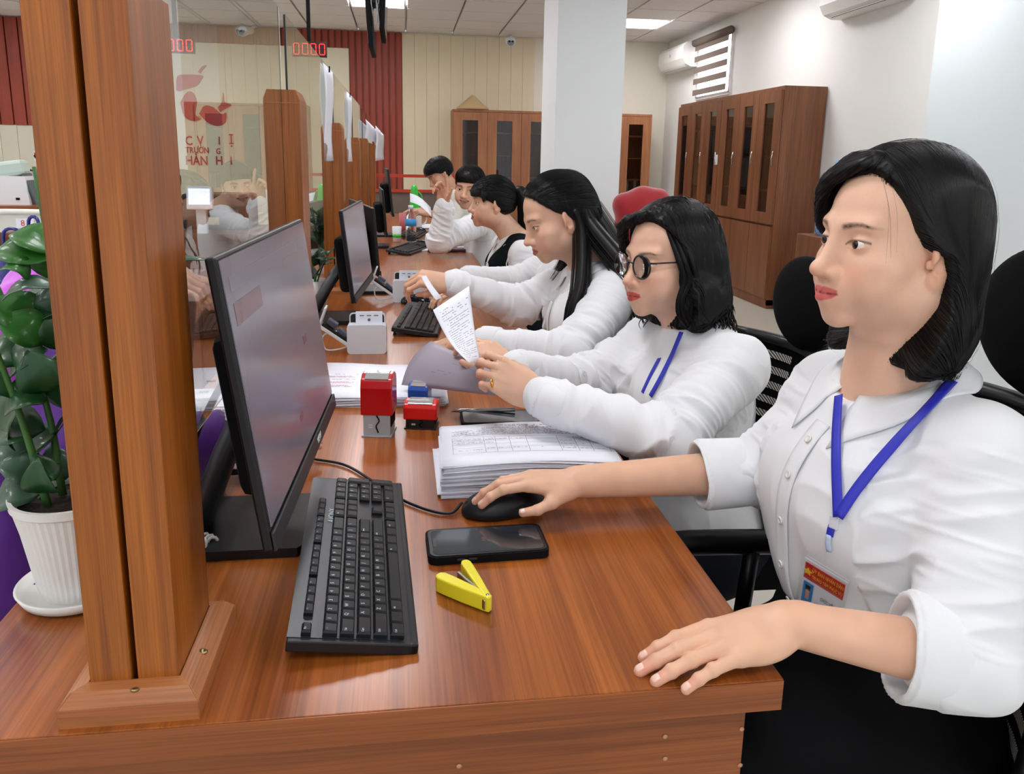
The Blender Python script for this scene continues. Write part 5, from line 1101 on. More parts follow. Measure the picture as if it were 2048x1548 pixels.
MB().box((0, -.1, .47), (.42, .4, .07), bev=.03).build('seat', VR, rch)
for sx in (-1, 1):
    for sy in (-1, 1): MB().box((sx*.17, -.1+sy*.16, .22), (.035, .035, .44)).build('leg', WCAB, rch)
fr = thing('red_rail_stand', 'orange-red rail frame standing behind the far staff', 'rail frame', (ony(830, 352, 8.2)[0], 8.2, 0)); RR = mat('red_rail', '#b83a1e', .4); za, zb_ = ony(830, 352, 8.2)[2], ony(830, 382, 8.2)[2]
for z in (za, zb_): MB().box((0, 0, z), (1.0, .03, .03)).build('rail', RR, fr)
for s in (-1, 1): MB().box((s*.5, 0, za/2), (.035, .035, za)).build('upright', RR, fr)
MB().box((0, .02, (zb_+.25)/2), (.96, .02, zb_-.25)).build('panel', mat('brown_grey_panel', '#6f5f55', .6), fr)
bx = atd(1596, 690, 4.6); rb = thing('red_box', 'small red and white packet on the low cabinet behind the chair', 'box', (bx[0], bx[1], bx[2]-.05))
MB().box((0, 0, .05), (.26, .1, .10), bev=.003).build('carton', mat('orange_red_card', '#c0452c', .5), rb); MB().box((0, -.051, .05), (.05, .002, .1)).build('band', WHT, rb)
lc = thing('low_cabinet', 'low brown cabinet behind the second chair carrying the red packet', 'cabinet', (bx[0]+.1, bx[1]+.05, 0)); MB().box((0, 0, (bx[2]-.05)/2), (.7, .4, bx[2]-.052), bev=.004).build('body', WCAB, lc)
for s in (-1, 1): MB().box((s*.175, -.205, (bx[2]-.05)/2), (.34, .014, bx[2]-.12), bev=.003).build('door', WCAB, lc)
# ================================================================ CUSTOMER SIDE ON THE LEFT
pc = atd(35, 470, 4.2); wc = thing('white_chair', 'white plastic chair back with a number tag, far left', 'chair', (pc[0], pc[1], 0)); WP = mat('chair_white', '#dcdcd0', .4)
zt = atd(35, 425, 4.2)[2]; w2 = .22; top = spline([(-w2, zt-.34), (-w2, zt-.03), (-w2+.03, zt), (w2-.03, zt), (w2, zt-.03), (w2, zt-.34)], 30)
MB().tube([(a, 0, b) for a, b in top], .018, 10).build('frame', WP, wc)
pan = [(-w2, zt-.01), (w2, zt-.01), (w2, zt-.12), (w2*.5, zt-.105), (0, zt-.095), (-w2*.5, zt-.105), (-w2, zt-.12)]; MB().prism(pan, -.008, .008, 1).build('backrest', WP, wc)
MB().box((0, -.24, .45), (.46, .46, .03), bev=.01).build('seat', mat('blue_seat', '#1f2a86', .35), wc)
for sx in (-1, 1):
    MB().tube([(sx*w2, 0, zt-.34), (sx*w2, -.02, .0)], .014, 8).build('leg', WP, wc); MB().tube([(sx*w2, -.44, .44), (sx*w2, -.46, .0)], .014, 8).build('leg', WP, wc)
tg = MB().box((.05, -.011, zt-.055), (.09, .004, .05)).build('number_tag', PAPER, wc, label='small paper tag reading 81'); text_mesh('81', .045, mat('tag_red', '#c8281e', .6), 'tag_number', tg, (.05, -.0135, zt-.055), Rw, depth=.0003)
for i, (x, y, d, r) in enumerate(((28, 510, 3.6, .10), (72, 492, 3.5, .06))):
    p = atd(x, y, d); b = thing('blue_bag', ('shiny dark blue plastic bag on the waiting chair, left one', 'small shiny blue bag beside the larger blue bag')[i], 'bag', (p[0], p[1], .467)); hgt = p[2]-.467+.05
    S_ = Solid(); S_.ell((0, 0, hgt*.45), (r, r*.8, hgt*.5), .05); S_.cap((0, 0, hgt*.8), (.01, 0, hgt), r*.5, r*.25, .06); V, Q = S_.mesh(.008, (-r*1.3, -r*1.3, .0), (r*1.3, r*1.3, hgt*1.3)); V = V+S_.normal(V)*(vnoise(V*18)*.012)[:, None]; mesh_obj('bag_body', V, Q, mat('blue_vinyl', '#1a2280', .18, coat=.5), b)
    MB().tube(spline([(-r*.4, 0, hgt*.9), (-r*.3, 0, hgt*1.15), (r*.3, 0, hgt*1.15), (r*.4, 0, hgt*.9)], 14), .008, 8).build('handle', mat('blue_vinyl', '#1a2280'), b)
pd = atd(30, 400, 6.5); fd = thing('service_desk', 'brown wooden desk behind the white chair, far left', 'desk', (pd[0]-.3, pd[1]+.3, 0)); zd = atd(30, 412, 6.5)[2]
MB().box((0, 0, zd-.02), (1.5, .6, .04), bev=.003).build('worktop', WDESKX, fd); MB().box((0, -.26, (zd-.04)/2), (1.44, .02, zd-.04)).build('front_panel', WDESKX, fd)
sm = thing('desktop_scanner', 'pale green and white document machine on the far left desk', 'scanner', (atd(22, 400, 6.6)[0], pd[1]+.25, zd)); PG = mat('pale_green_plastic', '#bcd0c6', .4)
MB().prism([(-.13, 0), (.13, 0), (.11, .24), (-.11, .24)], -.1, .1, 1).build('body', WHT, sm); MB().box((-.02, 0, .30), (.22, .16, .13), rotm(0, -.15, 0), bev=.03).build('head', PG, sm)
MB().box((.13, 0, .13), (.02, .16, .28), rotm(0, -.35, 0), bev=.004).build('tray', mat('smoky_tray', '#4d5c60', .3), sm); MB().box((.04, -.103, .05), (.03, .006, .02)).build('port', BLKM, sm)
kp = ony(62, 312, 10.7); tgn = thing('wall_tag', 'small red and white tag on the far left cream boards', 'sign', (kp[0], 10.86, kp[2])); MB().box((0, 0, 0), (.07, .008, .13)).build('plate', WHT, tgn); text_mesh('Đ', .1, ER, 'tag_letter', tgn, (0, -.006, 0), Rw, depth=.001)
p = ony(60, 342, 10.7); dh = thing('door_lever', 'small dark lever handle on the cream boards, far left', 'handle', (p[0], 10.86, p[2])); MB().tube(spline([(0, 0, 0), (0, -.05, 0), (-.05, -.06, .01), (-.12, -.055, .005)], 12), .012, 8).build('lever', GREYP, dh)
# monitor and terminal seen through the glass on the customer side
pm = atd(399, 396, 5.0); t = thing('small_terminal', 'small white lit terminal screen seen through the glass', 'terminal', (pm[0], pm[1], .78)); zz = pm[2]-.78
MB().box((0, 0, zz), (.16, .04, .15), rotm(-.15), bev=.006).build('casing', WHT, t); MB().box((0, -.0225, zz+.01), (.13, .003, .10), rotm(-.15)).build('screen', mat('terminal_glow', '#dfe0ff', .3, emit='#d5d6ff', es=1.5), t); MB().box((0, .02, zz/2-.03), (.06, .05, zz-.05)).build('stand', WHT, t)
tdk = thing('service_counter', 'long brown counter beyond the nearest glass carrying the lit terminal', 'counter', (-2.02, pm[1]+.32, 0)); DK = wood('dark_counter_wood', '#4a2010', '#7a4226', 'X', rough=.4, coat=.1, grain=60, bandw=8, off=9)
MB().box((0, 0, .765), (2.9, .75, .03)).build('worktop', DK, tdk); MB().box((0, -.34, .375), (2.86, .02, .75)).build('front_panel', DK, tdk)
for sx in (-1, 1): MB().box((sx*1.42, .02, .375), (.02, .7, .75)).build('end_panel', DK, tdk)
q = atd(432, 392, 5.3); pr = thing('printer', 'black printer on the brown counter seen through the nearest glass', 'printer', (q[0], pm[1]+.42, .78)); MB().box((0, 0, .12), (.44, .34, .24), bev=.02).build('casing', BLK, pr); MB().box((-.05, -.172, .06), (.14, .006, .05)).build('label_plate', mat('beige_card', '#c9ae7a', .7), pr)
q = atd(540, 640, 2.6); dp = thing('dark_partition', 'dark brown low cupboard on the customer side beneath the glass', 'cupboard', (-1.05, 3.6, 0)); MB().box((0, 0, .36), (.5, .9, .72), bev=.004).build('body', DK, dp); MB().box((.252, 0, .36), (.006, .84, .64)).build('door', DK, dp)
# ================================================================ MONITORS
SCRG = mat('screen_lit_grey', '#5d5661', .16, spec=.6, emit='#85808c', es=.16)
def monitor(lab, nb_, fb, nt, stand, thick=.012, chin=.022, hump=.045, ui=None, screen=True, base=True, logo=None, scr=None):
    """nb_, fb: near and far lower corners of the screen face, nt: near upper corner (world); screen faces +X side"""
    nb_, fb, nt = [np.array(q, float) for q in (nb_, fb, nt)]
    ex = unit(fb-nb_); W = np.linalg.norm(fb-nb_); ez = unit((nt-nb_)-ex*((nt-nb_)@ex)); H = np.linalg.norm((nt-nb_)-ex*((nt-nb_)@ex)); en = np.cross(ex, ez); R = np.stack([ex, ez, en], 1)   # en points to the viewer side (+X)
    o = (nb_+fb)/2+ez*H/2; t = thing('monitor', lab, 'monitor', (o[0], o[1], DESK)); O = o-np.array([o[0], o[1], DESK])
    def w(x, y, z): return O+R@np.array([x, y, z])
    MB().box(w(0, 0, -thick/2), (W, H, thick), R, .003).build('casing', BLK, t)
    MB().box(w(0, -H*.12, -thick-hump/2), (W*.62, H*.62, hump), R, .015).build('rear_housing', BLKM, t)
    if screen:
        MB().box(w(0, chin/2, .0008), (W-.012, H-chin-.01, .0012), R).build('screen', scr or SCRG, t)
        MB().box(w(0, -H/2+chin/2, .0022), (W, chin, .0035), R, .001).build('chin_bezel', GREYP, t)
        for (x, y, a, b, c) in (ui or []): MB().box(w(x*W, y*H, .0016), (a*W, b*H, .0005), R).build('window_patch', mat('ui_'+c[1:], c, .2, emit=c, es=.12), t)
    if logo: text_mesh(logo, .014, WHT, 'lettering', t, w(.13*W, -H/2+chin/2, .0042), R, depth=.0002)
    if base:
        s = np.array(stand, float)-np.array([o[0], o[1], 0]); zb = 0
        MB().prism([(-.085, -.09), (.075, -.09), (.088, -.07), (.088, .07), (.075, .09), (-.085, .09), (-.098, 0)], .0005, .014, 2, None, (s[0], s[1], 0)).build('base', BLK, t)
        top = w(0, -H*.1, -thick-hump*.8); foot = np.array([s[0]-.075, s[1], .015]); MB().tube([foot, foot*.5+top*.5+np.array([-.004, 0, 0]), top], [.034, .032, .03], 16, flat=.55).build('stand_arm', GREYP, t)
    return t
m1 = monitor('large near monitor, screen turned to the woman with the bob', (-.144, .817, .861), (-.122, 1.34, .860), (-.188, .817, 1.187), (-.222, 1.10, 0), logo='VIEW',
        ui=[(-.33, .30, .24, .075, '#6a4a55'), (.2, -.02, .05, .035, '#6a4a58'), (-.02, -.28, .04, .03, '#6d4a55'), (0, .40, .9, .05, '#6e6a77')])
monitor('second monitor along the counter, its pale screen at a slant', (-.148, 2.42, .842), (-.110, 2.88, .850), (-.178, 2.44, 1.128), (-.23, 2.62, 0))
monitor('third monitor, black glossy one turned away behind the card reader', (-.085, 3.02, .835), (-.195, 3.40, .85), (-.110, 3.03, 1.10), (-.14, 3.2, 0), screen=True, scr=mat('screen_off', '#14181b', .05))
monitor('fourth monitor, small black one behind the water bottle', (-.085, 4.55, .835), (-.115, 4.98, .835), (-.105, 4.56, 1.105), (-.17, 4.8, 0), scr=mat('screen_off', '#14181b', .05))
monitor('farthest monitor, tall black one near the end of the counter', (-.055, 5.25, .90), (-.085, 5.72, .90), (-.085, 5.26, 1.21), (-.13, 5.5, 0), scr=mat('screen_off', '#14181b', .05))
def cord(name, lab, pts, r, m, cat='cable', parent=None):
    P = spline(pts, max(24, len(pts)*8)); mb = MB()
    if parent is not None: return mb.tube(P, r, 8).build(name, m, parent)
    t = mb.tube(P, r, 8).build(name, m); return tag(t, lab, cat)
cord('monitor_cable', 'thick black cable looping down behind the near monitor', [(-.245, 1.22, .98), (-.268, 1.18, .96), (-.30, 1.165, .90), (-.325, 1.15, .82), (-.315, 1.13, .775), (-.29, 1.12, .757)], .0055, BLK)
cord('thin_cable', 'thin black cable crossing under the near monitor', [(-.31, 1.155, .756), (-.31, 1.18, .7545), (-.27, 1.17, .7545), (-.22, 1.16, .7545), (-.12, 1.17, .7545), (-.06, 1.2, .7545)], .0028, BLK)
# coiled white cable by the post
pts = []
for i in range(130): a = i/129; q = a*math.pi*1.7+.5; c = np.array([-.288+.028*math.cos(q)*(1-.25*a), 1.028+.024*math.sin(q), .764+.012*a]); pts.append(c+.006*np.array([math.cos(q)*math.cos(i*.9), math.sin(q)*math.cos(i*.9), math.sin(i*.9)]))
tag(MB().tube(pts, .0022, 6).build('coiled_cable', mat('white_cable', '#c9c8c2', .5)), 'coiled grey-white cable lying at the foot of the post', 'cable')
# ================================================================ KEYBOARDS
LEG = mat('key_legend', '#c9d3dc', .6); LEGB = mat('key_legend_blue', '#6fa4d8', .6); KEYM = mat('key_black', '#101114', .38); KBM = mat('keyboard_body', '#15161a', .4)
def keyboard(lab, loc, rz, full=True):
    """local: +X the user's right along the length, +Y away from the user; 0.445 x 0.14"""
    k = thing('keyboard', lab, 'keyboard', loc, rz); W, D, tilt = .445, .142, .14; ca, sa = math.cos(tilt), math.sin(tilt)
    def w(x, y, z): return np.array([x, y*ca-z*sa, y*sa+z*ca+.018])
    R = rotm(tilt)
    b = MB(); b.box(w(0, 0, -.004), (W, D, .014), R, .002).box(w(0, -D/2+.004, -.004), (W, .01, .016), R, .003); b.build('body', KBM, k)
    MB().box(w(0, .01, .0032), (W-.012, D-.02, .001), R).build('deck', mat('keyboard_deck', '#1c1d22', .3), k)
    for s in (-1, 1): MB().box((s*.18, D/2*ca-.006, .012), (.03, .006, .026), rotm(.2)).build('foot', BLK, k)
    u = .0188; rows = []; x0 = -W/2+.008
    def row(y, x, items, h=1.):
        for it in items:
            if isinstance(it, (int, float)): x += it*u; continue
            t, wd = it; rows.append((x+wd*u/2, y, wd, h, t)); x += wd*u
    Y = lambda r: -D/2+.014+u*(r+.5)*.98
    row(Y(5)+.007, x0, [('Esc', 1), 1]+[('F%d' % i, 1) for i in range(1, 5)]+[.5]+[('F%d' % i, 1) for i in range(5, 9)]+[.5]+[('F%d' % i, 1) for i in range(9, 13)]+[.3, ('', 1), ('', 1), ('', 1)], .72)
    row(Y(4), x0, [(c, 1) for c in '`1234567890-=']+[('', 2), .3, ('Ins', 1), ('', 1), ('', 1), .3, ('', 1), ('/', 1), ('*', 1), ('-', 1)])
    row(Y(3), x0, [('Tab', 1.5)]+[(c, 1) for c in 'QWERTYUIOP[]']+[('\\', 1.5), .3, ('', 1), ('', 1), ('', 1), .3, ('7', 1), ('8', 1), ('9', 1)])
    row(Y(2), x0, [('Caps', 1.75)]+[(c, 1) for c in "ASDFGHJKL;'"]+[('Enter', 2.25), 3.6, ('4', 1), ('5', 1), ('6', 1)])
    row(Y(1), x0, [('Shift', 2.25)]+[(c, 1) for c in 'ZXCVBNM,./']+[('Shift', 2.75), 1.3, ('', 1), 1.3, ('1', 1), ('2', 1), ('3', 1)])
    row(Y(0), x0, [('Ctrl', 1.25), ('', 1.25), ('Alt', 1.25), ('', 6.25), ('Alt', 1.25), ('', 1.25), ('', 1.25), ('Ctrl', 1.25), .3, ('', 1), ('', 1), ('', 1), .3, ('0', 2), ('.', 1)])
    rows.append((W/2-.008-u/2, Y(2.5), 1, 2, '')); rows.append((W/2-.008-u/2, Y(.5), 1, 2, ''))
    cache = {}; allk = MB()
    for x, y, wd, h, t in rows:
        key = (round(wd, 2), round(h, 2)); a, d = wd*u-.0028, h*u*.98-.0028
        def km(mb, c, Rr):
            V = [(-a/2, -d/2, 0), (a/2, -d/2, 0), (a/2, d/2, 0), (-a/2, d/2, 0), (-a/2, -d/2, .004), (a/2, -d/2, .004), (a/2, d/2, .004), (-a/2, d/2, .004), (-a/2+.0014, -d/2+.0012, .0066), (a/2-.0014, -d/2+.0012, .0066), (a/2-.0014, d/2-.0022, .0072), (-a/2+.0014, d/2-.0022, .0072)]
            return mb.raw(np.array(V)@np.array(Rr).T+c, [(0, 1, 5, 4), (1, 2, 6, 5), (2, 3, 7, 6), (3, 0, 4, 7), (4, 5, 9, 8), (5, 6, 10, 9), (6, 7, 11, 10), (7, 4, 8, 11), (8, 9, 10, 11)])
        if full:
            if key not in cache: cache[key] = km(MB(), np.zeros(3), R).build('key', KEYM, k); o = cache[key]
            else: o = cache[key].copy(); COL.objects.link(o); o.parent = k
            o.location = w(x, y, .0035)
            if t and full == 1:
                big = len(t) == 1; text_mesh(t, .0062 if big else .0036, LEGB if t.startswith('F') and big is False else LEG, 'key_legend', o, w(x-(a/2-.0042 if not big else a/2-.0052), y+.0016, .0035+.0072)-w(x, y, .0035), R, depth=.00005)
        else: km(allk, w(x, y, .0035), R)
    if not full: allk.build('keys', KEYM, k, kind='stuff')
    if full == 1: text_mesh('AVONX', .0125, LEG, 'lettering', k, w(.083, .036, .0045), R@rotm(0, 0, 0), depth=.0001)
    return k
a, b, c, d = onz(583, 1262, .789), onz(830, 1290, .768), onz(637, 950, .789), onz(810, 972, .768)
cen = (a+b+c+d)/4; al = unit(((c-a)+(d-b))[:2])
k1 = keyboard('black keyboard in front of the nearest monitor', (cen[0]-.005, cen[1]+.012, DESK), math.atan2(al[1], al[0])+.015, 1)
a, b, c, d = onz(770, 612, .785), onz(845, 668, .76), onz(880, 590, .785), onz(950, 650, .76)
kb2 = onz(838, 636, .775); keyboard('black keyboard beside the white card reader, second along', (kb2[0]+.01, kb2[1]+.05, DESK), math.radians(83), 2)
p = onz(820, 493, .77); keyboard('black keyboard by the water bottle in the distance', (p[0], p[1]-.05, DESK), math.radians(72), 0)
p = onz(835, 466, .77); keyboard('farthest black keyboard beyond the water bottle', (p[0]-.03, p[1], DESK), math.radians(80), 0)
# ================================================================ MICE
def mouse(lab, loc, rz, gloss=.35, sc=1., tilt=0):
    """local +X = front (cable end)"""
    m = thing('mouse', lab, 'mouse', loc, rz); S = Solid(); S.ell((-.008, 0, .008), (.058*sc, .031*sc, .030*sc), .01); S.ell((.022, 0, .006), (.04*sc, .029*sc, .020*sc), .02)
    S.func(lambda P: -(P[:, 2]-.001), (-.1, -.1, -.01), (.1, .1, .06), .004)
    S.cap((.012*sc, 0, .0345*sc), (.075, 0, .012), .0012, .0012, .002, 's'); V, Q = S.mesh(.0022); mesh_obj('shell', V, Q, mat('mouse_black%d' % int(gloss*100), '#0d0e11', gloss), m)
    MB().tube([(.034*sc, -.0035, .0215*sc), (.034*sc, .0035, .0215*sc)], .006*sc, 16).build('wheel', GREYP, m); return m
mo = onz(1000, 1030, .757); MRZ = math.pi+.14
mouse('black mouse held under the hand of the woman with the bob', (.150, 1.122, DESK+.0005), MRZ, .45, 1.05)
cord('mouse_cable', 'black mouse cable running from the keyboard to the near mouse', [onz(628, 918, .754), onz(690, 930, .754), onz(745, 962, .754), onz(790, 992, .754), onz(850, 1018, .754), onz(900, 1026, .755), (.088, 1.135, .762)], .0024, BLK)
mp = onz(832, 603, .76); mouse('glossy black mouse behind the second keyboard', (mp[0], mp[1], DESK+.0005), 2.6, .06, 1.)
mp = onz(845, 488, .76); mouse('far black mouse beside the blue stapler-like clip', (mp[0], mp[1], DESK+.0005), 2.4, .3)
mp = onz(838, 462, .76); mouse('farthest black mouse by the white mug', (mp[0], mp[1], DESK+.0005), 2.4, .3)
# ================================================================ PHONE
ph = onz(975, 1083, .758); a, b = onz(862, 1066, .76), onz(1092, 1052, .76); an = math.atan2(b[1]-a[1], b[0]-a[0]); PHL = .168
t = thing('smartphone', 'black smartphone in a dark case lying by the stapler', 'phone', (ph[0]-.002, ph[1]-.002, DESK), an)
def rrect(w, h, r, n=6): return [(sx*(w/2-r)+r*math.cos(q), sy*(h/2-r)+r*math.sin(q)) for sx, sy, q0 in ((1, 1, 0), (-1, 1, 90), (-1, -1, 180), (1, -1, 270)) for q in np.radians(np.linspace(q0, q0+90, n))]
MB().prism(rrect(PHL, .084, .012), .0005, .0115).build('case', BLKM, t); MB().prism(rrect(PHL-.006, .078, .010), .0115, .0125).build('bezel', BLK, t)
MB().prism(rrect(PHL-.014, .070, .008), .0125, .0128).build('screen', mat('phone_glass', '#1b2a33', .06, coat=1), t); MB().prism(rrect(.004, .026, .002), .0128, .0130, 2, None, (-PHL/2+.0105, 0, 0)).build('notch', BLK, t)
for x in (-.04, -.024): MB().box((x, -.0425, .007), (.011, .0016, .003), bev=.0006).build('button', GREYP, t)
text_mesh('09:41', .006, mat('lock_red', '#7c4a48', .5), 'lettering', t, (-.005, 0, .0129), rotm(0, 0, -math.pi/2), depth=.00005)
# ================================================================ STAPLER: open yellow V
sp_, s1, s2 = onz(975, 1200, .765), onz(878, 1150, .77), onz(930, 1130, .765); YEL = mat('yellow_plastic', '#e3d62a', .3, coat=.2)
st = thing('stapler', 'small yellow hand stapler lying open on the worktop', 'stapler', (sp_[0], sp_[1], DESK))
def arm(e, w0, w1, z, h, nm):
    e = np.array([e[0]-sp_[0], e[1]-sp_[1]]); L = np.linalg.norm(e); u = e/L; n = np.array([-u[1], u[0]]); P = []
    for t_, w in ((-.06, w0*.8), (0, w0), (.45, w1), (.8, w1*1.12), (.96, w1*1.1), (1.03, w1*.6)): P.append(u*L*t_+n*w/2)
    for t_, w in ((1.03, w1*.6), (.96, w1*1.1), (.8, w1*1.12), (.45, w1), (0, w0), (-.06, w0*.8)): P.append(u*L*t_-n*w/2)
    b = MB().prism([tuple(q) for q in P][::-1], z, z+h).build(nm, YEL, st); md = b.modifiers.new('bevel', 'BEVEL'); md.width = .0022; md.segments = 3; return u, n, L
u1, n1, L1 = arm(s1, .0095, .0155, .0008, .021, 'lower_arm'); u2, n2, L2 = arm(s2, .009, .0125, .004, .018, 'upper_arm')
um = unit(u1*.42+u2*.58); F = frame((um[0], um[1], .0), (0, 0, 1)); MB().box(np.array([um[0]*L1*.48, um[1]*L1*.48, .0135]), (L1*.8, .0035, .012), F, .0006).build('staple_channel', STEEL, st)
MB().box(np.array([um[0]*.004, um[1]*.004, .0105]), (.012, .0125, .013), F, .001).build('head_plate', STEEL, st)
MB().tube([(0, 0, .001), (0, 0, .0225)], .0022, 12).build('pivot_pin', STEEL, st)
# ================================================================ STAMPS
def stamp(lab, pos, w, d, h, cap_h, m, rz, low=True, base='#a3a6aa'):
    t = thing('rubber_stamp', lab, 'stamp', (pos[0], pos[1], DESK), rz); z0 = h-cap_h
    if low:
        b = MB(); b.box((0, 0, z0/2+.002), (w*.86, d*.9, z0+.004), bev=.001).box((0, 0, .0015), (w*.96, d*1.02, .003), bev=.0008).build('base_frame', mat('stamp_base'+base, base, .35), t)
        MB().tube(spline([(0, -d*.46, z0), (.005, -d*.463, z0*.75), (-.001, -d*.463, z0*.5), (.003, -d*.463, z0*.2)], 16), .0014, 6).build('guide_slot', BLKM, t)
        for z in (z0*.55, z0*.45): MB().box((-w*.2, -d*.452, z), (.008, .0006, .0012)).build('mark', WHT, t)
        MB().box((w*.43, 0, z0*.75), (.003, d*.8, z0*.6)).build('side_slot', BLKM, t)
    pol = [(-d/2, z0), (-d/2, h*.80), (-d*.40, h*.93), (-d*.12, h), (d*.22, h), (d*.42, h*.95), (d/2, h*.85), (d/2, z0)]
    o = MB().prism(pol, -w/2, w/2, 0).build('cap', m, t); md = o.modifiers.new('bevel', 'BEVEL'); md.width = .0028; md.segments = 3; md.limit_method = 'ANGLE'
    sl = math.atan2(h*.07, d*.28); MB().box((0, -d*.27, h*.968), (w*.74, d*.30, .0035), rotm(sl), .001).build('label_window', mat('stamp_window', '#c9c9cb', .06, metal=.6), t); MB().box((0, d*.06, h+.0004), (w*.74, d*.34, .003), None, .001).build('label_window', mat('stamp_window', '#c9c9cb'), t)
    return t
sb = (onz(725, 872)+onz(783, 877))/2; stamp('tall red self-inking stamp on a grey frame', (sb[0]+.004, sb[1]+.028), .062, .058, .124, .080, RED, -.16)
rb_ = (onz(808, 862)+onz(876, 858))/2; stamp('low bright red stamp right of the tall one', (rb_[0]+.002, rb_[1]+.026), .068, .048, .056, .036, mat('bright_red_plastic', '#d81312', .2, coat=.4), -.18, base='#101012')
bb = onz(838, 812, .76); stamp('small blue stamp behind the low red stamp', (bb[0]+.002, bb[1]+.005), .044, .042, .062, .040, mat('blue_plastic', '#1d58b8', .2, coat=.4), -.25)
# ================================================================ PAPER STACKS
def sheet_grid(W, D, z, n=9, m=7, curl=None, off=(0, 0), rot=0):
    G = []; c, s = math.cos(rot), math.sin(rot)
    for i in range(n):
        row = []
        for j in range(m):
            x, y = -W/2+W*i/(n-1), -D/2+D*j/(m-1); zz = z+(curl(x/W, y/D) if curl else 0); row.append((x*c-y*s+off[0], x*s+y*c+off[1], zz))
        G.append(row)
    return G
def print_lines(name, par, m, spec, Hf, th=.00035):
    """rows of tiny printed words: spec = list of (x0, x1, y, height, fill)"""
    mb = MB(); rng = np.random.default_rng(4)
    for x0, x1, y, h, fill in spec:
        x = x0
        while x < x1:
            w = min(.0015+rng.random()*.006, x1-x)
            if rng.random() < fill:
                P = [(x, y), (x+w, y), (x+w, y+h), (x, y+h)]; mb.raw([(a, b, Hf(a, b)+th) for a, b in P], [(0, 1, 2, 3)])
            x += w+.0016
    return mb.build(name, m, par, kind='stuff')
sc_ = onz(1060, 925, .79); SA = onz(878, 1003); SB = onz(862, 860, .79)
pk = thing('paper_stack', 'thick stack of printed forms beside the near mouse', 'paper stack', (.212, 1.280, DESK), -.035); rng = np.random.default_rng(9)
lift = lambda x, y: .030*max(0, -x-.12)*(1)+.004*math.sin(x*4)*0
N_ = 36; Hs = .052
for i in range(N_):
    f = i/(N_-1); rr = rng.random(3)-.5; z = .0007+Hs*f
    # the near-left corners stay low and fan apart, the pile swells to the right
    cl = lambda x, y, f=f, r=rr: f*(.006*math.cos((x)*3)-.004*(y+.5))+.0012*math.sin(7*x+9*r[0])*f
    G = sheet_grid(.297, .205, z, curl=cl, off=(rr[0]*.008-(.008 if i < 6 else 0), rr[1]*.008), rot=rr[2]*.03+(.02 if i < 5 else 0)); MB().grid(G, .0006).build('sheet', PAPER if i % 3 else mat('white_paper_b', '#dfe1ee', .85), pk)
Hf = lambda x, y: .0007+Hs+1*(.006*math.cos(x/.297*3)-.004*(y/.205+.5))+.0016
tl = [(-.05, .05, .083, .0022, .9), (-.03, .03, .078, .0020, .9), (.09, .13, .090, .0016, .8), (-.075, .085, .069, .0026, .95)]+[(-.13, .135, .060-.0052*i, .0016, .85) for i in range(6)]
print_lines('print', pk, INK, tl, Hf); print_lines('red_print', pk, INKR, [(-.02, .05, .0645, .0014, .6), (-.12, .03, .0335, .0014, .6), (.115, .14, .047, .005, .9), (.11, .135, .053, .002, .9), (.04, .1, .040, .0014, .5)], Hf)
tb = MB(); xs_ = [-.13, -.075, -.055, -.03, 0, .055, .085, .11, .14]
for x in xs_: tb.raw([(x, .022, Hf(x, .022)+.0003), (x+.0006, .022, Hf(x, .022)+.0003), (x+.0006, -.055, Hf(x, -.055)+.0003), (x, -.055, Hf(x, -.055)+.0003)], [(0, 1, 2, 3)][::-1])
for y in (.022, .008, -.012, -.03, -.055):
    for i in range(12): x, x2 = -.13+.0225*i, -.13+.0225*(i+1); tb.raw([(x, y, Hf(x, y)+.0003), (x2, y, Hf(x2, y)+.0003), (x2, y+.0006, Hf(x2, y)+.0003), (x, y+.0006, Hf(x, y)+.0003)], [(0, 1, 2, 3)])
tb.build('table_rule', INK, pk); print_lines('print', pk, INK, [(x+.003, x2-.003, y, .0015, .7) for x, x2 in zip(xs_, xs_[1:]) for y in (.014, .009, -.003, -.008, -.020, -.036, -.042) if (x*997+y*771) % 1 < .55], Hf)
pk2 = thing('paper_stack', 'pile of forms with red print behind the tall red stamp', 'paper stack', (-.055, 1.80, DESK), -.03)
for i in range(14):
    rr = rng.random(3)-.5; cl = lambda x, y, f=i/13, r=rr: .012*f*(y+.5)*(0.3-x)+.001*math.sin(9*x+r[0]*6)
    MB().grid(sheet_grid(.30, .27, .0007+.0016*i, curl=cl, off=(rr[0]*.01, rr[1]*.01), rot=rr[2]*.04), .0006).build('sheet', PAPER, pk2)
Hf2 = lambda x, y: .0007+.0016*13+.012*(y/.27+.5)*(.3-x/.30)+.0016
print_lines('red_print', pk2, INKR, [(-.13, -.06, y, .002, .8) for y in (.02, .013, -.025, -.032, -.05, -.058)], Hf2); print_lines('print', pk2, INK, [(-.12, -.05, y, .0018, .5) for y in (-.005, .035)]+[(-.04, -.02, y, .003, 1) for y in (.01, .005, 0, -.07, -.075, -.08)], Hf2)
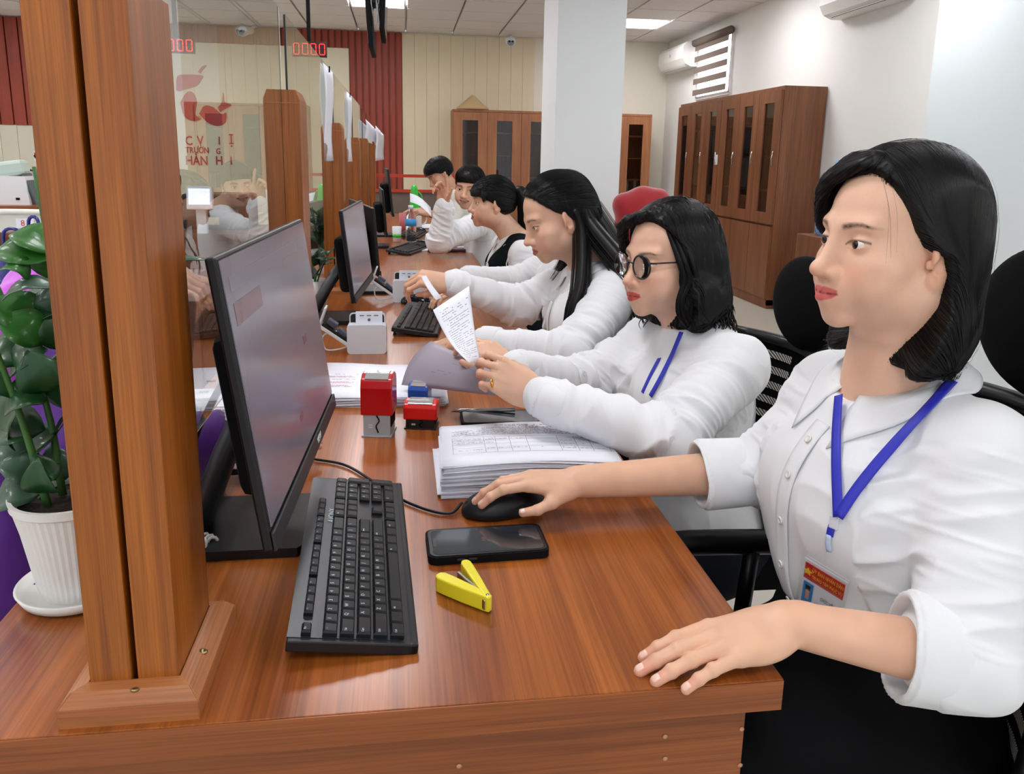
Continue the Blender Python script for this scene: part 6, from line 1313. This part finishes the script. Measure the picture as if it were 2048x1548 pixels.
# papers and a clear sleeve on the customer side, under the glass
cp = thing('document_folder', 'clear plastic sleeve of documents under the glass, by the customer', 'folder', (-.395, 1.62, DESK), .05)
for i in range(3): MB().grid(sheet_grid(.21, .42, .001+.0012*i, off=(.01*i, -.01*i), rot=.05*i-.05), .0006).build('sheet', PAPER, cp)
print_lines('print', cp, mat('grey_print', '#8a8d96', .8), [(-.08, .06, y, .004, .8) for y in (.12, .11, .03, .02, .01)]+[(-.08, .0, -.03, .03, .9)], lambda x, y: .0045)
S_ = sheet_grid(.24, .34, .008, 16, 20, curl=lambda x, y: .006*vnoise(np.array([[x*9, y*12, 1.]]))[0]+.006, rot=-.1, off=(.02, -.16)); MB().grid(S_, .0004).build('plastic_sleeve', mat('crinkled_film', '#ffffff', .06, trans=1, ior=1.4, bump=(60, .5, .004)), cp)
# W3-side loose paper, folder, pen, phone in front of the second woman
lp = thing('dark_phone', 'black phone lying beside the silver pen, under the second woman\'s cuff', 'phone', tuple(np.append(onz(1000, 838, .755)[:2], DESK)), -.02); MB().prism(rrect(.165, .082, .01), .0005, .011).build('case', BLKM, lp); MB().prism(rrect(.155, .072, .008), .011, .0115).build('screen', mat('phone_glass', '#1b2a33'), lp)
a, b = onz(903, 823, .757), onz(1030, 819, .768); pn = thing('pen', 'silver ballpoint pen resting on the black phone', 'pen', (a[0], a[1], DESK)); v = b-a
MB().tube([(0, 0, .007), v*.1+np.array([0, 0, .008]), v*.14+np.array([0, 0, .008]), v+np.array([0, 0, .001+.006])], [.0008, .0035, .0045, .0045], 12).build('barrel', STEEL, pn)
# ================================================================ CARD READERS
def reader(lab, px, py, s, rz, lean=.0):
    p = onz(px, py); r = thing('card_reader', lab, 'card reader', (p[0], p[1], DESK), rz); W, D, H = .108*s, .055*s, .082*s; RW = mat('reader_white', '#d5d8dd', .4)
    MB().prism(rrect(W, H, .010*s), -D/2, D/2, 1, None, (0, D/2, H/2)).build('body', RW, r)
    MB().prism([(x, z) for x, z in rrect(W*.92, H*.78, .010*s)], D*.55, D*.75, 1, rotm(-.12), (0, D*.2, H*.98)).build('rear_flap', RW, r); MB().prism([(x, z) for x, z in rrect(W*.86, H*.7, .008*s)], D*.50, D*.54, 1, rotm(-.12), (0, D*.2, H*.98)).build('flap_lining', BLK, r)
    crd = MB().box((W*.06, D*.32, H*1.12), (W*.68, .004, H*.62), rotm(-.12), .001).build('card_block', mat('card_pale', '#dfe6f0', .5), r)
    for i in range(3): MB().box((W*(-.12+.18*i), D*.32-.004, H*1.3), (W*.11, .0008, .0025), rotm(-.12)).build('print', INK, crd)
    MB().lathe([(0, .0006), (.004, .0006), (.004, 0)][::-1], (W*.06, D*.32-.003, H*1.15), 14, rotm(math.pi/2-.12)).build('print', INK, crd)
    # opened side tray with its hinged lid
    Rt = rotm(0, .62, 0); c0 = np.array([-W*.82, D*.5, H*.62])
    MB().box(c0, (W*.92, D*.95, .010), Rt, .002).build('tray', RW, r); tr = MB().box(c0+Rt@np.array([0, 0, .008]), (W*.84, D*.84, .008), Rt, .001).build('tray_lining', BLK, r)
    for i, x in enumerate((-.22, .12)): MB().box(c0+Rt@np.array([x*W, 0, .016+.008*(i == 0)]), (W*.28, D*.5, .012), Rt@rotm(0, .15*i, 0), .002).build('contact_block', mat('reader_grey', '#4c5464', .4), tr)
    Rl = rotm(0, -1.22, 0); c1 = c0+Rt@np.array([-W*.46, 0, .0])+Rl@np.array([W*.24, 0, 0]); MB().box(c1, (W*.5, D*.95, .006), Rl, .002).build('lid', RW, r)
    cord('usb_cable', None, [(-W*.5, D*.3, .018), (-W*.75, D*.1, .012), (-W*1.05, D*.1, .014), (-W*1.1, D*.1, .05), (-W*.85, D*.2, .062), (-W*.6, D*.5, .058)], .0022, mat('white_cable', '#c9c8c2'), parent=r)
    return r
reader('white card reader with open tray, nearer of the two', 734, 708, 1.0, -.02); reader('white card reader by the woman in long hair\'s hand, farther of the two', 815, 605, 1.02, -.03)
# ================================================================ FAR THINGS ON THE COUNTER
bp_ = onz(822, 484); bo = thing('water_bottle', 'clear plastic water bottle with a blue label', 'bottle', (bp_[0], bp_[1], DESK)); bz = onx(822, 415, bp_[0])[2]; hgt = ony(822, 411, bp_[1])[2]-DESK; r = .035
MB().lathe([(0, .002), (r*.7, 0), (r, .01), (r*.94, .03), (r, .045), (r*.94, .06), (r, .08), (r, hgt*.68), (r*.75, hgt*.8), (.013, hgt*.88), (.013, hgt*.92), (0, hgt*.92)], (0, 0, .001), 24).build('bottle_body', mat('bottle_film', '#f4fbff', .04, trans=1, ior=1.12), bo)
MB().lathe([(r+.0008, hgt*.44), (r+.0008, hgt*.62)], (0, 0, .001), 24).build('bottle_label', mat('label_blue', '#3a9ad8', .4), bo); MB().lathe([(.016, hgt*.90), (.016, hgt), (0, hgt)], (0, 0, .001), 18).build('bottle_cap', WHT, bo)
gp = onz(832, 428, .76); gpy = 6.3; q = ony(829, 420, gpy); gb_ = thing('green_bottle', 'bright green plastic bottle standing upside down far back', 'bottle', (q[0], gpy, DESK)); gh = ony(829, 371, gpy)[2]-DESK
MB().lathe([(0, 0), (.045, 0), (.045, .02), (.04, gh*.5), (.028, gh*.9), (.02, gh), (0, gh)], (0, 0, .001), 20).build('bottle_body', mat('green_plastic', '#35c83a', .2, coat=.4), gb_); MB().tube(spline([(.03, 0, gh*.85), (.06, 0, gh*.7), (.055, 0, gh*.3), (.04, 0, gh*.15)], 12), .006, 8).build('handle', mat('green_plastic', '#35c83a'), gb_)
mg = onz(838, 455); mu = thing('mug', 'white ceramic mug behind the water bottle', 'mug', (mg[0]-.02, mg[1], DESK)); MB().lathe([(0, .002), (.036, 0), (.042, .01), (.042, .12), (.038, .12), (.037, .015), (0, .012)], (0, 0, .001), 24).build('mug_body', mat('ceramic', '#e6e6e4', .15), mu); MB().tube(spline([(.04, 0, .1), (.07, 0, .1), (.078, 0, .06), (.06, 0, .03), (.04, 0, .03)], 14), .006, 8).build('handle', mat('ceramic', '#e6e6e4'), mu)
for lab, px, py, c_, s_ in (('pink plastic cup between the far monitors and the mug', 809, 462, '#d97a86', 1.2), ('small white pot with a green band by the fourth monitor', 794, 484, '#e6ecea', .9)):
    q = onz(px, py); t = thing('cup', lab, 'cup', (q[0], q[1], DESK)); MB().lathe([(0, 0), (.028*s_, 0), (.034*s_, .11*s_), (.032*s_, .11*s_), (.026*s_, .006), (0, .006)], (0, 0, .001), 20).build('cup_body', mat('cup'+c_, c_, .4), t)
    if s_ < 1: MB().lathe([(.0315*s_, .03), (.0322*s_, .05)], (0, 0, .001), 20).build('green_band', mat('green_plastic', '#35c83a'), t)
q = onz(865, 484, .76); t = thing('blue_clip', 'blue plastic stapler lying by the far mouse', 'stapler', (q[0], q[1], DESK), .2); MB().prism([(-.06, 0), (.06, 0), (.055, .012), (-.02, .032), (-.06, .028)], -.015, .015, 1).build('body', mat('blue_plastic', '#1d58b8'), t); MB().box((0, 0, .003), (.125, .034, .006), bev=.002).build('base', BLK, t)
for lab, (xa, ya), (w_, d_), rz, mm in (('white paper sheet spread before the woman in the vest', (885, 495), (.32, .30), .05, PAPER), ('dark notebook lying on the white sheet before the vest', (893, 501), (.22, .10), -.03, mat('notebook_brown', '#4a2f33', .5)), ('far white papers by the mug', (865, 452), (.25, .35), .1, PAPER), ('beige folded card on the counter beyond the keyboard', (858, 462), (.14, .06), -.1, mat('beige_card', '#c9ae7a', .7)), ('pale blue folder beneath the far hands', (845, 424), (.3, .3), .1, mat('pale_blue_folder', '#a9c4cf', .5))):
    q = onz(xa, ya, .755); t = thing('paper_sheet' if mm is PAPER else 'folder', lab, 'paper' if mm is PAPER else 'folder', (q[0], q[1], DESK), rz); MB().box((0, 0, .0035 if 'notebook' not in lab else .012), (w_, d_, .005 if 'notebook' not in lab else .012)).build('sheets', mm, t)
for lab, px, py, y in (('sheet of paper standing in the far staff member\'s hands', 840, 408, 5.35),):
    a = ony(820, 395, y); b = ony(862, 425, y-.15); t = thing('held_paper', lab, 'paper', tuple((a+b)/2)); c0 = (a+b)/2; s_ = np.array([.0, .16, .05]); G = [[a-c0+(b-a)*u+s_*v+np.array([0, 0, .02*math.sin(u*3)]) for v in np.linspace(-.5, .5, 4)] for u in np.linspace(0, 1, 6)]; MB().grid(G, .0008).build('sheet', PAPER, t)
# ================================================================ POTTED PLANT ON THE CUSTOMER EDGE
pp = np.array([-.402, .952]); pt = thing('potted_plant', 'broad-leaved green plant in a ribbed white pot, left edge', 'plant', (pp[0], pp[1], DESK)); CER = mat('pot_white', '#e3e3dd', .3)
hp_ = .135; n = 96; prof = [(.044, .008), (.047, .02), (.058, hp_*.7), (.064, hp_-.012), (.067, hp_-.01), (.068, hp_), (.063, hp_), (.060, hp_-.01), (.058, hp_-.02), (0, hp_-.02)]
mb = MB(); V = []
for i, (r, z) in enumerate(prof):
    for k in range(n): a = 2*math.pi*k/n; rr_ = r+(.0007*(k % 2) if 0 < i < 4 else 0); V.append((rr_*math.cos(a), rr_*math.sin(a), z))
mb.raw(V, [(i*n+k, i*n+(k+1) % n, (i+1)*n+(k+1) % n, (i+1)*n+k) for i in range(len(prof)-1) for k in range(n)], False); mb.build('pot', CER, pt)
MB().lathe([(0, .001), (.055, .001), (.066, .006), (.072, .018), (.069, .019), (.062, .009), (0, .006)], (0, 0, 0), 48).build('saucer', CER, pt); MB().lathe([(0, hp_-.016), (.06, hp_-.018)][::-1], (0, 0, .004), 24).build('soil', mat('soil', '#2c2018', .95, bump=(120, 1, .004)), pt)
LG = [mat('leaf_green_a', '#17451c', .45, vary=.25, vscale=20, coat=.2), mat('leaf_green_b', '#29651f', .45, vary=.2, vscale=20, coat=.2), mat('leaf_green_c', '#35523c', .45, vary=.2, vscale=20, coat=.2)]; STM = mat('stem_green', '#3f6a30', .5)
rng = np.random.default_rng(21); TK = [(-.015, .01), (.02, -.005), (0, .02), (-.02, -.02), (.012, .018)]; OV = np.array([pp[0], pp[1], DESK])
def leaf(base, tip, w, m, up=(0, 0, 1), droop=.02):
    base, tip = np.array(base), np.array(tip); d = tip-base; L = np.linalg.norm(d); F = frame(d, up); G = []
    for i, u in enumerate(np.linspace(0, 1, 11)):
        ww = w*math.sin(math.pi*min(1, u**.8*.97+.01))**.85; c = base+d*u+F[:, 2]*(droop*math.sin(u*math.pi)-0.0)
        G.append([c+F[:, 1]*ww*v/2+F[:, 2]*(abs(v)*ww*.13+.0006*math.sin(u*14+v*3)) for v in (-1, -.5, 0, .5, 1)])
    MB().grid(G, .0008).build('leaf', m, pt); MB().tube([base-d*.0, base+d*.35+F[:, 2]*(droop*.85-.0008), base+d*.8+F[:, 2]*(droop*.5)], [.0008, .0006, .0003], 6).build('midrib', STM, pt)
stems = []
for k, (x, y) in enumerate(TK):
    top = np.array([x*3.5-.01+(.02 if k % 2 else -.02), y*3, .42+.05*(k % 3)]); P = spline([(x, y, hp_-.01), (x*1.8, y*1.5, .25), tuple(top)], 14); stems.append(P); MB().tube(P, np.linspace(.005, .0025, 14), 8).build('stem', STM, pt)
def pxl(px, py, dy=0): return ony(px, py, pp[1]+dy)-OV
vis = [((118, 505), (20, 470), .045, 1), ((100, 520), (-10, 505), .05, 1), ((120, 560), (85, 478), .045, 1), ((120, 560), (60, 640), .04, 2), ((115, 575), (5, 600), .03, 2), ((70, 650), (-15, 600), .05, 1), ((80, 690), (-10, 640), .05, 1), ((95, 700), (20, 760), .055, 0), ((60, 720), (-25, 700), .06, 0), ((110, 780), (55, 700), .05, 0), ((95, 800), (10, 830), .06, 0), ((90, 860), (-10, 880), .06, 0), ((60, 780), (30, 900), .055, 0), ((118, 860), (60, 930), .05, 0), ((75, 905), (-12, 890), .05, 2), ((80, 960), (-5, 930), .045, 2), ((110, 985), (75, 915), .04, 0), ((130, 960), (100, 890), .035, 2), ((85, 985), (-8, 1020), .055, 2), ((95, 980), (50, 1040), .03, 2), ((120, 930), (75, 965), .04, 0), ((130, 700), (100, 600), .05, 0), ((135, 820), (125, 700), .05, 0), ((60, 560), (0, 540), .03, 1), ((125, 640), (110, 560), .035, 2)]
for i, (b, t_, w, mi) in enumerate(vis):
    dy = (rng.random()-.5)*.09; leaf(pxl(*b, dy*.6), pxl(*t_, dy+.0), w*1.05, LG[mi], up=(rng.random()*.6-.3, -.8+rng.random()*.5, .7), droop=.008+.008*rng.random())
for i in range(7):
    P = stems[i % 5]; b = P[4+i % 10]; a = rng.random()*2*math.pi; L = .08+.05*rng.random(); leaf(b, b+np.array([math.cos(a)*L, abs(math.sin(a))*L*.8, .02+.05*rng.random()]), .045, LG[i % 3], up=(0, -.2, 1))
tag(MB().tube([onz(52, 1180, .754), onz(80, 1166, .758)], [.0012, .004], 8).build('pen', mat('blue_pen', '#1f2f9c', .4)), 'blue pen tip poking out behind the flowerpot', 'pen')
# dark plants behind the second monitor, along the customer edge of the counter
for k, (px, py, d, lab) in enumerate(((628, 560, 2.75, 'dark green plant behind the nearest monitor, beyond the glass'), (640, 450, 3.6, 'second dark plant past the glass, in the distance'))):
    c = atd(px, py, d); q = thing('potted_plant', lab, 'plant', (c[0], c[1], DESK)); CT = c[2]-DESK
    MB().lathe([(0, .001), (.04, .001), (.055, .11), (.05, .11), (0, .1)], (0, 0, 0), 24).build('pot', CER, q); st_ = MB()
    for i in range(34):
        a = rng.random()*6.28; el = .3+rng.random()*1.1; L = .07+.09*rng.random(); b = np.array([0, 0, .11+rng.random()*max(.05, CT-.08)]); t_ = b+np.array([math.cos(a)*math.cos(el), math.sin(a)*math.cos(el), math.sin(el)*.7])*L; F = frame(t_-b, (0, -.3, 1)); G = []
        for u in np.linspace(0, 1, 6): ww = .03*math.sin(math.pi*(u*.96+.02)); cc = b+(t_-b)*u+F[:, 2]*.012*math.sin(u*3.14); G.append([cc-F[:, 1]*ww/2, cc-F[:, 2]*ww*.1, cc+F[:, 1]*ww/2])
        MB().grid(G, .0008).build('leaf', LG[i % 3 if i % 2 else 0], q)
        MB
    for i in range(5): a = i*1.25; MB().tube(spline([(.01*math.cos(a), .01*math.sin(a), .1), (.03*math.cos(a), .03*math.sin(a), .1+CT*.5), (.05*math.cos(a), .05*math.sin(a), .08+CT)], 8), .003, 6).build('stem', STM, q)
# ================================================================ MESH CHAIRS
NET = bpy.data.materials.new('chair_net_light'); NET.use_nodes = True
def _net():
    nt = NET.node_tree; b = nt.nodes['Principled BSDF']; N = nt.nodes.new; L = nt.links.new; tc = N('ShaderNodeTexCoord'); w = N('ShaderNodeTexWave'); w.bands_direction = 'DIAGONAL'; w.inputs['Scale'].default_value = 90
    r = N('ShaderNodeValToRGB'); r.color_ramp.elements[0].position = .42; r.color_ramp.elements[0].color = (.012, .012, .012, 1); r.color_ramp.elements[1].position = .55; r.color_ramp.elements[1].color = (.55, .52, .48, 1)  # pale stripes on black stand for light showing through the net
    L(tc.outputs['Object'], w.inputs['Vector']); L(w.outputs['Fac'], r.inputs[0]); L(r.outputs[0], b.inputs['Base Color']); b.inputs['Roughness'].default_value = .7
_net()
CF = mat('chair_frame_black', '#08090a', .35); CP = mat('chair_pad_black', '#060607', .9, spec=.15, bump=(300, .3, .001))
def office_chair(lab, loc, rz, seat=.46, hr=True, hrz=1.10, zt=.98, arm=.66, back=.27):
    """local: sitter faces +X"""
    c = thing('office_chair', lab, 'chair', loc, rz)
    MB().box((0.02, 0, seat), (.48, .48, .07), bev=.03).build('seat', CP, c)
    # back: slightly curved frame and solid net; pale strips paint light through its slots
    n = 17; zs = np.linspace(seat+.06, zt, n); xs = lambda z, y: -back-.05*((z-seat)/.5)-.0+.10*(y/.22)**2*1.0-.02
    out = [];  wz = lambda z: .225-.03*max(0, (z-zt+.1)/.1)**2
    for s in (-1, 1): P = [(xs(z, wz(z)), s*wz(z), z) for z in zs]; out.append(P)
    fr = MB()
    for P in out: fr.tube(P, .014, 8)
    for z in (zs[0], zs[-1]): fr.tube([(xs(z, y), y, z) for y in np.linspace(-wz(z), wz(z), 12)], .014, 8)
    fr.build('back_frame', CF, c)
    MB().grid([[(xs(z, y)-.004, y, z) for y in np.linspace(-wz(z), wz(z), 13)] for z in zs], .003).build('back_net', mat('net_black', '#08080a', .8, spec=.1), c)
    sl = MB()
    for i, z in enumerate(np.arange(seat+.1, zt-.03, .036)):
        for yc, w in ((-.10, .13), (.10, .13)):
            sl.grid([[(xs(z+dz, y)+.0005, y, z+dz) for y in np.linspace(yc-w/2, yc+w/2, 6)] for dz in (-.0085, .0085)], .001, False)
    sl.build('net_light_strips', NET, c, kind='stuff')
    MB().tube([(-back-.07, 0, seat-.05), (-back-.10, 0, seat+.2), (-back-.11, 0, zt)], .02, 10, flat=1.6).build('spine', CF, c)
    if hr:
        S = Solid(); S.ell((-back-.06, 0, hrz), (.045, .135, .105), .02); V, Q = S.mesh(.006); mesh_obj('headrest', V, Q, CP, c); MB().tube([(-back-.11, 0, zt-.05), (-back-.10, 0, hrz-.03)], .016, 8).build('headrest_stem', CF, c)
    if arm:
        for s in (-1, 1)[:1]: P = spline([(-.22, s*.27, arm-.01), (-.1, s*.275, arm), (.14, s*.275, arm+.002), (.24, s*.265, arm-.015), (.28, s*.26, arm-.05)], 16); MB().tube(P, .019, 10, flat=1.2).build('armrest', CF, c); MB().tube([(0, s*.275, arm), (.02, s*.26, seat)], .015, 8).build('arm_post', CF, c)
    MB().tube([(0, 0, seat-.03), (0, 0, .1)], .028, 12).build('column', CF, c)
    for k in range(5): a = k*2*math.pi/5; MB().tube([(0, 0, .1), (math.cos(a)*.29, math.sin(a)*.29, .065)], [.024, .015], 8).build('leg', CF, c); MB().lathe([(0, -.012), (.026, -.012), (.026, .012), (0, .012)], (math.cos(a)*.29, math.sin(a)*.29, .0285), 12, rotm(math.pi/2, 0, a)).build('caster', BLK, c)
    return c
office_chair('black mesh office chair of the woman with the bob, right edge', (.585, .91, 0), math.pi-.06, hrz=1.09, zt=.97, arm=.64, back=.20)
office_chair('black mesh office chair behind the woman in glasses, round headrest showing', (.625, 1.60, 0), math.pi-.02, hrz=.988, zt=.885, arm=None, back=.20)
# ================================================================ PEOPLE IN PLACE, AND WHAT THEY HOLD
build_w1(); P2, S2, B2, T2 = build_w2(); build_w3(); build_w4(); build_w5(); build_m6(); build_p7(); build_w8()
def held_sheet(lab, c4, m, n=10, bend=.02, printing=None, th=.0006, nm='held_paper'):
    """c4: world corners tl, tr, br, bl"""
    tl, tr, br, bl = [np.array(q, float) for q in c4]; c0 = (tl+tr+br+bl)/4; nn = unit(np.cross(tr-tl, bl-tl)); t = thing(nm, lab, 'paper', tuple(c0))
    def pt(u, v): return (tl*(1-u)+tr*u)*(1-v)+(bl*(1-u)+br*u)*v+nn*bend*math.sin(math.pi*v)*(1-.4*u)-c0
    MB().grid([[pt(u, v) for u in np.linspace(0, 1, n)] for v in np.linspace(0, 1, n)], th).build('sheet', m, t)
    if printing:
        mb = MB(); rng = np.random.default_rng(3); sg = -1 if nn@_f > 0 else 1
        for v, u0, u1, fill in printing:
            u = u0
            while u < u1:
                w = .015+rng.random()*.05
                if rng.random() < fill: e = nn*sg*(-1)*(-.0007); mb.raw([pt(u, v)+e, pt(u+w, v)+e, pt(u+w, v+.0065)+e, pt(u, v+.0065)+e], [(0, 1, 2, 3)])
                u += w+.012
        mb.build('print', INK, t, kind='stuff')
    return t
held_sheet('white printed sheet held up by the woman in round glasses', (atd(866, 620, 1.50), atd(938, 572, 1.56), atd(962, 728, 1.47), atd(938, 725, 1.42)), PAPER, bend=.018, printing=[(.08+.032*i, .12, .88 if i % 4 else .5, .75 if i > 3 else .5) for i in range(26)])
held_sheet('translucent grey sheet hanging below the raised printed one', (atd(862, 682, 1.80), atd(1000, 745, 1.49), atd(1000, 792, 1.47), atd(803, 770, 1.76)), mat('grey_translucent_paper', '#a39ca8', .5, alpha=1), bend=-.015, printing=[(.25, .55, .62, .6), (.33, .5, .7, .6), (.6, .3, .5, .7), (.66, .3, .5, .7)])
held_sheet('narrow paper slip in the fingers of the woman looking down', (atd(842, 553, 2.08), atd(852, 551, 2.09), atd(884, 596, 2.05), atd(872, 600, 2.04)), PAPER, bend=.004, n=5)
